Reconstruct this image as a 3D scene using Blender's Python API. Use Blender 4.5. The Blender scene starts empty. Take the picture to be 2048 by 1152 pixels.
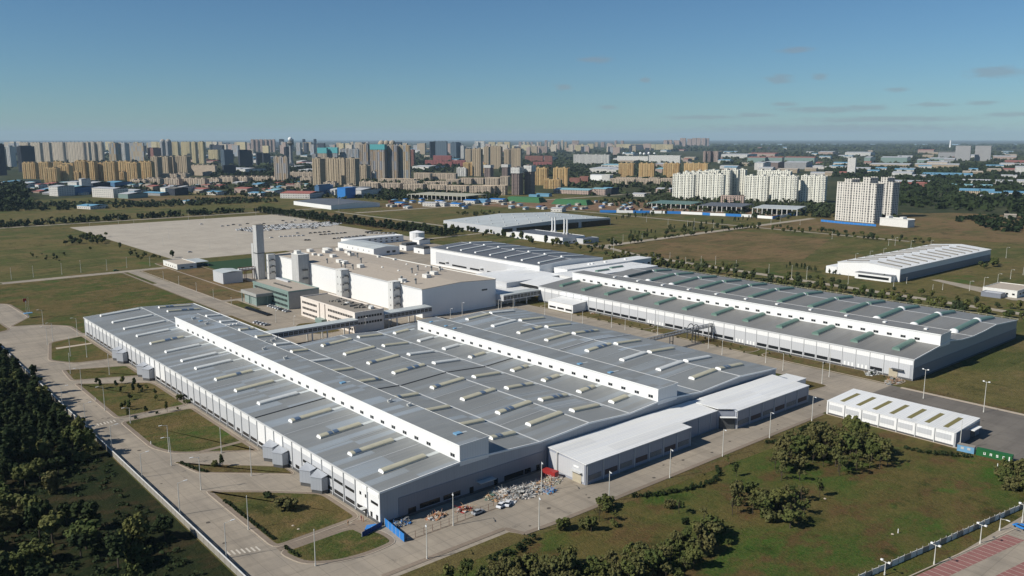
import bpy, math, random
import numpy as np
R=math.radians
rnd=random.Random(7); HAZE=3e-5
sc=bpy.context.scene
# ------------------------------------------------------------ camera
F_,HY,HEAD,CAMH=1674.0,277.0,R(49.3),120.0
PIT=math.atan((576-HY)/F_)
cam=bpy.data.cameras.new('camera'); co=bpy.data.objects.new('camera',cam); sc.collection.objects.link(co)
cam.sensor_width=36; cam.lens=36*F_/2048; cam.clip_start=1; cam.clip_end=200000
co.location=(0,0,CAMH); co.rotation_euler=(R(90)-PIT,0,HEAD-R(90)); sc.camera=co
sc.render.resolution_x=1024; sc.render.resolution_y=576
# ------------------------------------------------------------ light
SUN_EL,SUN_HD=R(38.5),R(162.5)
w=bpy.data.worlds.new('World'); sc.world=w; w.use_nodes=True
nt=w.node_tree; bg=nt.nodes['Background']; bg.inputs[1].default_value=0.056
sky=nt.nodes.new('ShaderNodeTexSky'); sky.sky_type='NISHITA'; sky.sun_disc=False
sky.sun_elevation=SUN_EL; sky.sun_rotation=R(90)-SUN_HD
sky.altitude=900; sky.air_density=1.0; sky.dust_density=0.3; sky.ozone_density=3.0
hs=nt.nodes.new('ShaderNodeMix'); hs.data_type='RGBA'; hs.blend_type='MULTIPLY'; hs.inputs[0].default_value=1; hs.inputs[7].default_value=(.72,1.03,1.22,1)
nt.links.new(sky.outputs[0],hs.inputs[6])
def wn_(t,**k):
    n=nt.nodes.new('ShaderNode'+t)
    for a,v in k.items(): setattr(n,a,v)
    return n
def wm(op,a,b=0.0):
    n=wn_('Math',operation=op)
    for i,x in enumerate((a,b)):
        if isinstance(x,(int,float)): n.inputs[i].default_value=x
        else: nt.links.new(x,n.inputs[i])
    return n.outputs[0]
tcw=wn_('TexCoord'); sx=wn_('SeparateXYZ'); nt.links.new(tcw.outputs['Generated'],sx.inputs[0])
az=wm('MULTIPLY',wm('ARCTAN2',sx.outputs[1],sx.outputs[0]),57.2958); el=wm('MULTIPLY',wm('ARCSINE',sx.outputs[2]),57.2958)
CL=[(1187,127,26,4),(1125,179,14,4),(1548,163,20,6),(1578,108,26,4),(1627,159,12,4),(1968,150,36,7),(2060,146,20,6),(1285,165,8,4),(1215,217,18,3),(1560,211,22,3),(1640,222,70,4),(1720,218,30,4),(1500,232,30,3),(1850,212,30,3),(1950,208,20,3),(1400,236,60,3),(1760,240,120,4),(1780,183,16,3),(1660,258,200,6),(2010,230,40,3)]
tot=None
for cx_,cy_,rx_,ry_ in CL:
    th=math.degrees(math.atan((cx_-1024)/1686.)); e_=math.degrees(math.atan((HY-cy_)/F_*math.cos(math.radians(th))))
    a=wm('DIVIDE',wm('SUBTRACT',az,49.3-th),rx_/29.*1.3); b=wm('DIVIDE',wm('SUBTRACT',el,e_),ry_/29.*1.5)
    g_=wm('POWER',2.718,wm('MULTIPLY',wm('ADD',wm('MULTIPLY',a,a),wm('MULTIPLY',b,b)),-1.0))
    tot=g_ if tot is None else wm('MAXIMUM',tot,g_)
cv=wn_('CombineXYZ'); nt.links.new(wm('MULTIPLY',az,1.0),cv.inputs[0]); nt.links.new(wm('MULTIPLY',el,4.0),cv.inputs[1])
cn=wn_('TexNoise'); cn.inputs['Scale'].default_value=1.1; cn.inputs['Detail'].default_value=5; nt.links.new(cv.outputs[0],cn.inputs['Vector'])
fm=wn_('MapRange'); fm.inputs[1].default_value=.5; fm.inputs[2].default_value=.85; fm.inputs[4].default_value=.5; nt.links.new(wm('ADD',wm('MULTIPLY',tot,.6),wm('MULTIPLY',cn.outputs[0],.7)),fm.inputs[0])
cm=wn_('Mix',data_type='RGBA'); nt.links.new(wm('MULTIPLY',fm.outputs[0],wm('GREATER_THAN',tot,.02)),cm.inputs[0]); nt.links.new(hs.outputs[2],cm.inputs[6]); cm.inputs[7].default_value=(4.2,4.9,5.6,1)
nt.links.new(cm.outputs[2],bg.inputs[0])
sl=bpy.data.lights.new('sun','SUN'); sl.energy=5.0; sl.angle=R(0.5); sl.color=(1,.95,.86)
so=bpy.data.objects.new('sun',sl); sc.collection.objects.link(so)
so.rotation_euler=(R(90)-SUN_EL,0,SUN_HD+R(90)); so.location=(-300,200,400)
sc.view_settings.view_transform='Standard'; sc.view_settings.look='None'; sc.view_settings.exposure=0.1; sc.view_settings.gamma=1
# ------------------------------------------------------------ helpers
def at(px,py,z=0.0):
    x=(px-1024)/F_; y=(576-py)/F_
    fw=math.cos(PIT)+y*math.sin(PIT); up=-math.sin(PIT)+y*math.cos(PIT)
    t=(z-CAMH)/up; r=x*t; f=fw*t
    return (f*math.cos(HEAD)+r*math.sin(HEAD), f*math.sin(HEAD)-r*math.cos(HEAD))
def hgt(px,py,X,Y):   # height above (X,Y) seen at row py
    d=X*math.cos(HEAD)+Y*math.sin(HEAD); y=(576-py)/F_
    fw=math.cos(PIT)+y*math.sin(PIT); up=-math.sin(PIT)+y*math.cos(PIT)
    return CAMH+up/fw*d
def pxm(X,Y): return F_/math.hypot(X*math.cos(HEAD)+Y*math.sin(HEAD),CAMH)
def link(o): sc.collection.objects.link(o); return o
def tag(o,label=None,cat=None,group=None,kind=None):
    if label: o['label']=label
    if cat: o['category']=cat
    if group: o['group']=group
    if kind: o['kind']=kind
    return o
def empty(name,loc=(0,0,0),rz=0,label=None,cat=None,group=None):
    o=bpy.data.objects.new(name,None); link(o); o.location=loc; o.rotation_euler=(0,0,rz); o.empty_display_size=.1
    return tag(o,label,cat,group)
class MB:
    def __init__(s): s.v=[];s.f=[];s.m=[]
    def add(s,vs,fs,mi=0):
        n=len(s.v); s.v+=[tuple(v) for v in vs]; s.f+=[tuple(i+n for i in f) for f in fs]; s.m+=[mi]*len(fs); return s
    def box(s,x0,x1,y0,y1,z0,z1,mi=0):
        return s.add([(x0,y0,z0),(x1,y0,z0),(x1,y1,z0),(x0,y1,z0),(x0,y0,z1),(x1,y0,z1),(x1,y1,z1),(x0,y1,z1)],
            [(3,2,1,0),(4,5,6,7),(0,1,5,4),(1,2,6,5),(2,3,7,6),(3,0,4,7)],mi)
    def prism(s,poly,z0,z1,mi=0,mside=None):
        a=sum(poly[i][0]*poly[(i+1)%len(poly)][1]-poly[(i+1)%len(poly)][0]*poly[i][1] for i in range(len(poly)))
        if a<0: poly=poly[::-1]
        n=len(poly); s.add([(x,y,z1) for x,y in poly],[tuple(range(n))],mi)
        s.add([(x,y,z0) for x,y in poly]+[(x,y,z1) for x,y in poly],[(i,(i+1)%n,n+(i+1)%n,n+i) for i in range(n)],mi if mside is None else mside)
        return s
    def ext(s,prof,y0,y1,mi=0):   # prof in xz, closed, extruded along y
        a=sum(prof[i][0]*prof[(i+1)%len(prof)][1]-prof[(i+1)%len(prof)][0]*prof[i][1] for i in range(len(prof)))
        if a<0: prof=prof[::-1]
        n=len(prof)
        return s.add([(x,y0,z) for x,z in prof]+[(x,y1,z) for x,z in prof],
            [tuple(range(n)),tuple(range(2*n-1,n-1,-1))]+[((i+1)%n,i,n+i,n+(i+1)%n) for i in range(n)],mi)
    def tube(s,p,q,r0,r1=None,n=6,mi=0):
        r1=r0 if r1 is None else r1
        p=np.array(p,float);q=np.array(q,float);d=q-p;L=np.linalg.norm(d);d/=L
        a=np.array((0,0,1.)) if abs(d[2])<.9 else np.array((1.,0,0)); u=np.cross(d,a);u/=np.linalg.norm(u);v=np.cross(d,u)
        P=[];c=[(math.cos(2*math.pi*i/n),math.sin(2*math.pi*i/n)) for i in range(n)]
        for (o,r) in ((p,r0),(q,r1)):
            for a_,b_ in c: P.append(tuple(o+r*(a_*u+b_*v)))
        return s.add(P,[tuple(range(n)),tuple(range(2*n-1,n-1,-1))]+[((i+1)%n,i,n+i,n+(i+1)%n) for i in range(n)],mi)
    def dome(s,c,r,rz,n=10,k=4,mi=0,full=False):
        V=[];Fc=[]; a0=-math.pi/2 if full else 0
        K=k*2 if full else k
        for j in range(K+1):
            t=a0+(math.pi/2-a0)*j/K
            for i in range(n): V.append((c[0]+r*math.cos(t)*math.cos(2*math.pi*i/n),c[1]+r*math.cos(t)*math.sin(2*math.pi*i/n),c[2]+rz*math.sin(t)))
        for j in range(K):
            for i in range(n): Fc.append((j*n+i,j*n+(i+1)%n,(j+1)*n+(i+1)%n,(j+1)*n+i))
        return s.add(V,Fc,mi)
    def build(s,name,mats,parent=None,off=None,smooth=False):
        if not isinstance(mats,(list,tuple)): mats=[mats]
        o=off if off is not None else (tuple(parent.location) if parent is not None and parent.parent is None else (0,0,0))
        me=bpy.data.meshes.new(name)
        me.from_pydata([(x-o[0],y-o[1],z-o[2]) for x,y,z in s.v],[],s.f)
        for m in mats: me.materials.append(m)
        if len(mats)>1: me.polygons.foreach_set('material_index',s.m)
        if smooth: me.polygons.foreach_set('use_smooth',[True]*len(s.f))
        ob=link(bpy.data.objects.new(name,me))
        if parent is not None: ob.parent=parent
        return ob
def dup(root,loc=None,rz=None,label=None,group=None,scale=None):
    def cp(o,par):
        c=o.copy(); sc.collection.objects.link(c); c.parent=par
        for k in o.children: cp(k,c)
        return c
    c=cp(root,None)
    if loc is not None: c.location=loc
    if rz is not None: c.rotation_euler=(0,0,rz)
    if scale is not None: c.scale=(scale,)*3 if not isinstance(scale,tuple) else scale
    if label: c['label']=label
    if group: c['group']=group
    return c
ORD=['first','second','third','fourth','fifth','sixth','seventh','eighth','ninth','tenth','eleventh','twelfth','thirteenth','fourteenth','fifteenth','sixteenth','seventeenth','eighteenth','nineteenth','twentieth']
def ordw(i,n):
    if n==1: return ''
    if i==0: return 'leftmost'
    if i==n-1: return 'rightmost'
    if i<20: return ORD[i]+' from the left'
    j=n-1-i
    return (ORD[j] if j<20 else 'number %d'%(j+1))+' from the right'
# ------------------------------------------------------------ materials
MAT={}
def nmat(name,rough=.7,metal=0,spec=.3):
    m=bpy.data.materials.new(name); m.use_nodes=True; b=m.node_tree.nodes['Principled BSDF']
    b.inputs['Roughness'].default_value=rough; b.inputs['Metallic'].default_value=metal
    b.inputs['Specular IOR Level'].default_value=spec; MAT[name]=m; return m,m.node_tree,b
def N(nt,t,**k):
    n=nt.nodes.new('ShaderNode'+t)
    for a,v in k.items(): setattr(n,a,v)
    return n
def L(nt,a,b): nt.links.new(a,b)
def M(nt,op,a,b=None,c=None):
    n=N(nt,'Math',operation=op)
    for i,x in enumerate((a,b,c)):
        if x is None: continue
        if isinstance(x,(int,float)): n.inputs[i].default_value=x
        else: L(nt,x,n.inputs[i])
    return n.outputs[0]
def mix(nt,f,a,b,bt='MIX'):
    n=N(nt,'Mix',data_type='RGBA',blend_type=bt)
    for s,x in ((n.inputs[0],f),(n.inputs[6],a),(n.inputs[7],b)):
        if isinstance(x,(int,float)): s.default_value=x
        elif isinstance(x,tuple): s.default_value=(*x,1)
        else: L(nt,x,s)
    return n.outputs[2]
def noise(nt,vec,scale,det=4,rough=.6,lo=.35,hi=.65):
    n=N(nt,'TexNoise'); n.inputs['Scale'].default_value=scale; n.inputs['Detail'].default_value=det; n.inputs['Roughness'].default_value=rough
    L(nt,vec,n.inputs['Vector'])
    r=N(nt,'MapRange'); r.inputs[1].default_value=lo; r.inputs[2].default_value=hi; L(nt,n.outputs[0],r.inputs[0]); return r.outputs[0]
def wpos(nt): return N(nt,'NewGeometry').outputs['Position']
def stretch(nt,v,s):
    m=N(nt,'Mapping'); m.inputs['Scale'].default_value=s; L(nt,v,m.inputs[0]); return m.outputs[0]
def plain(name,col,rough=.7,metal=0,var=.12,sc_=.5,spec=.3,streak=0):
    m,nt,b=nmat(name,rough,metal,spec); p=wpos(nt)
    f=noise(nt,p,sc_,5); g=noise(nt,p,sc_*7,3)
    c=mix(nt,M(nt,'MULTIPLY',f,var),tuple(col),tuple(x*.55 for x in col)); c=mix(nt,M(nt,'MULTIPLY',g,var*.6),c,tuple(x*.6 for x in col))
    if streak:
        s=noise(nt,stretch(nt,p,(1.2,1.2,.06)),1,4,.6,.45,.75); c=mix(nt,M(nt,'MULTIPLY',s,streak),c,tuple(x*.55 for x in col))
    L(nt,c,b.inputs[0]); return m
def grass(name,c1,c2,c3,big=.012,fine=1.0,stray=.5):
    m,nt,b=nmat(name,.95,0,.1); p=wpos(nt)
    a=noise(nt,p,big,8,.58,.44,.56); bb=noise(nt,stretch(nt,p,(1,1.4,1)),big*3.1,8,.62,.49,.6); d=noise(nt,p,.28,6,.72,.4,.62); e=noise(nt,p,fine,4,.75,.35,.65)
    s=noise(nt,stretch(nt,p,(.02,.11,1)),1,6,.68,.48,.66); s2=noise(nt,stretch(nt,p,(.13,.03,1)),1,6,.68,.54,.66)
    c=mix(nt,a,c1,c2); c=mix(nt,M(nt,'MULTIPLY',bb,.85),c,c3); c=mix(nt,M(nt,'MULTIPLY',s,stray),c,tuple(x*1.35 for x in c2)); c=mix(nt,M(nt,'MULTIPLY',s2,stray*.8),c,tuple(x*.55 for x in c1))
    c=mix(nt,M(nt,'MULTIPLY',d,.45),c,tuple(x*.45 for x in c1)); c=mix(nt,M(nt,'MULTIPLY',e,.4),c,tuple(x*1.6 for x in c2))
    t=noise(nt,p,.05,7,.72,.56,.64); c=mix(nt,M(nt,'MULTIPLY',t,.6),c,tuple(x*.4 for x in c1))
    g=noise(nt,stretch(nt,p,(1,1,3)),.022,6,.65,.6,.68); c=mix(nt,M(nt,'MULTIPLY',g,.7),c,(c1[0]*.85,c1[1]*1.35,c1[2]*.9))
    L(nt,c,b.inputs[0])
    bp=N(nt,'Bump'); bp.inputs['Strength'].default_value=.7; bp.inputs['Distance'].default_value=.6; L(nt,noise(nt,p,.8,5,.7,.2,.8),bp.inputs['Height']); L(nt,bp.outputs[0],b.inputs['Normal'])
    return m
grass('lawn',(.038,.070,.013),(.105,.08,.03),(.15,.10,.045),big=.026)
grass('field',(.045,.066,.016),(.115,.095,.035),(.15,.105,.05),big=.008,stray=.8)
grass('brown_field',(.07,.068,.024),(.15,.105,.05),(.17,.10,.055),big=.009,stray=.7)
grass('meadow',(.032,.078,.011),(.098,.078,.026),(.10,.045,.026),big=.02,stray=.45)
grass('strip_grass',(.11,.075,.035),(.13,.10,.042),(.055,.075,.022),big=.03)
grass('bare_soil',(.16,.10,.06),(.20,.125,.075),(.10,.075,.045),big=.02)
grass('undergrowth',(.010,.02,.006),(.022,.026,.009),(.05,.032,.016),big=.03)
grass('strip_grass',(.105,.07,.032),(.11,.09,.034),(.055,.07,.02),big=.03)
def farland():
    m,nt,b=nmat('farland',.95,0,.1); p=wpos(nt)
    a=noise(nt,stretch(nt,p,(1,1,1)),.0011,8,.62,.42,.6); d=noise(nt,p,.006,8,.7,.4,.62); e=noise(nt,p,.03,6,.7,.4,.65)
    c=mix(nt,a,(.028,.042,.016),(.075,.075,.035)); c=mix(nt,M(nt,'MULTIPLY',d,.8),c,(.018,.03,.012)); c=mix(nt,M(nt,'MULTIPLY',e,.4),c,(.09,.075,.04))
    L(nt,c,b.inputs[0])
farland()
def concrete(name,c1,c2,slab=6.0,joint=.5,stain=.5,tread=True):
    m,nt,b=nmat(name,.85,0,.25); p=wpos(nt)
    a=noise(nt,p,.035,6,.6,.35,.68); d=noise(nt,p,.5,5,.65,.3,.7)
    c=mix(nt,a,c1,c2); c=mix(nt,M(nt,'MULTIPLY',d,.22),c,tuple(x*.6 for x in c2))
    s=N(nt,'SeparateXYZ'); L(nt,p,s.inputs[0])
    wn=N(nt,'TexWhiteNoise',noise_dimensions='2D'); cb=N(nt,'CombineXYZ')
    fx=M(nt,'FLOOR',M(nt,'DIVIDE',s.outputs[0],slab)); fy=M(nt,'FLOOR',M(nt,'DIVIDE',s.outputs[1],slab)); L(nt,fx,cb.inputs[0]); L(nt,fy,cb.inputs[1]); L(nt,cb.outputs[0],wn.inputs['Vector'])
    c=mix(nt,M(nt,'MULTIPLY',wn.outputs[0],.16),c,tuple(x*.7 for x in c2))
    for o in s.outputs[:2]:
        fr=M(nt,'FRACT',M(nt,'DIVIDE',o,slab)); ln=M(nt,'LESS_THAN',fr,.2/slab); c=mix(nt,M(nt,'MULTIPLY',ln,joint*.6),c,tuple(x*.35 for x in c2))
    for st in ((.012,.16,1),(.16,.012,1)):
        t=noise(nt,stretch(nt,p,st),1,5,.6,.5,.74); c=mix(nt,M(nt,'MULTIPLY',t,stain*.7),c,tuple(x*.5 for x in c2))
    t=noise(nt,p,.09,6,.7,.62,.7); c=mix(nt,M(nt,'MULTIPLY',t,stain),c,tuple(x*.42 for x in c2))
    wv=noise(nt,stretch(nt,p,(.5,.02,1)),1,4,.7,.55,.7); c=mix(nt,M(nt,'MULTIPLY',wv,stain*.5),c,tuple(x*.6 for x in c2))
    L(nt,c,b.inputs[0])
concrete('concrete',(.37,.315,.245),(.27,.235,.19),stain=.65)
concrete('lot_concrete',(.46,.41,.335),(.38,.335,.275),slab=8,joint=.5,stain=.28)
concrete('asphalt',(.19,.17,.145),(.14,.125,.108),slab=7,joint=.4)
concrete('pavement',(.27,.215,.165),(.21,.17,.13),slab=1.5,joint=.35,stain=.25)
concrete('far_road',(.38,.33,.26),(.30,.26,.2),slab=12,joint=.2,stain=.2)
def metalroof(name,base,axis=1,rib=.9,sheet=3.6,var=.3,blue=.25,rough=.5,bump=.45):
    m,nt,b=nmat(name,rough,0,.3); p=wpos(nt); s=N(nt,'SeparateXYZ'); L(nt,p,s.inputs[0]); y=s.outputs[axis]; x=s.outputs[1-axis]
    wn=N(nt,'TexWhiteNoise',noise_dimensions='2D'); cb=N(nt,'CombineXYZ'); L(nt,M(nt,'FLOOR',M(nt,'DIVIDE',y,sheet)),cb.inputs[0]); L(nt,M(nt,'FLOOR',M(nt,'DIVIDE',M(nt,'ADD',x,3.),24.6)),cb.inputs[1]); L(nt,cb.outputs[0],wn.inputs['Vector'])
    v=wn.outputs[0]; hi=M(nt,'GREATER_THAN',v,.72); lo=M(nt,'LESS_THAN',v,.18)
    zn=noise(nt,p,.011,3,.5,.42,.6)
    c=mix(nt,M(nt,'MULTIPLY',M(nt,'MULTIPLY',hi,blue),M(nt,'ADD',zn,.25)),base,(base[0]*1.45,base[1]*1.62,base[2]*1.85)); c=mix(nt,M(nt,'MULTIPLY',lo,.4),c,tuple(k*.72 for k in base))
    c=mix(nt,M(nt,'MULTIPLY',zn,.22),c,(base[0]*1.35,base[1]*1.38,base[2]*1.42))
    w2=N(nt,'TexWhiteNoise',noise_dimensions='1D'); L(nt,M(nt,'FLOOR',M(nt,'DIVIDE',y,.9)),w2.inputs['W']); c=mix(nt,M(nt,'MULTIPLY',w2.outputs[0],.16),c,tuple(k*.6 for k in base))
    a=noise(nt,p,.02,5,.6,.3,.7); c=mix(nt,M(nt,'MULTIPLY',a,var),c,tuple(k*.72 for k in base))
    st=(.03,.9,.03) if axis==1 else (.9,.03,.03)
    q=noise(nt,stretch(nt,p,st),1,5,.6,.4,.75); c=mix(nt,M(nt,'MULTIPLY',q,.35),c,(base[0]*1.22,base[1]*1.15,base[2]*.98))
    f=M(nt,'FRACT',M(nt,'DIVIDE',y,rib)); r=M(nt,'LESS_THAN',f,.2); c=mix(nt,M(nt,'MULTIPLY',r,.3),c,tuple(k*.55 for k in base))
    L(nt,c,b.inputs[0])
    bp=N(nt,'Bump'); bp.inputs['Strength'].default_value=bump; bp.inputs['Distance'].default_value=.1; L(nt,r,bp.inputs['Height']); L(nt,bp.outputs[0],b.inputs['Normal'])
metalroof('roof_grey',(.222,.232,.232),blue=.9,var=.5)
metalroof('roof_grey_b',(.20,.198,.19),blue=.05,var=.35)
metalroof('roof_dark',(.115,.122,.135),blue=.1)
metalroof('roof_white',(.72,.725,.72),rib=1.0,sheet=5,var=.3,blue=.0)
metalroof('roof_pale',(.46,.49,.49),rib=1.5,sheet=12,var=.2,blue=.1)
def panelwall(name,base,rib=1.1,dirt=.25,bump=.3):
    m,nt,b=nmat(name,.45,0,.35); p=wpos(nt); s=N(nt,'SeparateXYZ'); L(nt,p,s.inputs[0])
    q=noise(nt,stretch(nt,p,(.9,.9,.05)),1,4,.6,.45,.8); c=mix(nt,M(nt,'MULTIPLY',q,dirt),base,tuple(k*.62 for k in base))
    g=noise(nt,p,.05,4,.6,.3,.7); c=mix(nt,M(nt,'MULTIPLY',g,.10),c,tuple(k*.7 for k in base))
    u=M(nt,'ADD',s.outputs[0],s.outputs[1]); r=M(nt,'LESS_THAN',M(nt,'FRACT',M(nt,'DIVIDE',u,rib)),.12); c=mix(nt,M(nt,'MULTIPLY',r,.22),c,tuple(k*.5 for k in base))
    L(nt,c,b.inputs[0])
panelwall('wall_white',(.76,.76,.75),dirt=.1)
panelwall('wall_grey',(.36,.375,.40),dirt=.2)
panelwall('wall_panel',(.50,.51,.525),dirt=.12)
panelwall('dark_panel',(.20,.215,.25),dirt=.2)
panelwall('shed_wall',(.30,.32,.37),dirt=.2)
panelwall('dock_metal',(.37,.39,.42),rib=.45,dirt=.2)
for nme,c,r_ in (('trim_white',(.82,.82,.80),.5),('plinth',(.10,.10,.10),.8),('kerb',(.44,.37,.29),.85),('curb_white',(.62,.60,.54),.6),('gutter',(.55,.56,.56),.5),('steel',(.55,.55,.53),.4),
    ('dark_steel',(.08,.085,.09),.5),('rust',(.16,.07,.05),.8),('blue_sheet',(.03,.19,.52),.5),('navy_sheet',(.02,.05,.16),.5),('blue_paint',(.16,.34,.52),.5),('green_paint',(.02,.12,.035),.5),('red_paint',(.34,.03,.028),.5),
    ('teal_vault',(.12,.20,.165),.45),('teal_dark',(.03,.045,.045),.4),('ivory',(.43,.41,.31),.6),('vault_white',(.54,.56,.55),.5),('roof_tan',(.43,.37,.30),.9),('roof_tan_dark',(.27,.24,.20),.9),
    ('stone_white',(.70,.69,.65),.8),('stone_pink',(.74,.67,.60),.8),('glass_green',(.21,.29,.265),.35),('grey_wall',(.36,.36,.34),.8),('turf',(.02,.055,.018),.9),('bay_red',(.27,.125,.11),.9),('paint_line',(.55,.50,.42),.8),
    ('fence_concrete',(.29,.27,.235),.9),('bark',(.07,.055,.04),.95),('cardboard',(.42,.27,.16),.9),('white_plastic',(.5,.49,.46),.6),('scrap_grey',(.24,.25,.25),.7),('orange',(.42,.2,.11),.7),('water',(.45,.52,.56),.15),
    ('skin',(.5,.33,.24),.7),('black_cloth',(.03,.03,.035),.9),('sand',(.45,.36,.26),.9),('door_beige',(.45,.40,.30),.7),('white_car',(.75,.76,.78),.3),('black_car',(.02,.02,.022),.25),('silver_car',(.4,.42,.44),.3),('tyre',(.02,.02,.02),.9),('brick_red',(.26,.09,.07),.9),('stain_dark',(.09,.075,.06),.9)):
    plain(nme,c,r_,var=.25 if nme not in('trim_white','blue_sheet') else .1)
plain('stack_wall',(.50,.50,.49),.8,var=.3,streak=.6)
plain('roof_clutter',(.20,.19,.17),.8,var=.5,sc_=.2)
m,nt_,b_=nmat('glass_dark',.15,0,.5); b_.inputs[0].default_value=(.014,.017,.02,1)
m,nt_,b_=nmat('car_glass',.1,0,.5); b_.inputs[0].default_value=(.02,.025,.03,1)
m,nt_,b_=nmat('solar_blue',.3,0,.5); b_.inputs[0].default_value=(.09,.13,.19,1)
m,nt_,b_=nmat('cyan_vent',.4,0,.5); b_.inputs[0].default_value=(.17,.34,.5,1)
def winrow(name,wall,win=(.03,.035,.045),pu=1.5,pv=99,a=.1,b=.85,c=0,d=1,**k):
    return facade(name,wall,win,pu,pv,(a,b),(c,d),**k)
def facade(name,wall,win=(.04,.045,.055),pu=3.4,pv=3.0,ur=(.25,.75),vr=(.3,.78),band=None,rough=.8,tints=None,roof=(.34,.31,.27),horiz=0,vstrip=0):
    m,nt,bs=nmat(name,rough,0,.3)
    tc=N(nt,'TexCoord'); s=N(nt,'SeparateXYZ'); L(nt,tc.outputs['Object'],s.inputs[0]); n=N(nt,'SeparateXYZ'); L(nt,tc.outputs['Normal'],n.inputs[0])
    side=M(nt,'GREATER_THAN',M(nt,'ABSOLUTE',n.outputs[0]),.5)
    mx=N(nt,'Mix',data_type='FLOAT'); L(nt,side,mx.inputs[0]); L(nt,s.outputs[0],mx.inputs[2]); L(nt,s.outputs[1],mx.inputs[3]); u=M(nt,'ADD',mx.outputs[0],500.)
    fu=M(nt,'FRACT',M(nt,'DIVIDE',u,pu)); fv=M(nt,'FRACT',M(nt,'DIVIDE',M(nt,'ADD',s.outputs[2],300.),pv))
    iu=M(nt,'MULTIPLY',M(nt,'GREATER_THAN',fu,ur[0]),M(nt,'LESS_THAN',fu,ur[1])); iv=M(nt,'MULTIPLY',M(nt,'GREATER_THAN',fv,vr[0]),M(nt,'LESS_THAN',fv,vr[1])); f=M(nt,'MULTIPLY',iu,iv)
    top=M(nt,'GREATER_THAN',n.outputs[2],.5); f=M(nt,'MULTIPLY',f,M(nt,'SUBTRACT',1,top))
    base=wall; 
    if tints:
        wn=N(nt,'TexWhiteNoise',noise_dimensions='2D'); cb=N(nt,'CombineXYZ'); L(nt,M(nt,'FLOOR',M(nt,'DIVIDE',u,pu*2)),cb.inputs[0]); L(nt,M(nt,'FLOOR',M(nt,'DIVIDE',s.outputs[2],27.)),cb.inputs[1]); L(nt,cb.outputs[0],wn.inputs['Vector'])
        base=mix(nt,M(nt,'GREATER_THAN',wn.outputs[0],.45),wall,tints[0]); base=mix(nt,M(nt,'GREATER_THAN',wn.outputs[0],.72),base,tints[1])
    oi=N(nt,'ObjectInfo'); 
    bb=mix(nt,M(nt,'MULTIPLY',oi.outputs['Random'],.22),base,tuple(x*.6 for x in wall))
    g=noise(nt,tc.outputs['Object'],.08,4,.6,.3,.7); bb=mix(nt,M(nt,'MULTIPLY',g,.18),bb,tuple(x*.6 for x in wall))
    if horiz: bb=mix(nt,M(nt,'MULTIPLY',M(nt,'LESS_THAN',fv,.12),horiz),bb,tuple(x*.45 for x in wall))
    if vstrip: bb=mix(nt,M(nt,'MULTIPLY',iu,vstrip),bb,tuple(x*.3 for x in wall))  # recess shade painted into the wall colour along each window column
    wn2=N(nt,'TexWhiteNoise',noise_dimensions='2D'); cb2=N(nt,'CombineXYZ'); L(nt,M(nt,'FLOOR',M(nt,'DIVIDE',u,pu)),cb2.inputs[0]); L(nt,M(nt,'FLOOR',M(nt,'DIVIDE',M(nt,'ADD',s.outputs[2],300.),pv)),cb2.inputs[1]); L(nt,cb2.outputs[0],wn2.inputs['Vector'])
    wc=mix(nt,M(nt,'MULTIPLY',M(nt,'GREATER_THAN',wn2.outputs[0],.7),.45),tuple(win),tuple(x*.5+.05 for x in wall))
    c=mix(nt,f,bb,wc); c=mix(nt,top,c,roof); L(nt,c,bs.inputs[0])
    return m
facade('f_beige',(.66,.58,.46),pu=3.8,ur=(.3,.72),pv=3.3,vstrip=.55); facade('f_orange',(.64,.45,.21),pu=3.6,pv=3.3,ur=(.28,.7),vstrip=.5,tints=((.52,.33,.14),(.62,.42,.2)))
facade('f_tan',(.52,.42,.29),pu=3.8,ur=(.25,.75),pv=3.3,vstrip=.55); facade('f_cream',(.80,.785,.69),pu=4.6,pv=3.4,ur=(.26,.68),vr=(.22,.74)); facade('f_white',(.68,.67,.63),pu=3.4)
facade('f_pink',(.50,.38,.32),pu=4,pv=3.6,vstrip=.4); facade('f_yellow',(.64,.55,.33),pu=3.8,vstrip=.4); facade('f_grey',(.36,.36,.36),pu=3.0); facade('f_red',(.36,.12,.11),pu=3.6); facade('f_brick',(.30,.13,.10),pu=3.4)
facade('f_dark',(.035,.045,.065),(.02,.026,.04),pu=3.4,roof=(.12,.12,.13)); facade('f_glass',(.13,.18,.22),(.06,.09,.13),pu=3.4,ur=(.08,.92)); facade('f_blue',(.06,.16,.30),(.12,.2,.3),pu=3.4)
facade('f_mixed',(.44,.39,.33),pu=3.8,tints=((.46,.33,.2),(.33,.35,.40)),vstrip=.45); facade('f_rainbow',(.52,.45,.33),pu=3.8,tints=((.34,.40,.47),(.50,.36,.2)),vstrip=.4)
facade('f_slate',(.40,.41,.42),pu=3.2,tints=((.36,.33,.30),(.30,.36,.42))); facade('f_brown',(.25,.19,.17),pu=3.2)
facade('f_tower',(.66,.63,.57),pu=4.3,pv=3.5,ur=(.28,.78),vr=(.2,.72),vstrip=.45); facade('f_lowtan',(.52,.43,.33),pu=4.6,pv=3.3,ur=(.2,.72),vr=(.25,.75),horiz=.2,roof=(.42,.34,.26))
facade('f_stair',(.62,.62,.60),pu=4.5,pv=5.5,ur=(.35,.55),vr=(.4,.62),roof=(.4,.4,.38))
facade('f_office',(.70,.68,.63),pu=1.6,pv=3.9,ur=(.1,.86),vr=(.42,.76)); facade('f_hall',(.62,.60,.56),pu=5.5,pv=4.0,ur=(.15,.62),vr=(.38,.68)); facade('f_factory',(.62,.60,.55),pu=6,pv=4,ur=(.2,.6),vr=(.35,.7))
m,nt_,b_=nmat('teal_net',.8); b_.inputs[0].default_value=(.08,.31,.33,1)
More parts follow.
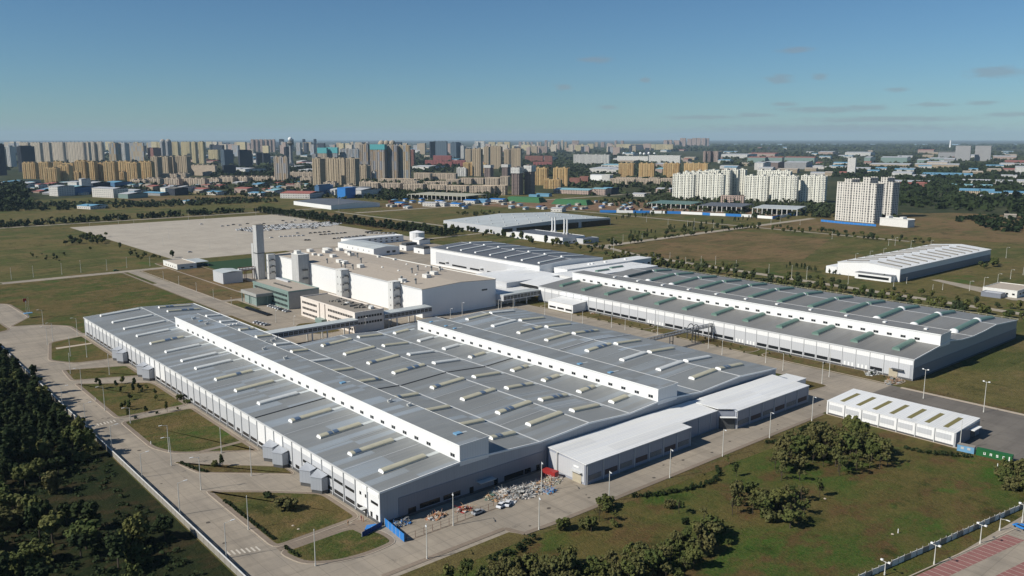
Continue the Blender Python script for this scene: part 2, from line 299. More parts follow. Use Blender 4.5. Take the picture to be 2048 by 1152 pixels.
# leaves
def leafmat(name,c1,c2):
    m,nt,b=nmat(name,.85,0,.15); oi=N(nt,'ObjectInfo'); p=wpos(nt)
    f=noise(nt,p,.45,3,.6,.3,.7); c=mix(nt,oi.outputs['Random'],c1,c2); c=mix(nt,M(nt,'MULTIPLY',f,.5),c,tuple(x*1.45 for x in c2))
    g=noise(nt,p,1.6,2,.6,.3,.7); c=mix(nt,M(nt,'MULTIPLY',g,.25),c,tuple(x*.6 for x in c1)); L(nt,c,b.inputs[0])
leafmat('leaf',(.032,.056,.014),(.10,.10,.03)); leafmat('leaf_dark',(.013,.025,.008),(.026,.038,.012)); leafmat('leaf_olive',(.07,.082,.026),(.10,.09,.034)); leafmat('leaf_far',(.028,.045,.018),(.045,.056,.024))
leafmat('leaf_bright',(.05,.085,.02),(.065,.09,.024))
mt=lambda n:MAT[n]
# ------------------------------------------------------------ ground
def sheet(name,poly,z,mat,label=None,kind='structure'):
    m=MB(); a=sum(poly[i][0]*poly[(i+1)%len(poly)][1]-poly[(i+1)%len(poly)][0]*poly[i][1] for i in range(len(poly)))
    if a<0: poly=poly[::-1]
    m.add([(x,y,z) for x,y in poly],[tuple(range(len(poly)))]); o=m.build(name,mat); o['kind']=kind; return o
def rect(x0,x1,y0,y1): return [(x0,y0),(x1,y0),(x1,y1),(x0,y1)]
P=lambda *q:[at(a,b) for a,b in q]
g=MB(); n=48; RR=60000
g.add([(0,0,-.12)]+[(RR*math.cos(2*math.pi*i/n),RR*math.sin(2*math.pi*i/n),-.12) for i in range(n)],[(0,1+i,1+(i+1)%n) for i in range(n)])
o=g.build('ground',mt('farland')); o['kind']='structure'
sheet('grassland',rect(-200,1290,-100,1290),0.0-.06,mt('field'))
sheet('grassland',[(-1300,1294),(1290,1294),(1290,1500),(700,1900),(-1300,1800)],-.05,mt('field'))
def rounded(poly,r=3,k=3):
    out=[];n=len(poly)
    for i in range(n):
        p0,p1,p2=[np.array(poly[j%n],float) for j in (i-1,i,i+1)]
        a=p0-p1;b=p2-p1;la=np.linalg.norm(a);lb=np.linalg.norm(b);q=min(r,la*.4,lb*.4)
        A=p1+a/la*q;B=p1+b/lb*q
        for t in range(k+1):
            t/=k; out.append(tuple((1-t)**2*A+2*t*(1-t)*p1+t*t*B))
    return out
# plant paving
sheet('plant_yard',rect(84,402,180,720),.0,mt('concrete'))
sheet('plant_yard',rect(402,560,500,900),.0,mt('concrete'))
sheet('west_road',[(84,550),(84,900),(96,900),(96,720),(130,720),(130,550)],.012,mt('concrete'))
sheet('side_road',rect(127,320,800,811),.012,mt('concrete')); sheet('side_road',rect(226,236,540,806),.016,mt('concrete'))
sheet('side_road',rect(-150,127,808,818),.008,mt('concrete'))
sheet('south_yard',[(363,60),(402,60),(402,180),(363,180)],.004,mt('asphalt'))
sheet('loading_yard',[(338.5,-60),(363,-60),(363,180),(338.5,180)],.004,mt('asphalt'))
sheet('loading_yard',[(363,-60),(400,-60),(400,60),(363,60)],.004,mt('asphalt'))
sheet('front_road',[(84,182),(84,213),(100,206),(110,200),(165,199.5),(200,199),(346,192),(380,192),(380,180),(174,180),(160,180.5),(158,187)],.02,mt('concrete'))
def lawn(poly,mat='lawn',r=4,walk=1.6,nm='lawn'):
    poly=rounded(poly,r)
    c=np.mean(np.array(poly),axis=0)
    a=sum(poly[i][0]*poly[(i+1)%len(poly)][1]-poly[(i+1)%len(poly)][0]*poly[i][1] for i in range(len(poly)))
    if a<0: poly=poly[::-1]
    n=len(poly); ins=[]
    for i in range(n):
        p0,p1,p2=[np.array(poly[j%n],float) for j in (i-1,i,i+1)]
        d=(p2-p0); d/=np.linalg.norm(d)+1e-9; nn=np.array((-d[1],d[0])); ins.append((p1,nn))
    def off(t): return [tuple(p+nn*t) for p,nn in ins]
    m=MB(); m.prism(poly,-.02,.13); ob=m.build('kerb',mt('kerb')); ob['kind']='structure'
    sheet('footpath',off(.3),.138,mt('pavement'))
    sheet(nm,off(.3+walk),.146,mt(mat))
lawn([(97,503),(107,549),(128.2,556),(128.2,485),(120,484),(106,487)])
lawn([(96.3,452),(127,438),(128,441),(128,465),(98,478)],r=3)
lawn([(96.3,376),(128,375),(128,417),(127,424),(96.3,447)])
lawn([(96.3,330),(101,318),(128,298),(128,371),(96.3,371)])
lawn([(98,310),(101,293),(127,269),(128.2,271),(128.2,279),(108,299)],r=2,walk=.8,mat='strip_grass')
lawn([(97,277),(112,264),(128,248),(128,222.5),(97,221)])
lawn([(96.5,219),(122,219.5),(128,211),(128,200.7),(117,199.6),(107,201.3),(99,207)],r=4)
lawn([(97,612),(114,606),(127.5,590),(127.5,559),(210,559),(222,570),(222,800),(98,800),(98,712),(112,700),(114,640)],r=5,nm='lawn')
lawn([(84,595),(96,601),(98,606),(97,630),(84,640)],r=3)
lawn(rect(237,262,610,800),mat='brown_field',r=3,walk=.6); lawn(rect(262,290,640,840),mat='brown_field',r=3,walk=.6)
lawn(rect(237,247,560,604),r=2,walk=.5); lawn(rect(200,222,412,446),r=2,walk=.5); lawn([(236,468),(243,462),(256,462),(257,496),(244,500),(236,490)],r=4,walk=.4)
lawn(rect(205,222,470,555),r=3,walk=.6)
# strip along building B
for y0,y1 in ((412,440),(340,408),(262,336),(178,256)): lawn(rect(403 if y0<420 else 404,416.6,y0,y1),mat='strip_grass',r=5,walk=.3)
lawn([(353,202),(378,199),(379,240),(372,250),(353,250)],r=4,walk=.6)
# hmm yard between sheds
sheet('meadow',[(113,60),(338,60),(336.5,176.5),(330,178.6),(160,178.8),(157,184),(113,184),(60,184),(40,60)],-.02,mt('meadow'))
sheet('verge',[(84,177),(150,177),(338,168),(338,178.6),(160,178.8),(157,184),(84,184)],.008,mt('strip_grass'))
sheet('east_grass',rect(402,700,-150,176),.0,mt('field')); sheet('verge',rect(402,408,-60,174),.01,mt('strip_grass'))
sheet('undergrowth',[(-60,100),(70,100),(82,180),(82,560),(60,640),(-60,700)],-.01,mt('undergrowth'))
# path east of yard (kerb)
for (x0,x1,y0,y1) in ((336.6,338.4,-60,178),(400.6,402.6,-60,175),(84,96,180,180.4)):
    m=MB().box(x0,x1,y0,y1,-.1,.14); m.build('kerb',mt('kerb'))['kind']='structure'
# front kerb line
m=MB(); pts=[(113,186.6),(157.5,186.6),(160,180),(174,179.2),(336,179.2)]
for a,b in zip(pts,pts[1:]):
    d=np.array(b)-np.array(a); d/=np.linalg.norm(d); nn=np.array((-d[1],d[0]))*.9; a=np.array(a);b=np.array(b)
    m.prism([tuple(a-nn),tuple(b-nn),tuple(b+nn),tuple(a+nn)],-.1,.13+.002*pts.index(tuple(a)) if tuple(a) in pts else .13)
m.build('footpath',mt('pavement'))['kind']='structure'
# storage lot and roads behind
sheet('car_storage_lot',[(286,846),(286,1262),(597,1269),(579,1050),(579,842)],.02,mt('lot_concrete'))
sheet('sports_pitch',[(292,752),(330,752),(356,815),(297,815)],.03,mt('turf'))
sheet('brown_plot',rect(600,672,940,1270),.01,mt('brown_field'))
for k,poly in enumerate([[(680,640),(1180,662),(1180,674),(680,652)],[(655,560),(684,640),(684,1250),(690,1250),(692,640),(664,556)],
    [(632,150),(641,150),(668,560),(658,562)],[(996,440),(1003,440),(1003,1200),(996,1200)],[(690,224),(700,200),(700,120),(715,120),(715,215),(745,300),(738,304)],[(579,830),(700,836),(700,842),(579,838)],
    [(-200,1300),(700,1320),(700,1330),(-200,1310)],[(700,1200),(1900,1240),(1900,1252),(700,1212)]]):
    sheet('road',poly,.03+.004*k,mt('far_road'))
sheet('field',P((1235,497),(1395,462),(1460,460),(1660,478),(1600,525),(1340,520)),.012,mt('brown_field'))
sheet('field',P((1500,455),(1640,436),(1900,425),(2200,440),(2200,500),(1800,470)),.012,mt('brown_field'))
sheet('field',P((1800,425),(2048,432),(2048,465),(1850,455)),.02,mt('brown_field'))
sheet('building_site',P((1000,398),(1340,404),(1600,425),(1560,436),(1250,424),(960,412)),.03,mt('bare_soil'))
sheet('building_site',P((740,408),(930,400),(940,412),(780,420)),.03,mt('brown_field'))
sheet('brown_plot',P((200,392),(560,392),(500,402),(300,405)),.03,mt('brown_field'))
sheet('river',P((1340,289.8),(2900,290.2),(2900,287.6),(1360,288.0)),.3,mt('water'))
sheet('river',P((1560,294.4),(2900,294.9),(2900,292.0),(1500,292.8)),.3,mt('water'))
# red parking bays bottom right
sheet('car_park',[(195,40),(340,40),(340,80.5),(205,91)],.0,mt('concrete'))
def lotpoly(x0,x1,a,b,z,nm,mat):   # along skewed axis
    f=lambda x:90.3-(x-228)*.155
    return sheet(nm,[(x0,f(x0)-a),(x1,f(x1)-a),(x1,f(x1)-b),(x0,f(x0)-b)],z,mt(mat))
lotpoly(215,272,.6,5.6,.012,'parking_bays','bay_red'); lotpoly(215,330,12.5,17.5,.012,'parking_bays','bay_red')
mm=MB(); f=lambda x:90.3-(x-228)*.155
for x in np.arange(216,276,2.6):
    mm.add([(x,f(x)-.6,.02),(x+.14,f(x)-.6,.02),(x+.14,f(x)-5.6,.02),(x,f(x)-5.6,.02)],[(0,3,2,1)])
for x in np.arange(216,330,2.6):
    mm.add([(x,f(x)-12.5,.02),(x+.14,f(x)-12.5,.02),(x+.14,f(x)-17.5,.02),(x,f(x)-17.5,.02)],[(0,3,2,1)])
o=mm.build('bay_lines',mt('paint_line')); o['kind']='structure'
m=MB(); m.add([(200,f(200)+.3,.14),(330,f(330)+.3,.14),(330,f(330)-.1,.14),(200,f(200)-.1,.14),(200,f(200)+.3,-.05),(330,f(330)+.3,-.05),(330,f(330)-.1,-.05),(200,f(200)-.1,-.05)],[(0,3,2,1),(0,1,5,4),(2,3,7,6)]); m.build('kerb',mt('kerb'))['kind']='structure'
sheet('verge',[(129,199.1),(165,199.1),(173,202.5),(173,203.2),(164.6,200.0),(129,200.0)],.026,mt('pavement'))
# crosswalks, drains and lane marks
mm=MB()
for x0,y0,n_,dx,dy in ((85.5,371.5,8,1.35,.1),(85.5,226,7,1.3,-.5),(85.5,608,9,1.2,.3)):
    for i in range(n_): mm.box(x0+i*dx,x0+i*dx+.55,y0+i*dy,y0+i*dy+3.2,.025,.034)
o=mm.build('crosswalk',mt('paint_line')); o['kind']='structure'
mm=MB()
for i in range(46):
    x,y=rnd.choice([(rnd.uniform(86,95),rnd.uniform(200,540)),(rnd.uniform(160,330),rnd.uniform(181,190)),(rnd.uniform(345,398),rnd.uniform(70,240))]); r=rnd.uniform(.3,.7)
    mm.prism([(x+r*(1+.5*rnd.random())*math.cos(t),y+r*math.sin(t)) for t in np.arange(0,6.28,.9)],.02,.03)
o=mm.build('patched_drains',mt('stain_dark')); o['kind']='structure'
# ------------------------------------------------------------ halls
def interp(prof,x):
    for (a,za),(b,zb) in zip(prof,prof[1:]):
        if a-1e-6<=x<=b+1e-6: return za+(zb-za)*(x-a)/(b-a)
    return prof[-1][1]
def gable(root,prof,y0,y1,wall,roof,rise=.18,over=.12,trim=True,ridges=()):
    X0,X1=prof[0][0],prof[-1][0]
    MB().ext([(X0,0),(X1,0)]+prof[::-1],y0,y1).build('wall',mt(wall),root)
    rf=[(x,z+rise) for x,z in prof]; rf[0]=(X0-over,rf[0][1]); rf[-1]=(X1+over,rf[-1][1])
    MB().ext(rf+[(x,z-rise+.02) for x,z in rf[::-1]],y0-over,y1+over).build('roof',mt(roof),root)
    if trim:
        for yy in (y0-over-.15,y1+over-.15):
            MB().ext([(x,z+.12) for x,z in rf]+[(x,z-.55) for x,z in rf[::-1]],yy,yy+.3).build('gable_trim',mt('trim_white'),root)
        MB().box(X0-over-.22,X0-over,y0-.3,y1+.3,rf[0][1]-.5,rf[0][1]+.1).build('eave_gutter',mt('gutter'),root)
    for x in ridges:
        z=interp(prof,x)+rise; MB().box(x-.28,x+.28,y0,y1,z-.05,z+.12).build('ridge_cap',mt('gutter'),root)
def skylight(root,prof,x0,x1,y,wdt=2.4,h=1.2,body='ivory',patches=(),rise=.18,curb='curb_white'):
    # vault following the roof slope; length along x
    wdt=wdt*1.25 if body in('ivory','vault_white') else wdt
    z0=interp(prof,x0)+rise; z1=interp(prof,x1)+rise; m=MB(); k=7; V=[];n=max(2,int((x1-x0)/3)+1)
    b=MB(); b.add([(x0,y-wdt/2,z0-.2),(x1,y-wdt/2,z1-.2),(x1,y+wdt/2,z1-.2),(x0,y+wdt/2,z0-.2),(x0,y-wdt/2,z0+.55),(x1,y-wdt/2,z1+.55),(x1,y+wdt/2,z1+.55),(x0,y+wdt/2,z0+.55)],
        [(3,2,1,0),(4,5,6,7),(0,1,5,4),(1,2,6,5),(2,3,7,6),(3,0,4,7)])
    s=b.build('skylight',mt(curb),root)
    for i in range(n):
        t=i/(n-1); x=x0+(x1-x0)*t; z=z0+(z1-z0)*t+.5
        V+=[(x,y-wdt/2*math.cos(math.pi*j/k)*1.04,z+h*.75*math.sin(math.pi*j/k)) for j in range(k+1)]
    Fc=[(i*(k+1)+j,i*(k+1)+j+1,(i+1)*(k+1)+j+1,(i+1)*(k+1)+j) for i in range(n-1) for j in range(k)]
    m.add(V,Fc); m.add(V[:k+1],[tuple(range(k+1))[::-1]]); m.add(V[-k-1:],[tuple(range(k+1))])
    g=m.build('glazing_vault',mt(body)); g.location=(0,0,0); g.parent=s; g.matrix_parent_inverse.identity()
    off=root.location
    for v in g.data.vertices: v.co-=off
    # cap white end
    for (a,bb,mat_) in patches:
        m=MB(); V=[]
        for t in (a,bb):
            x=x0+(x1-x0)*t; z=z0+(z1-z0)*t+.5
            V+=[(x,y-wdt/2*math.cos(math.pi*j/k)*1.07,z+h*.75*math.sin(math.pi*j/k)+.06) for j in range(k+1)]
        m.add(V,[(j,j+1,k+1+j+1,k+1+j) for j in range(k)]); q=m.build('blue_pane',mt(mat_)); q.parent=s
        for v in q.data.vertices: v.co-=off
    m=MB(); m.add([(x0-.05,y-wdt/2*math.cos(math.pi*j/k)*1.05,z0+.52+h*.78*math.sin(math.pi*j/k)) for j in range(k+1)]+[(x0-.3,y+wdt/2*1.05,z0-.1),(x0-.3,y-wdt/2*1.05,z0-.1)][::1],[tuple(range(k+3))[::-1]])
    q=m.build('end_cap',mt('trim_white' if 'teal' not in body else body)); q.parent=s
    for v in q.data.vertices: v.co-=off
    return s
def xwin(root,X,y,z,wy,wz,mat='glass_dark',name='window',fr=None,dx=.06):  # window on a -X facing wall
    wnd=MB().box(X-dx,X+.1,y-wy/2,y+wy/2,z-wz/2,z+wz/2).build(name,mt(mat),root)
    return wnd
def ywin(root,Yw,x,z,wx,wz,mat='glass_dark',name='window'):
    return MB().box(x-wx/2,x+wx/2,Yw-.06,Yw+.1,z-wz/2,z+wz/2).build(name,mt(mat),root)
def subs(parent,root,mb,name,mat):
    q=mb.build(name,mt(mat)); q.parent=parent
    for v in q.data.vertices: v.co-=root.location
    return q
# ---- press shop A
A=empty('factory_hall',(129.3,213.6,0),0,'nearest and largest grey-roofed factory hall with many barrel skylights and two raised white strips','factory')
PA=[(129.3,11.05),(163.2,13.0),(197,11.05),(222.6,12.5),(246,11.1),(268,12.6),(292.6,10.7),(322.2,12.25),(352,10.5)]
gable(A,PA,213.6,404.5,'wall_grey','roof_grey',ridges=(197,222.6,246,322.2,292.6))
PAL=[(129.3,11.05),(163.2,13.0),(197,11.05)]
A2=MB().ext([(129.3,0),(197,0)]+PAL[::-1],404.5,556).build('wall',mt('wall_grey'),A)
MB().ext([(129.18,11.23),(163.2,13.18),(197.1,11.23),(197.1,11.0),(163.2,12.95),(129.18,11.0)],404.7,556.1).build('roof',mt('roof_grey'),A)
MB().box(128.96,129.18,404.8,556.3,10.75,11.32).build('eave_gutter',mt('gutter'),A)
MB().box(196.9,197.4,404.8,556.3,10.75,11.42).build('eave_gutter',mt('trim_white'),A)
MB().ext([(129,11.35),(163.2,13.3),(197.3,11.35),(197.3,10.8),(163.2,12.75),(129,10.8)],556.12,556.4).build('gable_trim',mt('trim_white'),A)
MB().box(162.9,163.5,485,556,13.1,13.3).build('ridge_cap',mt('gutter'),A)
def clerestory(root,x0,x1,y0,y1,zt,prof,ys,zw,roof='roof_grey',ww=2.4,wh=1.15):
    zb=min(interp(prof,x0),interp(prof,x1))-1
    MB().ext([(x0,zb),(x1,zb),(x1,zt+.25),(x0,zt)],y0-.1,y1).build('clerestory',mt('wall_white'),root)
    MB().ext([(x0-.2,zt+.0),(x1+.2,zt+.28),(x1+.2,zt+.48),(x0-.2,zt+.2)],y0-.25,y1+.2).build('clerestory_roof',mt(roof),root)
    for xx in (x0-.28,x1+.2): MB().box(xx,xx+.1,y0-.2,y1+.2,zt-.2,zt+(.26 if xx<x1 else .56)).build('coping',mt('trim_white'),root)
    MB().ext([(x0-.2,zt-.25),(x1+.2,zt+.05),(x1+.2,zt+.56),(x0-.2,zt+.26)],y0-.4,y0-.26).build('coping',mt('trim_white'),root)
    for y in ys:
        w_=xwin(root,x0,y,zw,ww,wh,'glass_dark')
        subs(w_,root,MB().box(x0-.1,x0-.055,y-ww/2-.1,y+ww/2+.1,zw+wh/2,zw+wh/2+.1).box(x0-.1,x0-.055,y-.05,y+.05,zw-wh/2,zw+wh/2),'frame','steel')
clerestory(A,160.5,173,213.6,484.5,18.7,PA,[217.5]+[231.6+7.55*i for i in range(24)]+[419.7+7.5*i for i in range(7) if i!=0]+[480.2,412.0],14.35)
clerestory(A,263.5,276,213.6,389,17.7,PA,[217.4+7.6*i for i in range(23)],13.95)
# transverse expansion joints and pale flashing strips
for (x0,x1,yy) in ((129.5,160.3,306),(173.2,196.9,306),(197.2,222.4,305.5),(222.8,245.8,305.5),(246.2,263.3,305.5),(276.2,292.4,305.5),(292.8,322,306),(322.4,351.8,306)):
    za,zb=interp(PA,x0)+.18,interp(PA,x1)+.18
    MB().add([(x0,yy,za-.1),(x1,yy,zb-.1),(x1,yy+.5,zb-.1),(x0,yy+.5,za-.1),(x0,yy,za+.32),(x1,yy,zb+.32),(x1,yy+.5,zb+.32),(x0,yy+.5,za+.32)],[(3,2,1,0),(4,5,6,7),(0,1,5,4),(1,2,6,5),(2,3,7,6),(3,0,4,7)]).build('expansion_joint',mt('dark_steel' if x0<250 else 'gutter'),A)
rows=[ # x0,x1, list of (y,kind)   kind w=white, i=ivory, number=patch layout
 (137.4,154.5,[(225.8,'i0'),(246,'i1'),(268.5,'i2'),(291.5,'i1'),(320.5,'w0'),(344,'i0'),(366.5,'i3'),(391,'w0'),(409.5,'w0'),(432.5,'w0'),(456,'i4'),(479,'w0')],2.4),
 (137.5,160,[(502.5,'w0'),(525,'w0'),(550,'w0')],2.4),
 (172,192,[(556-8,'i2'),(532,'i4')],2.2),(186.5,195.3,[(506,'w0'),(484,'w0'),(456,'i3'),(433.5,'i0'),(410,'w0'),(390.5,'i0')],2.4),
 (184,195.3,[(366,'w0'),(343.7,'i0'),(320,'i5'),(289.6,'i1'),(267,'i0'),(244.6,'i0'),(226,'i2')],2.4),
 (204.8,221.8,[(392,'i1'),(368.5,'i0'),(345.6,'i1'),(323,'i4'),(292,'i1'),(270,'i3'),(246.8,'i2'),(228.5,'i0')],2.5),
 (227.8,242.4,[(394,'i0'),(368.5,'i0'),(344.8,'w0'),(323,'w0'),(291.5,'i0'),(268.5,'i3'),(246.5,'i4'),(228,'i0')],2.5),
 (249.9,258.8,[(392,'i0'),(368,'w0'),(345,'w0'),(322.8,'i1'),(290.2,'i3'),(268.6,'i2'),(246,'i3'),(227,'i0')],2.5),
 (303.8,321,[(395,'i0'),(370.5,'w0'),(347.5,'i3'),(324.5,'i0'),(293.7,'i4'),(269.6,'w0'),(246.4,'w0'),(227,'i0')],2.5),
 (324,342.6,[(397,'w0'),(369,'i0'),(346,'i0'),(323.6,'i4'),(292,'i0'),(269,'i0'),(246,'w0'),(227,'i2')],2.5)]
PT={'0':(),'1':((.08,.22,'solar_blue'),),'2':((.2,.3,'solar_blue'),(.32,.44,'solar_blue')),'3':((.55,.68,'solar_blue'),),'4':((.42,.6,'solar_blue'),(.65,.8,'solar_blue')),'5':((.75,.9,'solar_blue'),)}
for x0,x1,lst,wd in rows:
    for y,kd in lst: skylight(A,PA,x0,x1,y,wd,.85,'ivory' if kd[0]=='i' else 'vault_white',PT[kd[1]])
for x0,x1,lst,wd in rows:   # pale walkway flashing from vault to ridge
    for y,kd in lst:
        xe={154.5:160.4,195.3:196.8,221.8:222.4,242.4:245.8,258.8:263.4,321:322,342.6:343.5,160:163,192:193}.get(x1)
        if xe:
            za,zb=interp(PA,x1)+.19,interp(PA,xe)+.19
            MB().add([(x1,y-1.1,za),(xe,y-1.1,zb),(xe,y+1.1,zb),(x1,y+1.1,za),(x1,y-1.1,za+.05),(xe,y-1.1,zb+.05),(xe,y+1.1,zb+.05),(x1,y+1.1,za+.05)],[(4,5,6,7),(0,1,5,4),(2,3,7,6)]).build('flashing',mt('roof_pale'),A)
# roof vents
def roofvent(root,x,y,z,mat='steel',s=1.0,nm='roof_vent'):
    m=MB().box(x-.8*s,x+.8*s,y-.7*s,y+.7*s,z-.1,z+.7*s).box(x-1.1*s,x+.2*s,y-.4*s,y+.4*s,z+.4*s,z+1.1*s).tube((x+.5*s,y,z+.6*s),(x+.5*s,y,z+1.5*s),.35*s,.35*s,8); return m.build(nm,mt(mat),root)
for x,y in ((166.5,378),(166.5,355),(168,268),(171,259),(166.7,452),(185,418),(190,420),(194,424),(166,470)): roofvent(A,x,y,19.0 if x<174 and y<484 else interp(PA,x)+.2)
for x,y,s in ((167,303,1),(166.5,222.5,1.2),(266.5,262,1),(266.5,243,1),(266.8,380,.8),(266.8,366,.8),(266.8,358,.8),(167,473,.9),(167,462,.9)):
    MB().box(x-1.1*s,x+1.1*s,y-.9*s,y+.9*s,18.9 if x<200 else 17.85,19.5 if x<200 else 18.4).build('roof_hatch',mt('cyan_vent'),A)
    MB().box(x+1.4,x+5.2,y-.5,y+.5,18.98 if x<200 else 17.98,19.12 if x<200 else 18.12).build('duct_strip',mt('roof_pale'),A)
for i in range(5): MB().box(182+i*2.2,183.6+i*2.2,470,471.4,12.2,13.0).build('roof_fan',mt('trim_white'),A)
# west facade bays
bays=[213.6+7.55*i for i in range(46)]
for i,y in enumerate(bays[:-1]):
    y1=min(bays[i+1],556); ym=(y+y1)/2; X=129.3
    if y>552: break
    # white band on top
    if i%1==0: pass
    white = i in (0,1) or 275<y<300 or 407<y<437
    MB().box(X-.05,X+.1,y+.2,y1-.2,8.6,10.7).build('upper_band',mt('wall_white'),A)
    MB().box(X-.05,X+.1,y+.2,y1-.2,1.05,8.55).build('wall_panel',mt('wall_white' if white else 'wall_panel'),A)
    MB().box(X-.12,X+.1,y,y1-.002,0,.95).build('plinth',mt('plinth'),A)
    if i>0:
        xwin(A,X,ym,2.05,5.9 if i%7 else 3,1.3,dx=.11)
    if 2<=i<=6: xwin(A,X,ym,6.0,5.9,1.0,dx=.11)
    p=MB().box(X-.38,X-.05,y-.16,y+.16,.3,10.7) if i else MB().box(X-.2,X,y+.0,y+.3,.3,10.7)
    p.build('downpipe',mt('gutter'),A)
xwin(A,129.3,217,6.4,4.2,.9,dx=.11)
for y in (222.2,225.6): xwin(A,129.3,y,7.0,1.1,1.1,dx=.11)
for y,z in ((224.6,2.0),(219,2.0),(215.6,2.0)): xwin(A,129.3,y,z,1.2,1.7,dx=.11)
MB().box(126.9,129.2,221.2,223.2,3.1,3.25).build('canopy',mt('steel'),A); MB().box(129.15,129.35,221.6,222.9,.0,2.4).build('door',mt('glass_dark'),A)
sg=MB().box(129.12,129.3,214.4,224,8.9,10.2).build('sign_board',mt('trim_white'),A)
# south end wall
MB().box(136,199.5,213.42,213.7,.9,7.3).build('dark_cladding',mt('dark_panel'),A)
MB().box(129.35,199.6,213.3,213.7,0,.85).build('plinth',mt('plinth'),A)
for x,z,ww,wh in ((165.3,1.4,1.6,2.2),(176.1,1.4,1.6,2.2),(196.1,1.4,1.6,2.2),(184.5,1.5,9,1.8),(191,1.5,3,1.8),(141,1.5,3,1.8),(148,1.9,8,1.6),(157,1.9,7,1.6)): MB().box(x-ww/2,x+ww/2,213.3,213.6,z-wh/2+.3,z+wh/2+.3).build('window',mt('glass_dark'),A)
MB().box(167.5,174.5,211,213.4,3.9,4.05).build('canopy',mt('steel'),A)
MB().box(352.05,366,205.5,216,0,4.6).build('annex',mt('wall_white'),A); MB().box(351.9,366.2,205.3,216.2,4.62,4.9).build('annex_roof',mt('roof_white'),A)
# angled truck docks
def dock(x,y,label,n,sk=1):
    r=empty('truck_dock',(x,y,0),0,label,'loading dock','angled corrugated truck docks')
    # local frame: wall at x=129.1 ; box juts out to -x, slanted
    for k in range(2):
        yy=y-8.2*k; zt=5.7
        poly=[(128.85,yy+4.4),(124.3,yy+1.2),(126.5,yy-2.6),(128.85,yy-2.6)]
        MB().prism(poly,1.3,zt).build('dock_housing',mt('dock_metal'),r)
        q=[(128.84,yy+4.6),(124.1,yy+1.3),(126.4,yy-2.8),(128.84,yy-2.8)]
        m=MB().add([(q[0][0],q[0][1],zt+.75),(q[1][0],q[1][1],zt+.05),(q[2][0],q[2][1],zt+.05),(q[3][0],q[3][1],zt+.75),(q[0][0],q[0][1],zt+.95),(q[1][0],q[1][1],zt+.3),(q[2][0],q[2][1],zt+.3),(q[3][0],q[3][1],zt+.95)],[(0,1,2,3)[::-1],(4,5,6,7),(0,1,5,4),(1,2,6,5),(2,3,7,6),(3,0,4,7)]); 
        m.build('dock_roof',mt('dock_metal'),r)
        MB().prism([(128.8,yy+4.2),(124.6,yy+1.2),(126.6,yy-2.4),(128.8,yy-2.6)],0,1.28).build('dock_leveller',mt('plinth'),r)
    return r
for i,(y,l) in enumerate(((257.5,'nearest pair of slanted truck docks, beside the two-storey windows of the hall'),(287.5,'second pair of slanted truck docks from the near corner, on a white wall stretch'),
    (437,'third pair of slanted truck docks along the left wall, opposite the lawn with small trees'),(480,'farthest pair of slanted truck docks, near the left corner of the long grey hall'))): dock(129,y,l,i)
# ---- body shop B
B=empty('factory_hall',(417.2,176.5,0),0,'long grey-roofed factory hall with green barrel skylights on the right','factory')
PB=[(417.2,11.0),(446.5,13.4),(459,14.2),(474,12.4),(489.5,11.8),(505,12.4),(522,13.6),(556,11.5)]
gable(B,PB,176.5,455,'wall_grey','roof_grey_b',ridges=(489.5,523))
clerestory(B,446.5,459,176.5,448.3,19.2,PB,[188.3+7.5*i for i in range(34)],15.1,roof='roof_grey_b',ww=2.7,wh=1.25)
MB().box(417.13,417.25,176.9,454,8.0,10.8).build('upper_band',mt('wall_white'),B); MB().box(417.1,417.25,178,454,1.0,7.95).build('wall_panel',mt('wall_panel'),B)
MB().box(417,417.4,176.4,454,0,.9).build('plinth',mt('plinth'),B)
MB().box(419,556,176.3,176.6,.9,6.6).build('dark_cladding',mt('dark_panel'),B); MB().box(417.3,556,176.25,176.65,0,.8).build('plinth',mt('plinth'),B)
for i in range(37):
    y=176.5+7.53*i
    MB().box(416.85,417.1,y-.12,y+.12,.2,10.9).build('downpipe',mt('gutter'),B)
    if i>35: continue
    k=i%9
    if k in (3,4) and i>2:
        for q in (1.6,3.7,5.8): xwin(B,417.1,y+q,2.1,.9,2.0,'trim_white','door')
    elif i>1 and not (i in (30,31,32,33,34,35)): xwin(B,417.1,y+3.76,2.4,6.4,1.7)
MB().box(416.7,417.2,184,188.5,.3,4.4).build('roller_door',mt('door_beige'),B); MB().box(415,417.2,181,187,4.6,4.8).build('canopy',mt('dark_steel'),B)
for i in range(13):
    y=190+22.7*i
    if y<446: skylight(B,PB,426.2,444.6,y,4.0,1.6,'teal_vault' if i!=5 else 'teal_vault')
for i in range(12):
    y=187.4+22.4*i; 
    skylight(B,PB,493,521.5,y,4.2,1.7,'teal_dark' if i==11 else 'teal_vault'); skylight(B,PB,525.5,545.5,y,4.2,1.7,'teal_vault')
    for x in ((491.5,) if i<12 else ()):
        if i<3 or i>8: MB().dome((x,y,interp(PB,x)+.2),2.6,2.0,12,4).build('vent_cap',mt('trim_white'),B,smooth=True)
    MB().dome((523.4,y,interp(PB,523)+.1),2.7 if i<3 else 1.9,2.3 if i<3 else 1.6,12,4).build('vent_cap',mt('trim_white'),B,smooth=True)
for i in range(11): MB().box(461.5,463.7,186+i*22.4,188+i*22.4,13.9,15).build('roof_vent',mt('trim_white'),B)
for i in range(11): MB().box(453-1.2,453+1.2,186+i*22.4,187.6+i*22.4,19.5,20.2).build('roof_vent',mt('trim_white'),B)
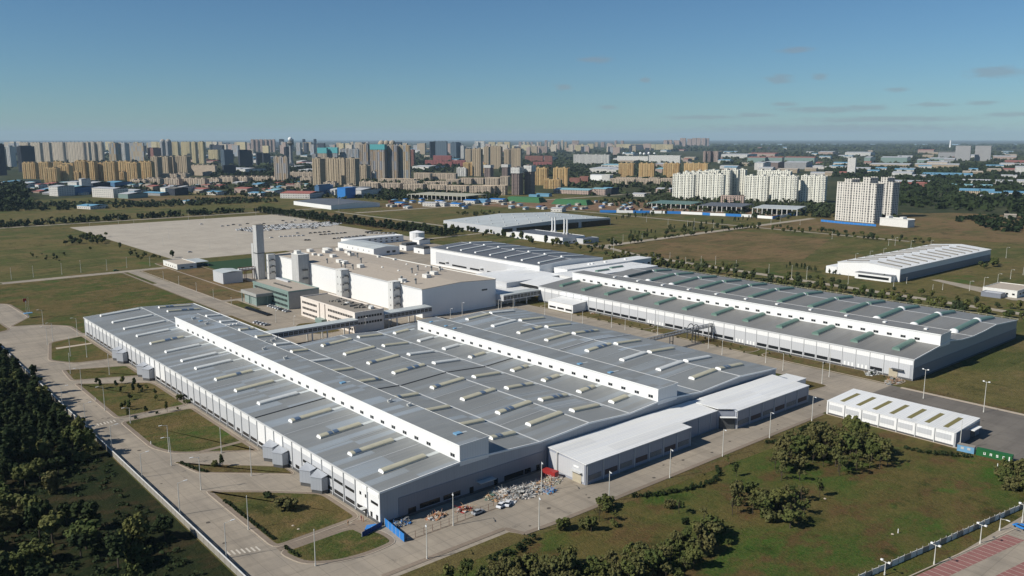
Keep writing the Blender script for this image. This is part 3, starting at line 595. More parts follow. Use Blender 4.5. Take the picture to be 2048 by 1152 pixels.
# low parapet rail along far side
m=MB(); m.box(556.2,556.35,176,452,12.3,12.45)
for i in range(62): m.box(556.2,556.35,176+i*4.5,176.2+i*4.5,11.4,12.3)
m.build('edge_rail',mt('ivory'),B)
MB().ext([(417.3,11),(446,13.4),(446,13.7),(417.3,11.3)],455.2,478).build('end_roof',mt('roof_white'),B)
MB().box(459,556,455.2,484,0,12.6).build('end_block',mt('wall_white'),B)
MB().box(458.8,556.2,455.1,484.3,12.65,12.95).build('end_roof',mt('roof_white'),B)
for x in (470,492,514): skylight(B,[(400,12.8),(600,12.8)],x,x+14,462+ (x-470)*.2,3.2,1.2,'teal_vault')
bx=empty('white_annex',(403.6,404.5,0),0,'low white annex with dark window strip, before the left end of the green-skylight hall','building')
MB().ext([(403.7,0),(417.1,0),(417.1,6.9),(403.7,5.9)],404.5,429.5).build('wall',mt('wall_white'),bx); MB().ext([(403.4,5.95),(417.05,7.0),(417.05,7.25),(403.4,6.2)],404.2,429.8).build('roof',mt('roof_white'),bx)
for y in (408.5,416.7,425): xwin(bx,403.7,y,1.9,6.6,1.3)
MB().box(403.55,417,404.35,404.6,0,.8).build('plinth',mt('plinth'),bx)
# ---- white long shed C (three bays)
C=empty('storage_shed',(200,193.5,0),0,'long low white-roofed shed along the front road, against the nearest big hall','shed')
def shedseg(x0,x1,y0,y1,zf,zb):
    MB().add([(x0,y0,0),(x1,y0,0),(x1,y1,0),(x0,y1,0),(x0,y0,zf),(x1,y0,zf),(x1,y1,zb),(x0,y1,zb)],[(3,2,1,0),(4,5,6,7),(0,1,5,4),(1,2,6,5),(2,3,7,6),(3,0,4,7)]).build('wall',mt('shed_wall'),C)
    MB().add([(x0-.25,y0-.35,zf+.03),(x1+.25,y0-.35,zf+.03),(x1+.25,y1+.2,zb+.03),(x0-.25,y1+.2,zb+.03),(x0-.25,y0-.35,zf+.3),(x1+.25,y0-.35,zf+.3),(x1+.25,y1+.2,zb+.3),(x0-.25,y1+.2,zb+.3)],[(3,2,1,0),(4,5,6,7),(0,1,5,4),(1,2,6,5),(2,3,7,6),(3,0,4,7)]).build('roof',mt('roof_white'),C)
shedseg(200.4,259.6,193.4,212.6,7.5,8.5); shedseg(260,284.2,198.8,212.6,7.6,8.4); shedseg(290,346.5,193.0,212,7.6,8.6)
MB().add([(284.4,198.8,0),(289.8,194,0),(289.8,212,0),(284.4,212.3,0),(284.4,198.8,7.5),(289.8,194,7.5),(289.8,212,8.3),(284.4,212.3,8.3)],[(3,2,1,0),(4,5,6,7),(0,1,5,4),(1,2,6,5),(2,3,7,6),(3,0,4,7)]).build('wall',mt('shed_wall'),C)
MB().prism([(284.3,198.3),(289.9,193.3),(289.9,212),(284.3,212.4)],8.5,8.72).build('roof',mt('roof_white'),C)
MB().prism([(284.7,197.6),(289.4,193.4),(289.6,193.8),(285,198.1)],0,5.2).build('gateway',mt('dark_steel'),C)
MB().prism([(283.5,196.4),(288.6,191.8),(289.4,193),(284.6,197.5)],5.3,5.5).build('canopy',mt('trim_white'),C)
MB().box(200.25,200.45,193.9,212.2,.9,7.4).build('end_cladding',mt('wall_panel'),C)
for x0,x1,y in ((201,259.4,193.4),(290.4,346.3,193.0)):
    n_=int((x1-x0)/8.3); st=(x1-x0)/n_
    for i in range(n_+1):
        x=x0+i*st; MB().box(x-.12,x+.12,y-.3,y-.02,0,7.4).build('downpipe',mt('gutter'),C)
        if i<n_:
            w_=MB().box(x+.9,x+st-.9,y-.1,y+.1,1.3,3.2).build('window',mt('plinth'),C)
            mm=MB()
            for q in np.arange(x+1.2,x+st-1,.55): mm.box(q,q+.12,y-.14,y-.1,1.3,3.2)
            subs(w_,C,mm,'louvre','rust' if i%2 else 'steel')
for x in (264,272,280): MB().box(x-.1,x+.1,198.5,198.79,0,7.4).build('downpipe',mt('gutter'),C)
MB().box(200.1,200.42,195.3,199.6,0,3.6).build('roller_door',mt('door_beige'),C); MB().box(199,200.3,195,200.2,4.0,4.2).build('canopy',mt('steel'),C)
MB().box(200.12,200.3,196.6,199.2,5.4,6.0).build('sign_board',mt('trim_white'),C); MB().tube((200.1,207.5,1),(200.1,207.5,8.2),.4,.4,8).build('flue',mt('steel'),C)
# ---- white store D
D=empty('storage_hall',(337.5,124.2,0),0,'white storage hall with olive roof strips and grey wall panels, by the loading yard','warehouse')
gable(D,[(337.2,5.9),(360.6,6.7)],124.2,178.5,'wall_white','roof_white',trim=False)
for i in range(7):
    y=129.6+7.3*i
    fz=lambda x:5.9+(x-337.2)*.8/23.4+.205
    m=MB().add([(340.5,y-1,fz(340.5)),(355.5,y-1,fz(355.5)),(355.5,y+1,fz(355.5)),(340.5,y+1,fz(340.5))],[(0,1,2,3)])
    q=m.build('roof_light',mt('ivory'),D); q.data.materials[0]=mt('olive_strip') if 'olive_strip' in MAT else plain('olive_strip',(.19,.165,.06),.6)
for i in range(7):
    y=124.9+7.6*i; MB().box(337.1,337.3,y+.9,y+6.8,2.4,4.6).build('wall_panel',mt('wall_panel'),D)
for i in range(8): y=124.6+7.6*i; MB().box(336.85,337.1,y-.15,y+.15,0,5.9).build('downpipe',mt('gutter'),D)
MB().box(337.05,337.3,124.5,178,0,.8).build('plinth',mt('plinth'),D); MB().box(337.3,360.4,124.0,124.3,.1,5.6).build('end_cladding',mt('dark_panel'),D)
MB().box(350,357.5,122,124,4.2,4.5).build('canopy',mt('trim_white'),D); MB().box(351.5,356,123.85,124.1,0,3.8).build('roller_door',mt('dark_steel'),D)
# ---- containers
def container(name,x,y,rz,Lx,mat,label,text=None,doors=True):
    r=empty(name,(x,y,0),rz,label,'container')
    W_,Hh=2.44,2.6; m=MB(); n_=int(Lx/.28)
    V=[(0,0,Lx,0)]
    def corr(y0,sgn):
        pts=[]
        for i in range(n_+1):
            xx=i*Lx/n_; pts.append((xx,y0+sgn*(.035 if i%2 else 0)))
        return pts
    a=corr(0,1); b=corr(W_,-1)
    m.prism(a+b[::-1],.15,Hh-.02)
    m.build('body',mt(mat),r,off=(0,0,0))
    f=MB()
    for xx in (0,Lx-.12):
        for yy in (-.02,W_-.1): f.box(xx,xx+.12,yy,yy+.12,0,Hh)
    for yy in (-.021,W_-.09): f.box(.12,Lx-.12,yy,yy+.1,.0,.15).box(.12,Lx-.12,yy,yy+.1,Hh-.12,Hh+.01)
    f.box(-.01,.11,.1,W_-.1,Hh-.12,Hh+.01).box(Lx-.11,Lx+.01,.1,W_-.1,Hh-.12,Hh+.01); f.build('frame',mt(mat),r,off=(0,0,0))
    d=MB().box(Lx-.02,Lx+.04,.12,W_/2-.02,.2,Hh-.2).box(Lx-.02,Lx+.04,W_/2+.02,W_-.12,.2,Hh-.2)
    dd=d.build('door',mt(mat),r,off=(0,0,0)); bar=MB()
    for yy in (.4,.9,1.5,2.0): bar.tube((Lx+.07,yy,.2),(Lx+.07,yy,Hh-.2),.025)
    q=bar.build('lock_bar',mt('steel'),off=(0,0,0)); q.parent=dd
    return r
cu=container('shipping_container',334.4+.6,115.6,R(-82),12.2,'green_paint','green shipping container with white letters at the edge of the loading yard')
# letters on the side facing the camera: local -y side
def letters(root,word,x0,y,z0,h,gap,mat,name='lettering'):
    T=h*.2; wd=h*.72
    G={'U':[(0,0,T,h),(wd-T,0,wd,h),(T,0,wd-T,T)],'A':[(0,0,T,h),(wd-T,0,wd,h),(T,h-T,wd-T,h),(T,h*.4,wd-T,h*.4+T*.8)],
       'S':[(0,0,wd,T),(0,h-T,wd,h),(0,h*.42,wd,h*.42+T),(0,h*.5,T,h-T),(wd-T,T,wd,h*.45)],'C':[(0,0,T,h),(T,0,wd,T),(T,h-T,wd,h)]}
    for i,ch in enumerate(word):
        m=MB()
        for a,b,c,d in G[ch]: m.box(x0+i*gap+a,x0+i*gap+c,y-.03,y,z0+b,z0+d)
        m.build('letter_'+ch.lower(),mt(mat),root,off=(0,0,0))
letters(cu,'UASC',2.6,-.02,.85,1.0,2.15,'trim_white'); MB().box(11.1,11.45,-.05,-.02,.5,2.1).build('marking_panel',mt('trim_white'),cu,off=(0,0,0))
cb=container('site_cabin',333.8+.6,122.3,R(-82),6.0,'blue_paint','small blue cabin container with two windows, between the white storage hall and the green container')
for x in (1.3,3.6):
    wq=MB().box(x,x+1.1,-.05,.0,1.1,2.0).build('window',mt('white_plastic'),cb,off=(0,0,0))
MB().box(-.05,6.05,-.1,2.54,2.62,2.72).build('roof',mt('roof_tan_dark'),cb,off=(0,0,0))
container('shipping_container',194.6,209.5,R(-80),5.6,'red_paint','dark red container in the corner between the long white-roofed shed and the big hall')
# ---- paint shop E with stack and stair towers
E_=empty('paint_shop',(316.5,461,0),0,'tall windowless white block with flat tan roof and many rooftop units','factory')
PE=[(316.4,19.5),(349,21.0),(381,19.4)]
MB().ext([(316.4,0),(381,0)]+PE[::-1],461,690).build('wall',mt('wall_white'),E_)
MB().ext([(316.2,19.52),(349,21.05),(381.2,19.42),(381.2,19.75),(349,21.3),(316.2,19.8)],460.8,690.2).build('roof',mt('roof_tan'),E_)
MB().box(380.9,381.5,461,690,19.8,20.3).build('parapet',mt('stone_white'),E_); MB().box(316.0,316.2,460.8,690,19.3,20.0).build('gutter',mt('gutter'),E_)
MB().box(368,373,460.9,461.1,12.6,13.8).build('vent_grille',mt('dark_steel'),E_)
def unit(root,x,y,z,lx,ly,h,mat='stone_white'):
    q=MB().box(x-lx/2,x+lx/2,y-ly/2,y+ly/2,z,z+h).build('rooftop_unit',mt(mat),root); return q
for x,y,lx,ly,h in ((343.6,632,5,8,3),(333,569,5,8,3.2),(322,493,5,8,3.2),(343,493.5,5,9,3),(355,501,5,9,3),(362,634,5,8,3),(334,604,5,8,3),(333,594,5,9,3.2),(340,648,4,6,2),(352,660,6,9,3),(368,650,5,8,3),(360,672,6,16,3.4),(345,676,5,9,3),(330,674,5,7,2.6),(372,672,5,10,3),(338,655,4,5,2.4),(375,520,3,4,2),(378,590,3,4,2),(376,612,3,4,2),(322,655,4,6,2.5)): unit(E_,x,y,interp(PE,x)+.1,lx*.8,ly*.62,h*.85)
for x,y in ((324.8,607.5),(324,583.4),(323.8,577),(324.4,566),(343.8,586.5),(358.5,617),(357,626),(345.2,515.6),(357,525),(323.9,479.3),(364,517),(369,513),(322,494),(344,493)):
    z=interp(PE,x)+.2; t=MB().tube((x,y,z),(x,y,z+3.2),.55,.55,8).tube((x,y,z+3.1),(x-.9,y,z+4.1),.7,.7,8).dome((x,y,z+3.4),.9,.8,8,3).build('exhaust_stack',mt('scrap_grey'),E_)
for x,y in ((344,555),(344,532),(343.4,507.6),(322,490),(370,560),(375,540)): MB().dome((x,y,interp(PE,x)+.2),1.1,1.0,8,3).build('roof_cowl',mt('stone_white'),E_)
for x,y,lx,ly in ((330,640,.4,60),(360,560,.4,90),(337,520,.4,70)): MB().box(x,x+.25,y-ly/2,y+ly/2,interp(PE,x)+.25,interp(PE,x)+.45).build('roof_pipe',mt('roof_tan_dark'),E_)
S_=empty('exhaust_tower',(301,686.5,0),0,'tall square off-white exhaust tower rising above the windowless white block','chimney')
MB().box(299.0,305.5,683.0,690.2,0,47).build('shaft',mt('stack_wall'),S_); MB().box(298.8,303,690.3,694.5,0,30.5).build('side_shaft',mt('stack_wall'),S_)
MB().box(298.9,305.6,682.9,690.3,47.0,47.5).build('rim',mt('roof_tan_dark'),S_); MB().box(298.6,305.8,682.7,690.4,22.5,23.1).build('band',mt('dark_steel'),S_)
def stair(x,y,wx,wy,h,label,name='stair_tower'):
    r=empty(name,(x,y,0),0,label,'stair tower','stair towers on the windowless white block')
    MB().box(x,x+wx,y-wy,y,0,h).build('shaft',mt('f_stair'),r); MB().box(x-.15,x+wx+.15,y-wy-.15,y+.15,h,h+.35).build('roof',mt('stone_white'),r)
    for z in (h*.28,h*.52,h*.78):
        MB().box(x+wx*.35,x+wx*.75,y-wy-1.6,y-wy-.02,z,z+.2).box(x+wx*.35,x+wx*.75,y-wy-1.6,y-wy-1.5,z+.2,z+1.2).build('landing',mt('dark_steel'),r)
    return r
stair(306,682.4,6.5,5,21.5,'narrow stair tower just right of the tall exhaust tower'); 
stair(309.5,566.5,6.7,8.5,21.8,'stair tower behind the green-glass office'); stair(309.8,493,6.4,6,21.8,'stair tower behind the white three-storey office')
r=empty('service_tower',(307,632,0),0,'broad pale service tower against the windowless white block, near the exhaust tower','tower')
MB().box(306.5,316.3,622,634,0,27).build('shaft',mt('stack_wall'),r); MB().box(306.3,316.4,621.8,634.2,27,27.4).build('roof',mt('stone_white'),r); MB().box(308,312,627,632,27.4,30).build('roof_box',mt('stone_white'),r)
for z in (7,14): MB().box(310,314,620.2,621.98,z,z+1.2).build('landing',mt('dark_steel'),r)
# pipe bridge from the cube
r=empty('pipe_rack',(284,690,0),0,'rusty steel pipe rack between the pale cube building and the exhaust tower','pipe rack')
m=MB()
for z in (8,10.6): m.box(284,299,688,688.3,z,z+.35).box(284,299,691,691.3,z,z+.35)
for i in range(6): x=284.5+i*2.8; m.box(x,x+.25,688,688.25,8.3,10.6).box(x,x+.25,691,691.25,8.3,10.6)
m.build('truss',mt('rust'),r)
for x in (290,297): MB().box(x,x+.4,688,688.4,0,8).box(x,x+.4,691,691.4,0,8).build('leg',mt('rust'),r)
MB().box(284,299,688.8,690.6,8.6,10.2).build('duct',mt('trim_white'),r)
def cube(name,x0,x1,y0,y1,h,wall,roof,label,cat,wins=(),rise=.3,par=True):
    r=empty(name,(x0,y0,0),0,label,cat); MB().box(x0,x1,y0,y1,0,h).build('wall',mt(wall),r)
    if par:
        MB().box(x0+.3,x1-.3,y0+.3,y1-.3,h,h+.06).build('roof',mt(roof),r)
        MB().box(x0-.05,x0+.3,y0-.05,y1+.05,h-.2,h+.5).box(x1-.3,x1+.05,y0-.05,y1+.05,h-.2,h+.5).box(x0+.3,x1-.3,y0-.05,y0+.3,h-.2,h+.5).box(x0+.3,x1-.3,y1-.3,y1+.05,h-.2,h+.5).build('parapet',mt(wall),r)
    else: MB().ext([(x0-.2,h),((x0+x1)/2,h+rise),(x1+.2,h),(x1+.2,h+.25),((x0+x1)/2,h+rise+.25),(x0-.2,h+.25)],y0-.2,y1+.2).build('roof',mt(roof),r)
    for w_ in wins:
        if w_[0]=='x': xwin(r,x0,*w_[1:5],dx=.08)
        else: ywin(r,y0,*w_[1:5])
    return r
cube('plant_building',266.5,283.5,679.5,701,9.3,'wall_panel','roof_pale','pale windowless cube building standing on brown grass beside the exhaust tower','building',par=False,rise=.8)
cube('gatehouse',265,283,784,822,4.6,'stone_white','roof_tan','low cream building with tan roof at the corner of the big paved lot','building',[('x',790+6*i,2,1.4,1.3) for i in range(5)]+[('y',270,1.6,3,1.2),('y',278,1.6,3,1.2)])
r=empty('carport',(283.5,784,0),0,'flat pale carport on posts joined to the low cream building','carport')
MB().box(283.6,297,790,818,4.2,4.5).build('roof',mt('roof_pale'),r)
for x,y in ((296.5,791),(296.5,804),(296.5,817)): MB().box(x-.15,x+.15,y-.15,y+.15,0,4.2).build('post',mt('steel'),r)
# offices
G_=empty('office_building',(258,450,0),0,'white three-storey office with ribbon windows and a cluttered tan roof, joined to the covered footbridges','office')
MB().box(258.3,279.3,450.3,523,0,12.6).build('wall',mt('stone_pink'),G_); MB().box(258.8,278.8,451,522.5,12.6,12.7).build('roof',mt('roof_tan_dark'),G_)
MB().box(258.2,258.75,450.2,523.1,12.4,13.4).box(278.8,279.4,450.2,523.1,12.4,13.4).box(258.75,278.8,450.2,450.8,12.4,13.4).box(258.75,278.8,522.5,523.1,12.4,13.4).build('parapet',mt('stone_pink'),G_)
for z in (2.2,6.0,9.9):
    for a,b in ((500,521),(453,485)):
        n_=int((b-a)/2.1)
        for i in range(n_): 
            if i%1==0: xwin(G_,258.3,a+1+i*(b-a)/n_,z,1.6,1.5,dx=.09)
    for i in range(9):
        if z>3: ywin(G_,450.3,261+i*2,z,1.5,1.4)
for y in (496.5,489): MB().box(257.7,258.35,y-.6,y+.6,0,13).build('pilaster',mt('stone_pink'),G_)
MB().box(254.6,258.2,487,496,0,3.1).build('entrance',mt('glass_green'),G_)
for i in range(40): x=rnd.uniform(265,276);y=rnd.uniform(462,500); MB().box(x,x+rnd.uniform(.4,3),y,y+rnd.uniform(.4,3),12.7,12.7+rnd.uniform(.3,1.3)).build('roof_equipment',mt('roof_clutter'),G_)
for x,y in ((274,457),(276,460),(270,480)): unit(G_,x,y,12.7,2,3,1.4)
Fo=empty('office_building',(260.3,546,0),0,'green-glazed three-storey office with tan roof, behind the glass entrance pavilion','office')
MB().box(260.6,284.5,546.4,606,0,12.4).build('wall',mt('glass_green'),Fo); MB().box(261,284,546.2,546.38,.2,12.3).build('end_cladding',mt('grey_wall'),Fo)
MB().box(261,284.2,546.8,605.6,12.4,12.55).build('roof',mt('roof_tan'),Fo); MB().box(260.4,260.95,546.2,606.2,11.6,13.2).box(284.2,284.7,546.2,606.2,12.2,13.2).box(260.95,284.2,546.2,546.7,12.2,13.2).build('parapet',mt('glass_green'),Fo)
for z in (2.2,6.0,9.6):
    for i in range(24): xwin(Fo,260.6,549.5+i*2.3,z,1.7,1.7,dx=.09)
for i in range(12): MB().box(268.5,270,560+i*2.4,561.3+i*2.4,12.55,13.3).build('roof_cowl',mt('roof_clutter'),Fo)
MB().box(279,281,585,606,12.5,13.8).build('roof_duct',mt('wall_panel'),Fo)
Pv=empty('entrance_pavilion',(247,571,0),0,'glass pavilion with overhanging grey parapet, in front of the green-glazed office','pavilion')
MB().box(249.3,263.5,574,596,0,6.8).build('glazing',mt('glass_green'),Pv); MB().box(247.6,264.6,571.6,598.6,6.8,9.0).build('parapet',mt('grey_wall'),Pv); MB().box(248.4,263.8,572.4,597.8,9.0,9.06).build('roof',mt('roof_tan_dark'),Pv)
for x in (247.9,256,263.8):
    for y in (571.9,585,597.8):
        if x<250 or y<573: MB().box(x,x+.5,y,y+.5,0,6.8).build('column',mt('glass_green'),Pv)
for i in range(11): MB().box(249.2,249.32,575+i*2,575.2+i*2,0,6.7).build('mullion',mt('trim_white'),Pv)
# footbridges
def bridge(x0,x1,y0,y1,zb,zt,label,posts,rf='roof_pale'):
    r=empty('covered_footbridge',(x0,y0,0),0,label,'footbridge'); MB().box(x0,x1,y0,y1,zb,zt).build('body',mt('wall_panel'),r)
    MB().ext([(x0-.1,zt),(x1+.1,zt),(x1+.1,zt+.3),(x0-.1,zt+.3)],y0-.4,y1+.3).build('roof',mt(rf),r)
    n_=int((x1-x0)/3)
    for i in range(n_):
        a=x0+(x1-x0)*i/n_
        q=MB().box(a+.3,a+(x1-x0)/n_-.3,y0-.07,y0+.1,zb+1.0,zt-.7).build('window',mt('glass_dark'),r)
        w_=(x1-x0)/n_-.6
        subs(q,r,MB().box(a+.3+w_*.33,a+.4+w_*.33,y0-.12,y0-.07,zb+1,zt-.7).box(a+.3+w_*.66,a+.4+w_*.66,y0-.12,y0-.07,zb+1,zt-.7).box(a+.3,a+.3+w_,y0-.12,y0-.07,zb+1.9,zb+2.02),'frame','steel')
    for x in posts:
        for y in (y0+.4,y1-.8): MB().box(x-.35,x+.35,y,y+.5,0,zb).build('pillar',mt('stone_white'),r)
bridge(193,258.1,446,453.5,5.8,9.4,'covered footbridge between the nearest big hall and the white office',(206,227,237,252))
bridge(279.5,316.2,449.5,458,5.8,9.6,'short covered footbridge from the white office to the windowless white block',(289,303))
bridge(381.2,417,452.5,461.5,4.6,8.6,'covered footbridge between the windowless white block and the green-skylight hall',(392,404))
# ---- connectors and Hh, I
K_=empty('link_building',(382,463,0),0,'low building with white stepped roofs behind the footbridge, linking the big halls','building')
MB().box(381.3,417,463,545,0,8.2).build('wall',mt('wall_panel'),K_); MB().box(381.2,417.3,462.8,545.3,8.2,8.5).build('roof',mt('roof_white'),K_)
MB().box(404,463,476,519,8.55,12.2).build('raised_wall',mt('wall_panel'),K_); MB().box(403.8,463,475.8,519.4,12.2,12.5).build('raised_roof',mt('roof_white'),K_)
MB().box(417.4,478,478.5,545,0,8.1).build('wall',mt('wall_white'),K_); MB().box(417.4,478,478.6,545,8.15,8.45).build('roof',mt('roof_white'),K_)
Hh=empty('factory_hall',(463,503,0),0,'white factory hall with dark roof and long pale skylight ridges, behind the windowless white block','factory')
PH=[(463,16.3),(500,18.6),(539,16.3)]
gable(Hh,PH,503.5,659,'wall_white','roof_dark',ridges=(500,))
MB().box(462.85,463.1,512,650,2,13.3).build('wall_panel',mt('wall_panel'),Hh)
for i in range(7): y=512+21.5*i; skylight(Hh,PH,470,499,y,1.8,.9,'vault_white'); skylight(Hh,PH,503,530,y+7,1.8,.9,'vault_white')
for y,l_ in ((640,10),(613,22),(590,14),(565,14)): xwin(Hh,462.9,y,3.4,l_,1.6)
for y in (632,580): MB().box(460.5,463,y-2.5,y+2.5,5.6,5.9).build('canopy',mt('steel'),Hh)
I_=empty('utility_building',(477,485,0),0,'long white building with small square windows behind the far end of the green-skylight hall','building')
MB().box(477.3,583,485.2,501,0,13.9).build('wall',mt('wall_white'),I_); MB().box(477,583.3,485,501.3,13.9,14.2).build('roof',mt('roof_white'),I_)
for i in range(14): ywin(I_,485.2,481+7.6*i,9.8 if i else 8.6,3,1.6)
for x in (510,514,530,556): MB().box(x,x+2,492,494,14.2,15).build('roof_vent',mt('trim_white'),I_)
# pipe gantry
r=empty('pipe_gantry',(352,298,0),0,'elevated pipe gantry with arched loop, crossing between the two biggest grey halls','pipe rack')
m=MB()
for y in (296.6,299): m.box(352,416.8,y,y+.25,7.6,7.85).box(352,416.8,y,y+.25,9.0,9.25)
for i in range(22): x=352.2+i*3; m.box(x,x+.2,296.6,296.8,7.8,9.05).box(x,x+.2,299,299.2,7.8,9.05); 
m.build('truss',mt('dark_steel'),r)
for z,y in ((8.0,297.4),(8.0,298.3),(9.4,298)): MB().tube((351,y,z),(416.9,y,z),.28,.28,8).build('pipe',mt('steel'),r)
for x in (378,399,415): MB().box(x,x+.4,296.6,297,0,7.6).box(x,x+.4,298.9,299.3,0,7.6).box(x,x+.3,297,298.9,4,4.3).build('leg',mt('dark_steel'),r)
for y in (296,299.6):
    m=MB(); pts=[(395,y,3.0)]+[(398+3*math.cos(t),y,8.5+3*math.sin(t)) for t in np.linspace(math.pi,0,9)]+[(401,y,3.0)]
    for a,b in zip(pts,pts[1:]): m.tube(a,b,.26,.26,6)
    m.build('pipe_loop',mt('dark_steel'),r)
# ---- M, N, tanks and small
r=empty('workshop',(452,742.5,0),0,'grey-roofed white workshop between the windowless block and the paved car lot','building'); gable(r,[(450.5,7.7),(466,9.2),(482,7.8)],742.5,817,'wall_white','roof_pale',trim=False)
for x in (468,475): ywin(r,742.5,x,3.4,4,2.2)
for i in range(5): xwin(r,450.5,752+11*i,4.6,1.2,1.2)
cube('canteen',473,546,832,850,7,'wall_white','roof_white','long two-storey white building with square windows at the edge of the car lot','building',[('y',500+7.5*i,5.2,3,1.3) for i in range(6)]+[('y',500+7.5*i,2,3,1.3) for i in range(6)])
r=empty('storage_tank',(566,833,0),0,'taller white tank with conical roof beyond the workshop','tank'); MB().tube((566,833,0),(566,833,9.5),9,9,16).build('shell',mt('wall_white'),r); MB().tube((566,833,9.52),(566,833,11.5),9.3,.3,16).build('roof',mt('trim_white'),r)
cube('pump_house',541,556,792,806,5.2,'wall_white','roof_white','small white pump house with hipped roof beside the white tank','building',par=False,rise=2)
def coolers(x0,x1,y0,y1,h,label):
    r=cube('cooling_plant',x0,x1,y0,y1,h,'wall_white','roof_tan_dark',label,'building',[('x',(y0+y1)/2,1.8,2,1.6)])
    for i in range(5): MB().box(x0+1.2+i*(x1-x0-3)/5,x0+1.2+(i+.8)*(x1-x0-3)/5,y0+2,y1-2,h+.1,h+3).build('cooler',mt('dark_steel'),r)
coolers(500,518,757,770,5,'white plant building with dark coolers on its roof, behind the workshop'); coolers(499,510,722,741,5,'white plant building with dark coolers beside the dark-roofed hall')
r=cube('boiler_house',668.6,705,688,775,7.2,'wall_white','roof_dark','white boiler house with dark roof under four white chimneys','boiler house',[('y',680,2,3,2)])
cube('boiler_annex',690,716,676,687.5,5.2,'wall_panel','roof_dark','low annex in front of the boiler house','building'); cube('boiler_annex',672,686,781,792,4.5,'stone_white','roof_white','small cream building left of the boiler house','building')
for (a,b),l in zip(((1104.5,463),(1110,463.6),(1128.5,468),(1134.2,468.6)),('leftmost','second from the left','third from the left','rightmost')):
    x,y=at(a,b,7.3); q=empty('chimney',(x,y,7),0,l+' of the four slim white chimneys on the boiler house','chimney'); MB().tube((x,y,7.3),(x,y,25),1.0,.95,10).build('flue',mt('trim_white'),q); MB().tube((x,y,24.9),(x,y,25.3),1.08,1.08,10).build('rim',mt('steel'),q); MB().box(x-1.4,x+1.4,y-1.4,y+1.4,7.25,9).build('base',mt('steel'),q)
r=empty('warehouse',(676,801,0),0,'very wide pale metal warehouse with dark loading openings beyond the boiler house','warehouse'); PW=[(676,9.5),(776,13),(876,9.5)]
gable(r,PW,805,930,'wall_panel','roof_pale',trim=False)
for x0,x1 in ((676.5,693),(700,812),(818,875)): MB().box(x0,x1,804.8,805.1,0,7.6).build('dock_opening',mt('glass_dark'),r)
for i in range(36): x=690+(i%9)*21;y=815+(i//9)*28; MB().box(x,x+1.5,y,y+1.5,interp(PW,x)+.2,interp(PW,x)+1.2).build('roof_vent',mt('steel'),r)
# ---- K warehouse right
Kw=empty('warehouse',(706,317,0),0,'white-roofed warehouse with rows of low barrel skylights at far right','warehouse'); PK=[(316.8,10.8),(345,13.4),(373,10.8)]
# built with its ridge along X
m=MB(); V=[(y,z) for y,z in [(316.8,0)]+PK+[(373,0)]]; n_=len(V)
m.add([(706.5,y,z) for y,z in V]+[(903,y,z) for y,z in V],[tuple(range(n_)),tuple(range(2*n_-1,n_-1,-1))]+[((i+1)%n_,i,n_+i,n_+(i+1)%n_) for i in range(n_)]); m.build('wall',mt('wall_white'),Kw)
V=[(y,z+.05) for y,z in PK]+[(y,z+.35) for y,z in PK[::-1]]; V[0]=(316.4,V[0][1]);V[-1]=(316.4,V[-1][1]);V[2]=(373.4,V[2][1]);V[3]=(373.4,V[3][1])
m=MB().add([(706.2,y,z) for y,z in V]+[(903.3,y,z) for y,z in V],[tuple(range(6)),tuple(range(11,5,-1))]+[((i+1)%6,i,6+i,6+(i+1)%6) for i in range(6)]); m.build('roof',mt('roof_white'),Kw)
MB().box(707,903,316.55,316.85,.2,6.2).build('dark_cladding',mt('dark_panel'),Kw)
for i in range(11):
    x=716+i*16.5
    for a,b in ((320,341),(349,369)):
        za,zb=interp(PK,a)+.3,interp(PK,b)+.3; m=MB()
        m.add([(x-1.1,a,za),(x+1.1,a,za),(x+1.1,b,zb),(x-1.1,b,zb),(x-.6,a,za+.9),(x+.6,a,za+.9),(x+.6,b,zb+.9),(x-.6,b,zb+.9)],[(4,5,6,7),(0,1,5,4),(1,2,6,5),(2,3,7,6),(3,0,4,7)]); m.build('skylight',mt('roof_clutter'),Kw)
MB().box(698,706.4,320,352,0,5.2).build('front_annex',mt('wall_white'),Kw); MB().box(697.8,706.45,319.8,352.2,5.2,5.4).build('annex_roof',mt('roof_dark'),Kw); MB().box(697.85,698.1,322,349,1.5,3.6).build('window',mt('glass_dark'),Kw)
MB().box(706.6,727,373.5,384,0,6.3).build('side_annex',mt('wall_white'),Kw)
cube('works_office',701,735,224.5,249,5.2,'stone_white','roof_tan','low white office with tan roof at the right edge, beyond the tree row','building',[('x',227+4.5*i,2.6,1.8,1.3) for i in range(5)]+[('y',708+6*i,2.6,3,1.3) for i in range(4)])
cube('bus_shelter',690,699,232,246,3.2,'dark_panel','wall_panel','small grey shed between the tree row and the low white office','shed')
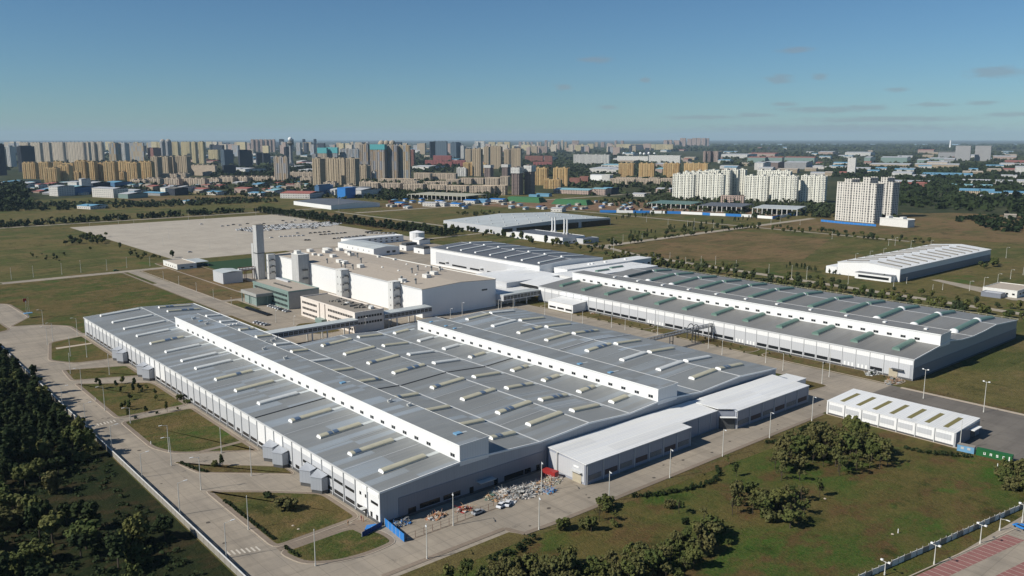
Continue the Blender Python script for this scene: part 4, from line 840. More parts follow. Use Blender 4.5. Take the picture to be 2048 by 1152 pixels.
# ------------------------------------------------------------ vegetation
def leafcloud(mb,c,rx,ry,rz,nq,size,rs,clumps=14,mi=0,hollow=.45):
    cs=[]
    for _ in range(clumps):
        while True:
            p=rs.uniform(-1,1,3)
            if hollow<np.linalg.norm(p)<1: break
        cs.append(p*np.array((rx,ry,rz))*.78+np.array(c))
    cs=np.array(cs); k=rs.integers(0,clumps,nq); d=rs.normal(size=(nq,3)); d/=np.linalg.norm(d,axis=1)[:,None]
    rad=rs.uniform(.55,1.0,nq)[:,None]*np.array((rx,ry,rz))*.42*rs.uniform(.7,1.25,(clumps,1))[k]
    pos=cs[k]+d*rad
    nrm=d+rs.normal(size=(nq,3))*.28; nrm[:,2]+=.3; nrm/=np.linalg.norm(nrm,axis=1)[:,None]
    u=np.cross(nrm,rs.normal(size=(nq,3))); u/=np.linalg.norm(u,axis=1)[:,None]; v=np.cross(nrm,u)
    s=size*rs.uniform(.6,1.3,nq)[:,None]
    V=np.stack([pos-u*s-v*s*.6,pos+u*s*.8-v*s,pos+u*s+v*s*.7,pos-u*s*.7+v*s],1).reshape(-1,3)
    V[:,2]=np.maximum(V[:,2],.02)
    n=len(mb.v); mb.v+=[tuple(x) for x in V.tolist()]; mb.f+=[(n+4*i,n+4*i+1,n+4*i+2,n+4*i+3) for i in range(nq)]; mb.m+=[mi]*nq
def crown_trunk(kind,seed):
    rs=np.random.default_rng(seed); c=MB(); t=MB()
    if kind=='broad':   # h 8
        for _ in range(7):
            a=rs.uniform(0,6.28);r=rs.uniform(.4,1.9); z=rs.uniform(3.4,6.4); leafcloud(c,(r*math.cos(a),r*math.sin(a),z),1.7,1.7,1.5,190,.30,rs,8)
        t.tube((0,0,0),(.1,0,3.2),.22,.15,7)
        for _ in range(5): a=rs.uniform(0,6.28); t.tube((.1,0,2.4),(1.4*math.cos(a),1.4*math.sin(a),rs.uniform(4,5.6)),.1,.04,5)
    elif kind=='poplar':  # h 13
        for z in np.linspace(3,12,9): leafcloud(c,(rs.normal()*.4,rs.normal()*.4,z),1.75-.1*(z-3),1.75-.1*(z-3),1.5,150,.33,rs,6)
        t.tube((0,0,0),(0,0,9),.22,.07,7)
        for z in (3,5,7): a=rs.uniform(0,6.28); t.tube((0,0,z),(1.1*math.cos(a),1.1*math.sin(a),z+1.6),.08,.03,5)
    elif kind=='willow':  # h 7, broad wide
        for _ in range(9):
            a=rs.uniform(0,6.28);r=rs.uniform(.6,2.8); z=rs.uniform(1.8,5.4)-r*.25; leafcloud(c,(r*math.cos(a),r*math.sin(a),z),1.7,1.7,1.6,170,.28,rs,9)
        for _ in range(3): a=rs.uniform(0,6.28); t.tube((0,0,0),(1.3*math.cos(a),1.3*math.sin(a),3.4),.15,.06,6)
    elif kind=='bush':   # h 2.6
        for _ in range(5):
            a=rs.uniform(0,6.28);r=rs.uniform(.2,1.1); leafcloud(c,(r*math.cos(a),r*math.sin(a),rs.uniform(.7,1.6)),1.1,1.1,1.0,110,.2,rs,6)
        t.tube((0,0,0),(0,0,1.1),.07,.04,5)
    elif kind=='small':  # sapling tree h 4
        for _ in range(4):
            a=rs.uniform(0,6.28);r=rs.uniform(.1,.7); leafcloud(c,(r*math.cos(a),r*math.sin(a),rs.uniform(1.9,3.3)),.95,.95,.9,110,.19,rs,6)
        t.tube((0,0,0),(0,0,2.6),.09,.05,6)
        for _ in range(3): a=rs.uniform(0,6.28); t.tube((0,0,1.4),(.6*math.cos(a),.6*math.sin(a),2.7),.04,.02,4)
    elif kind=='thin':   # sparse tree
        for _ in range(6):
            a=rs.uniform(0,6.28);r=rs.uniform(.3,1.6); leafcloud(c,(r*math.cos(a),r*math.sin(a),rs.uniform(2.6,6)),1.0,1.0,.8,45,.22,rs,6)
        t.tube((0,0,0),(.2,0,4.5),.13,.05,6)
        for _ in range(5): a=rs.uniform(0,6.28); t.tube((.1,0,2),(1.3*math.cos(a),1.3*math.sin(a),4.6),.06,.02,4)
    elif kind=='far':    # low detail street tree h 6
        leafcloud(c,(0,0,3.5),2.1,2.1,2.3,230,.5,rs,9,hollow=.3); t.tube((0,0,0),(0,0,2.6),.16,.1,5)
    elif kind=='farpop':
        leafcloud(c,(0,0,5.6),1.5,1.5,4.2,170,.6,rs,12,hollow=.2); t.tube((0,0,0),(0,0,3.4),.16,.1,5)
    return c,t
SP={}
def species(kind,nv,mats,name):
    out=[]
    for i in range(nv):
        c,t=crown_trunk(kind,100+i*7+len(kind)*31)
        for mname in mats:
            me=[]
            for mb,nm_,mm_ in ((c,'crown',mname),(t,'trunk','bark')):
                x=bpy.data.meshes.new(nm_); x.from_pydata(mb.v,[],mb.f); x.materials.append(mt(mm_)); me.append(x)
            # joined version
            x=bpy.data.meshes.new(name); n=len(c.v); x.from_pydata(c.v+t.v,[],c.f+[tuple(k+n for k in f_) for f_ in t.f]); x.materials.append(mt(mname)); x.materials.append(mt('bark')); x.polygons.foreach_set('material_index',[0]*len(c.f)+[1]*len(t.f))
            out.append((me[0],me[1],x))
    SP[kind]=(out,name)
species('broad',3,['leaf','leaf_olive'],'tree'); species('broad',3,['leaf_dark','leaf'],'tree'); SP['oak']=SP['broad']; species('broad',3,['leaf','leaf_olive','leaf'],'tree'); species('poplar',3,['leaf_dark'],'poplar_tree'); species('willow',3,['leaf','leaf_olive'],'tree'); species('bush',3,['leaf','leaf_dark','leaf_olive'],'bush')
species('small',2,['leaf','leaf_dark'],'small_tree'); species('thin',2,['leaf_olive','leaf'],'tree'); species('far',4,['leaf_far','leaf'],'street_tree'); species('farpop',3,['leaf_far','leaf_dark'],'poplar_tree')
def plant(kind,x,y,s,label,group=None,cat='tree',parts=True,z=0,sx=None):
    out,name=SP[kind]; a,b,j=rnd.choice(out); name='bush' if cat=='bush' else ('tree' if 'solitary' in label or 'clump' in label or 'waste' in label else name)
    S=(s*(sx or rnd.uniform(.78,1.3)),s*(sx or rnd.uniform(.78,1.3)),s*rnd.uniform(.78,1.22)); rz=rnd.uniform(0,6.28)
    if not parts:
        o=link(bpy.data.objects.new(name,j)); o.location=(x,y,z); o.rotation_euler=(0,0,rz); o.scale=S; return tag(o,label,cat,group)
    r=empty(name,(x,y,z),rz,label,cat,group); r.scale=S
    for me,n_ in ((a,'crown'),(b,'trunk')):
        o=link(bpy.data.objects.new(n_,me)); o.parent=r
    return r
def topx(x,y,z=0):
    f=x*math.cos(HEAD)+y*math.sin(HEAD); r=x*math.sin(HEAD)-y*math.cos(HEAD); u=z-CAMH
    d=f*math.cos(PIT)-u*math.sin(PIT); v=f*math.sin(PIT)+u*math.cos(PIT)
    if d<5: return (-9999,-9999)
    return (1024+F_*r/d,576-F_*v/d)
def inpoly(p,poly):
    c=False;n=len(poly)
    for i in range(n):
        (x1,y1),(x2,y2)=poly[i],poly[(i+1)%n]
        if (y1>p[1])!=(y2>p[1]) and p[0]<(x2-x1)*(p[1]-y1)/(y2-y1)+x1: c=not c
    return c
def scatter(poly,n,dmin,tries=40,seed=1):
    rs=random.Random(seed); xs=[p[0] for p in poly]; ys=[p[1] for p in poly]; out=[]
    for _ in range(n*tries):
        if len(out)>=n: break
        p=(rs.uniform(min(xs),max(xs)),rs.uniform(min(ys),max(ys)))
        if inpoly(p,poly) and all((p[0]-q[0])**2+(p[1]-q[1])**2>dmin*dmin for q in out): out.append(p)
    return out
# left forest beside the wall
cnt=0
for (x,y) in scatter([(20,335),(77.5,335),(78,545),(40,600),(-20,640),(-20,400)],500,4.3,seed=3):
    q=topx(x,y,13)
    if q[0]<-60 or q[1]>1190 or cnt>190: continue
    cnt+=1
    if rnd.random()<.7: plant('poplar',x,y,rnd.uniform(.85,1.2) if x<73 else rnd.uniform(.65,1.0),'tall dark poplar in the dense wood outside the left boundary wall','poplars of the dense wood beyond the left wall',sx=1.5)
    else: plant('oak',x,y,rnd.uniform(1.1,1.5),'broad dark tree in the dense wood outside the left boundary wall','broad trees of the dense wood beyond the left wall')
for i,(x,y) in enumerate(scatter([(20,150),(70,150),(75,240),(76,335),(20,335),(-20,260)],130,5.0,seed=5)):
    q=topx(x,y,5); gl=topx(x,y,0)
    if q[0]<-60 or q[1]>1210: continue
    if 70<gl[0]<225 and 990<gl[1]<1050: continue      # clearing
    if x>66 and rnd.random()<.7: continue
    plant(rnd.choice(['willow','oak','oak']),x,y,rnd.uniform(.85,1.5),'rounded dark green tree in the scrub below the dense wood, outside the left boundary wall','scrub trees beyond the left wall')
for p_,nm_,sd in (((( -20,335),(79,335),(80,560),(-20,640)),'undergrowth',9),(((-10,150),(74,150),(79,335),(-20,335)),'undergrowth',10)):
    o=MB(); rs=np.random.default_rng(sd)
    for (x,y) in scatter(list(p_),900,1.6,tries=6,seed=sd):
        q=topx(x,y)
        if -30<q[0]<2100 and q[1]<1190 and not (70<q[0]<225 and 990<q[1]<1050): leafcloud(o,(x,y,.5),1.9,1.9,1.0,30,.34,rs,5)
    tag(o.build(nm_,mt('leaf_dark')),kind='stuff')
# clumps on the meadow
k2=lambda a,b:(a/3.789,848+b/3.789); c3=lambda a,b:(512+a/3.789,848+b/3.789); c6=lambda a,b:(1024+a/3.789,848+b/3.789); c7=lambda a,b:(1536+a/3.789,848+b/3.789); cz=lambda a,b:(140+a/6.4,740+b/6.4)
def G2(f,*L): return [at(*f(a,b)) for a,b in L]
for (x,y) in scatter(G2(c7,(180,150),(520,80),(860,170),(930,330),(760,360),(600,420),(430,350),(200,330),(60,400),(40,290)),58,3.4,seed=11):
    plant(rnd.choice(['broad','willow','thin','thin']),x,y,rnd.uniform(.85,1.3),'olive green tree in the dense clump on the meadow below the white storage hall','trees in the meadow clump by the white storage hall')
for (x,y) in scatter(G2(c7,(0,560),(260,560),(300,740),(160,800),(0,700),(-330,690),(-300,560)),24,3.2,seed=12):
    plant(rnd.choice(['willow','thin','broad','thin']),x,y,rnd.uniform(.75,1.15),'tree in the loose group near the middle of the meadow','trees in the middle of the meadow')
for (x,y) in scatter(G2(c7,(1660,420),(1760,380),(1960,400),(2100,560),(1900,540),(1800,480)),11,2.8,seed=13):
    plant(rnd.choice(['willow','broad']),x,y,rnd.uniform(.7,1.0),'dark shrub or tree at the right edge of the picture below the green container','trees at the right edge of the meadow')
for (x,y) in scatter(G2(c6,(-600,1250),(0,1090),(420,1060),(700,1110),(900,1040),(1180,1020),(1400,1080),(1300,1180),(600,1300),(0,1320)),70,2.7,seed=14):
    plant(rnd.choice(['willow','broad','willow','thin']),x,y,rnd.uniform(.6,1.0),'bushy green tree in the thicket along the bottom edge of the picture','trees of the thicket along the bottom edge')
for (x,y) in scatter(G2(c6,(1140,1000),(1300,900),(1500,850),(1600,800),(1530,900),(1400,1010),(1250,1060)),22,2.4,seed=15):
    plant(rnd.choice(['willow','bush','broad']),x,y,rnd.uniform(.65,1.0),'green shrub in the diagonal thicket crossing the meadow','shrubs in the diagonal thicket')
LONE=[(c6,400,800,'bush',1.3,'round green bush at the front road edge, left of a pair of dense small trees'),(c6,545,800,'willow',.55,'dense small tree, left one of the pair near the front road'),(c6,600,815,'broad',.55,'dense small tree with a wide dark shadow near the front road'),
 (c6,660,740,'thin',.62,'thin tree with sparse crown above the pair of dense small trees'),(c6,715,640,'bush',1.35,'yellowish bush at the foot of a lamp post on the front road verge'),(c6,770,780,'bush',.7,'tiny bush alone on the grass right of the small trees'),(c6,775,730,'thin',.5,'spindly sapling on the meadow with a long shadow'),
 (c6,1195,640,'willow',.5,'yellow-green tree below the curved hedge'),(c6,1265,680,'thin',.7,'thin tree right of the yellow-green tree below the curved hedge'),(c6,1320,760,'bush',.75,'small dark bush in mid meadow'),(c6,1455,720,'thin',.65,'slim upright tree in mid meadow'),
 (c7,390,555,'small',1.1,'small upright tree alone beside a white stone on the meadow'),(c7,240,560,'thin',.6,'spindly tree left of the lone small upright tree'),(c7,40,740,'bush',1.4,'dark round bush in the middle of the meadow'),(c6,1640,310,'thin',.55,'young tree at the right tip of the curved hedge'),(c6,1700,400,'small',.9,'small round tree right of the curved hedge'),
 (c6,1640,910,'bush',.7,'reddish small bush on the meadow'),(c3,215,650,'bush',1.75,'large dark bush on the lawn beside the nearest truck docks'),(c3,90,560,'bush',.7,'little bush left of the large dark bush'),(k2,1690,325,'small',1.0,'conical small tree on the narrow lawn wedge between dock roads'),(k2,1620,315,'bush',.8,'sprawling bush on the narrow lawn wedge between dock roads'),
 (c7,100,430,'thin',.8,'thin tree at the left edge of the dense meadow clump'),(c7,240,430,'thin',.75,'thin tree below the dense meadow clump'),(c7,640,130,'poplar',.5,'taller pointed tree rising out of the meadow clump')]
for f_,a,b,kd,s,lab in LONE: x,y=at(*f_(a,b)); plant(kd,x,y,s*1.3,lab,None,'bush' if kd=='bush' else 'tree')
lt=[(665,175),(580,230),(400,240),(345,195),(815,210),(800,295),(660,300),(880,270),(930,295),(985,260),(1090,330),(760,390),(650,515),(695,480),(960,550),(730,600),(745,510),(1095,400),(1245,540)]
for a,b in lt: x,y=at(*cz(a,b)); plant('small',x,y,rnd.uniform(.75,1.15),'small round tree planted on the tree-dotted lawn beside the left road','small trees on the tree-dotted lawn')
for i,(a,b) in enumerate(((1410,375),(1505,425))): x,y=at(*cz(a,b)); plant('bush',x,y,.9,('left' if i==0 else 'right')+' one of two dark bushes touching the hall wall at the end of the footpath',None,'bush')
for i,(a,b) in enumerate(((840,625),(1113,560),(1380,505))): x,y=at(*cz(a,b)); plant('bush',x,y,.45,ORD[i]+' clipped dark red shrub from the road along the footpath',None,'bush')
def hedge(pts,s,label,mat='leaf_dark',nm='hedge'):
    o=MB(); rs=np.random.default_rng(len(pts)*7+int(pts[0][0]*3)); P0=(pts[0][0],pts[0][1],0); L_=0
    for a,b in zip(pts,pts[1:]):
        n_=max(1,int(math.dist(a,b)/(s*.9)))
        for i in range(n_):
            t=i/n_; leafcloud(o,(a[0]+(b[0]-a[0])*t+rs.normal()*.15*s,a[1]+(b[1]-a[1])*t+rs.normal()*.15*s,.55*s*rs.uniform(.8,1.2)),s*.8,s*.8,.65*s,70,.17+.03*s,rs,6)
    r=empty(nm,P0,0,label,'hedge'); o.build('foliage',mt(mat),r); t=MB()
    for a,b in zip(pts,pts[1:]): t.tube((a[0],a[1],0),(a[0],a[1],.5*s),.05,.03,4)
    t.build('stem',mt('bark'),r)
hedge(G2(c6,(915,555),(1080,545),(1250,520),(1400,480),(1520,445),(1575,380),(1540,330)),1.5,'long curved dark hedge on the meadow beside the front road')
hedge(G2(c7,(0,150),(140,135),(230,125),(250,50),(330,10),(450,5)),1.5,'curved hedge wrapping the left end of the meadow clump')
hedge(G2(c7,(1030,190),(1200,225),(1380,245),(1550,250)),1.5,'straight dark hedge below the white storage hall and blue cabin')
hedge(G2(c6,(-150,1040),(0,990),(120,900),(200,860)),1.9,'thick hedge at the bottom next to the bend of the front road')
hedge([(99.2,263),(99.4,250),(99.6,238),(99.6,226)],.8,'row of clipped shrubs along the kerb of the lawn with the large dark bush'); hedge(G2(c3,(220,940),(270,975),(330,1015)),.9,'short row of shrubs on the rounded corner lawn')
hedge(G2(k2,(1370,300),(1450,335),(1580,370)),1.1,'short row of shrubs on the lawn wedge between dock roads')
# saplings by hall B
for i in range(40):
    y=182+i*6.4; x=rnd.uniform(408,413.5)
    if rnd.random()<.62: plant('small',x,y,rnd.uniform(.35,.75),'thin sapling on the grass strip along the green-skylight hall','saplings along the green-skylight hall')
for i in range(16): plant('bush',401.8,255+i*9.5,rnd.uniform(.3,.55),'little kerbside shrub on the road side of the grass strip','kerbside shrubs by the green-skylight hall','bush')
# east avenue
for i in range(60):
    for x0,s0,sk,lb in ((600,1.3,0,'street tree in the near row behind the green-skylight hall'),(617,1.25,3,'street tree in the second row behind the green-skylight hall'),(650,.95,1,'street tree on the far side of the road behind the green-skylight hall')):
        y=150+i*6.9+sk+rnd.uniform(-1.5,1.5)
        if y>570 or rnd.random()<(.12 if x0<640 else .35): continue
        plant('far',x0+rnd.uniform(-2.5,2.5)+(y-150)*.03,y,rnd.uniform(.8,1.2)*s0,lb,lb.replace('street tree','street trees'),parts=False)
for i in range(34):
    plant('farpop',rnd.uniform(700,712),372+i*3.0 if i<18 else 320+(i-18)*1.6,rnd.uniform(.4,.65),'dark conifer-like tree in front of the right white-roofed warehouse','trees beside the right warehouse',parts=False)
for i in range(24): plant('farpop',712+i*8,388+rnd.uniform(-3,3),rnd.uniform(.5,.7),'tree in the row along the far side of the right warehouse','trees along the far side of the right warehouse',parts=False)
for i in range(8): plant('far',840+i*6+rnd.uniform(-2,2),303+rnd.uniform(-6,6),rnd.uniform(.9,1.4),'tree in the group at the far corner of the right warehouse','trees at the corner of the right warehouse',parts=False)
for i in range(60):   # poplar belt by the lot
    for k in range(3):
        y=835+i*8.2+k*2.5; plant('farpop',612+k*9+(i*-.55)+rnd.uniform(-3,3),y,rnd.uniform(.8,1.2),'tall dark tree in the belt along the paved car lot','tree belt along the paved car lot',parts=False,sx=rnd.uniform(1.7,2.4))
for i in range(46): plant('far',rnd.uniform(645,676),rnd.uniform(640,940),rnd.uniform(.9,1.5),'street tree in the strip between the dark-roofed hall and the wide pale warehouse','street trees in front of the wide pale warehouse',parts=False)
for (x,y) in scatter(P((1150,478),(1240,505),(1330,520),(1300,525),(1130,500)),26,5,seed=21): plant('far',x,y,rnd.uniform(.7,1.2),'tree behind the long white utility building','trees behind the utility building',parts=False)
for i in range(44): t=i/44; x=700+t*290; y=646+t*12+rnd.choice((-6,17)); plant('far',x,y,rnd.uniform(.9,1.4),'street tree along the road left of the big brown field','street trees along the left road of the brown field',parts=False)
for i in range(46): t=i/46; x=985+rnd.choice((-6,22)); y=660-t*250; plant('far',x,y,rnd.uniform(.8,1.3),'street tree along the far road of the big brown field','street trees along the far road of the brown field',parts=False)
for i in range(70): t=i/70; plant('farpop',800+t*300,690+rnd.choice((0,10,150,158))+t*20,rnd.uniform(.6,.85),'narrow street tree in the double row in front of the blue and white hoarding','street trees in front of the hoarding',parts=False)
for (x,y) in scatter(P((910,425),(1010,428),(1000,437),(930,437)),26,6,seed=22): plant('far',x,y,rnd.uniform(.8,1.2),'bush on the waste ground left of the wide pale warehouse','bushes on the waste ground',parts=False)
for (x,y) in scatter(P((125,478),(215,475),(210,490),(130,492)),26,4,seed=23): plant('far',x,y,rnd.uniform(.9,1.3),'tree in the dark clump on the field at the left edge of the paved lot','trees in the clump left of the paved lot',parts=False)
for a,b in ((345,515),(212,473),(237,434),(168,436),(180,500),(240,497),(262,512),(275,517),(290,515),(308,516)): x,y=at(a,b); plant('far',x,y,rnd.uniform(.6,1.1),'solitary bushy tree on the rough field left of the paved lot','solitary trees on the left field',parts=False)
for (x,y) in scatter(P((255,500),(300,508),(330,522),(262,520)),14,5,seed=24)+scatter(P((60,508),(140,510),(130,524),(70,522)),14,7,seed=25): plant('far',x,y,rnd.uniform(.35,.7),'low scrub bush on the rough field beyond the side road','scrub bushes on the left field','bush',parts=False)
def wood(name,poly,n,rr,hh,mat='leaf_far',seed=1,q=12,size=None):
    rs=np.random.default_rng(seed); o=MB(); pts=scatter(poly,n,0,seed=seed)
    for x,y in pts:
        r=rr*rs.uniform(.6,1.4); h=hh*rs.uniform(.6,1.3); leafcloud(o,(x,y,h*.5),r,r,h*.5,q,(size or r*.42),rs,5,hollow=.1)
    tag(o.build(name,mt(mat)),kind='stuff')
wood('tree_belt',[(-260,1296),(560,1330),(575,1352),(-260,1322)],520,3.2,9,'leaf_dark',31,14)
wood('tree_grove',P((-40,384),(50,380),(62,418),(-40,424)),420,6,22,'leaf_dark',32,14)
wood('woodland',P((0,372),(420,362),(900,362),(1010,395),(700,400),(560,395),(200,388),(0,386)),900,6,8,seed=33)
wood('woodland',P((440,338),(640,330),(700,352),(600,372),(420,360)),600,9,12,'leaf_dark',34)
wood('woodland',P((820,315),(960,322),(980,342),(820,348)),300,10,12,'leaf_dark',35)
wood('woodland',P((1000,325),(1340,320),(1380,360),(1340,392),(1210,395),(1100,372),(1000,350)),1500,8,9,'leaf_far',36)
wood('woodland',P((1650,335),(2100,326),(2100,430),(1960,424),(1800,412),(1790,370),(1650,352)),3000,8.5,10,'leaf_dark',37)
wood('woodland',P((1430,306),(2100,304),(2100,334),(1660,340),(1420,330)),1300,14,11,'leaf_far',38)
wood('woodland',P((1340,290),(2200,290),(2200,300),(1340,303)),1500,35,16,'leaf_far',39)
wood('woodland',P((0,296),(1340,296),(1340,330),(0,340)),1600,20,11,'leaf_far',40)
wood('tree_belt',P((1180,405),(1340,392),(1650,408),(1660,432),(1560,440),(1230,412)),420,4,7,'leaf_far',41)
wood('tree_belt',P((1640,410),(1780,424),(1800,440),(1620,436)),160,5,7,'leaf_far',42)
wood('tree_belt',P((700,380),(860,378),(1000,388),(1010,400),(740,402)),420,5,8,'leaf_dark',43)
wood('tree_belt',P((1900,440),(2100,425),(2100,470),(1990,462)),150,5,6,'leaf_dark',44)
wood('tree_belt',P((0,412),(330,404),(500,398),(560,404),(330,414),(0,424)),420,4,7,'leaf_far',46,14)
for (x0,x1) in ((129.6,160.2),(197.3,222.3),(222.9,245.7),(292.9,321.9),(322.5,351.7)):
    for y in (236.5,258,281,334,356,379):
        za,zb=interp(PA,x0)+.19,interp(PA,x1)+.19
        MB().add([(x0,y,za),(x1,y,zb),(x1,y+.22,zb),(x0,y+.22,za),(x0,y,za+.07),(x1,y,zb+.07),(x1,y+.22,zb+.07),(x0,y+.22,za+.07)],[(4,5,6,7),(0,1,5,4),(2,3,7,6)]).build('roof_seam',mt('gutter' if rnd.random()<.5 else 'roof_pale'),A)
# ------------------------------------------------------------ lamps
def lampmesh(kind,h):
    pole=MB().tube((0,0,0),(0,0,h),.17,.09,8).tube((0,0,0),(0,0,.9),.24,.22,8)
    if kind=='s': arm=MB().tube((0,0,h-.15),(-1.9,.3,h+.35),.07,.05,6); head=MB().box(-3.0,-1.8,.15,.5,h+.27,h+.42)
    elif kind=='T': arm=MB().tube((-1.1,0,h-.1),(1.1,0,h-.1),.07,.07,6); head=MB().box(-1.5,-.8,-.25,.25,h-.05,h+.35).box(.8,1.5,-.25,.25,h-.05,h+.35)
    else: arm=MB().tube((0,0,h-.4),(0,0,h+.02),.12,.12,6); head=MB().tube((0,0,h),(0,0,h+.3),.14,.05,6)
    return pole,arm,head
LM={}
def lamp(x,y,h,kind,rz,label,group=None):
    key=(kind,round(h)); 
    if key not in LM:
        LM[key]=[]
        for mb,n_,mm_ in zip(lampmesh(kind,round(h)),('pole','arm','lamp_head'),('lamp_white','lamp_white','trim_white')):
            me=bpy.data.meshes.new(n_); me.from_pydata(mb.v,[],mb.f); me.materials.append(mt(mm_)); LM[key].append((me,n_))
    r=empty('street_lamp' if kind!='p' else 'light_mast',(x,y,0),rz,label,'lamp post',group)
    for me,n_ in LM[key]: o=link(bpy.data.objects.new(n_,me)); o.parent=r
plain('lamp_white',(.60,.59,.54),.5,var=.1)
LZ={'along the left perimeter road':('s',[(106,682,647),(95,690,652),(155,671,636),(210,821,774),(125,812,776),(171,848,809),(261,847,814),(224,901,853),(284,955,905),(360,1030,967),(453,1117,1049),(338,905,852),(343,931,876),(402,980,914),(164,781,739),(86.5,650,620)]),
 'on the lawns left of the nearest hall':('p',[(141,713,676),(174,715,677),(141,748,707),(219,750,710),(443,906,855),(497,1059,993),(503,952,895),(631,1132,1058)]),
 'along the front road':('s',[(854,1118,1050),(906.5,1051,984),(1083,984,924),(1078,1060,993),(1218,1004,940),(1339.5,956,895.5),(1445,913,856),(1539,876,822),(1623.5,842,791)]),
 'around the crossing by the white storage hall':('p',[(1643.5,767.5,725),(1658,754,690),(1565.5,741,707),(1919,899,841)]),
 'on the grass right of the crossing':('T',[(1846.5,797,739.5),(1967,824.5,764)]),
 'on the road between the two big halls':('p',[(1531,726,695),(1444,710,681),(1416.5,697,640),(1315,670,619),(1250,660,639),(1223,655,610),(1165,647,622),(1143,642,612),(1089.5,630,605),(1026.5,616,596)]),
 'between the footbridges and the nearest hall':('s',[(642,680,651),(731,666,635),(704.5,670,650),(778,657.5,639.5),(901,637.5,617),(924.5,631,604.5),(997,619,601),(1002.5,616,592),(552,645,621),(588,650,632)]),
 'along the side road of the left lawn':('p',[(23,559,536),(67,554.6,531),(124,549,528),(162,545,522),(214,541,520),(254,536,514),(300,532.5,513),(327,559,543.5),(358,569.6,554),(393,583,566),(427,597,580),(463,611,595)]),
 'around the paved car lot':('p',[(237,448,432),(268,448,439),(300,466,448),(338,478,458),(377,441.5,424),(409,443,430),(512,434,416),(543,438,422),(580,444,428),(618,450,434),(420,500,478),(475,494,470),(560,480,464),(672,470,452),(180,460,446),(326,490,470)]),
 'along the avenue behind the green-skylight hall':('p',[(1227,507,477),(1246,483,470),(1284,480,466),(1339.6,523,504),(1307.7,521,508),(1371,527,515),(1402,531,511.5),(1431,529,513.5),(1472,537.5,520),(1537.5,546,529),(1583,556,530),(1613,559,533),(1696,568.7,548),(1787,573,557),(1813,567,556),(1864.5,589.6,568.7),(1885,580,567.6)]),
 'along the roads around the right warehouse':('s',[(1740,512,502),(1767,508,497),(1711,517,507),(1777,491,478),(1790,491,475),(1821.7,495.5,481),(1862,488,481),(1938.7,582,562),(1967.5,574,554),(1995,566.6,546.7),(2020.8,558,540.5),(2046,550,534),(2011.8,516.4,494.5)]),
 'along the distant road past the brown field':('p',[(1293,444,431),(1336,449,438),(1427,456,444),(1541.7,450,425),(1375,452,440),(1664,478,464),(1480,456,446),(1560,445,433),(1600,450,440)])}
for z_,(kd,lst) in LZ.items():
    lst=sorted(lst); 
    for i,(a,b,t) in enumerate(lst):
        x,y=at(a,b); h=max(4,min(16,hgt(a,t,x,y))); nm_={'s':'curved-arm lamp post','p':'plain straight lamp post','T':'twin-head lamp post'}[kd]
        lamp(x,y,h,kd,{'along the left perimeter road':0 if x>90 else math.pi,'along the front road':R(60)}.get(z_,R(90)),nm_+' '+z_+', '+ordw(i,len(lst)))
for i,(a,b,t) in enumerate([(1842,1152,1090),(1868,1129,1092),(1960,1087,1050),(1999,1061,1034),(2044,1045,1012)][1:]+[(1769,1150,1136)]): x,y=at(a,b); lamp(x,y,max(4,hgt(a,t,x,y)),'T' if i!=2 else 's',R(80),ORD[i]+' lamp post along the concrete fence above the red parking bays')
for i,(a,b,t,lb) in enumerate([(1387.5,470,437,'very tall mast beside the road behind the big brown field'),(678,424,393,'tall mast rising from the tree belt beyond the car lot')]): x,y=at(a,b); lamp(x,y,hgt(a,t,x,y),'p',0,lb)
# ------------------------------------------------------------ fences
r=empty('boundary_wall',(82.6,190,0),0,'long pale concrete boundary wall between the left road and the dark wood','wall')
for i in range(94):
    y=186+i*4.0; MB().box(82.5,82.68,y+.12,y+3.88,0,1.9+.05*(i%3)).build('panel',mt('fence_concrete'),r)
m=MB()
for i in range(95): y=186+i*4.0; m.box(82.45,82.75,y-.12,y+.118,0,2.15)
m.build('post_row',mt('fence_concrete'),r)
MB().box(82.42,82.78,186.2,562,2.16,2.24).build('coping',mt('stone_white'),r)
r=empty('concrete_fence',(230,98,0),0,'white concrete panel fence zigzagging above the red parking bays','fence')
F0=np.array((205,99.8));F1=np.array((300,85.8)); nn=32
for i in range(nn):
    a=F0+(F1-F0)*i/nn; b=F0+(F1-F0)*(i+.93)/nn; k=rnd.uniform(-.12,.12); h=1.75+rnd.uniform(-.08,.1)
    MB().prism([(a[0],a[1]+k),(b[0],b[1]-k),(b[0],b[1]-k+.16),(a[0],a[1]+k+.16)],0,h).build('panel',mt('stone_white' if i%3 else 'fence_concrete'),r)
    MB().box(b[0]+.02,b[0]+.2,b[1]-.1,b[1]+.15,0,2.25).build('post',mt('fence_concrete'),r)
def panels(name,pts,h,mats,label,step=3,cat='fence',t=.1):
    r=empty(name,(pts[0][0],pts[0][1],0),0,label,cat); k=0
    for a,b in zip(pts,pts[1:]):
        a=np.array(a);b=np.array(b);n_=max(1,int(np.linalg.norm(b-a)/step)); d=(b-a)/np.linalg.norm(b-a); q=np.array((-d[1],d[0]))*t/2
        for i in range(n_):
            p0=a+(b-a)*i/n_; p1=a+(b-a)*(i+.985)/n_
            MB().prism([tuple(p0-q),tuple(p1-q),tuple(p1+q),tuple(p0+q)],.05,h).build('panel',mt(mats[k%len(mats)]),r); k+=1
            MB().box(p0[0]-.07,p0[0]+.07,p0[1]+t,p0[1]+t+.12,0,h).build('post',mt('steel'),r)
    return r
panels('blue_fence',[(130.2,212.6),(128.8,199.6)],2.6,['blue_sheet'],'bright blue sheet fence running from the near hall corner to the road',2.2)
panels('blue_fence',[(120.8,210.6),(129.2,212.9)],1.7,['navy_sheet'],'low blue sheet fence closing the small terrace at the near hall corner',2)
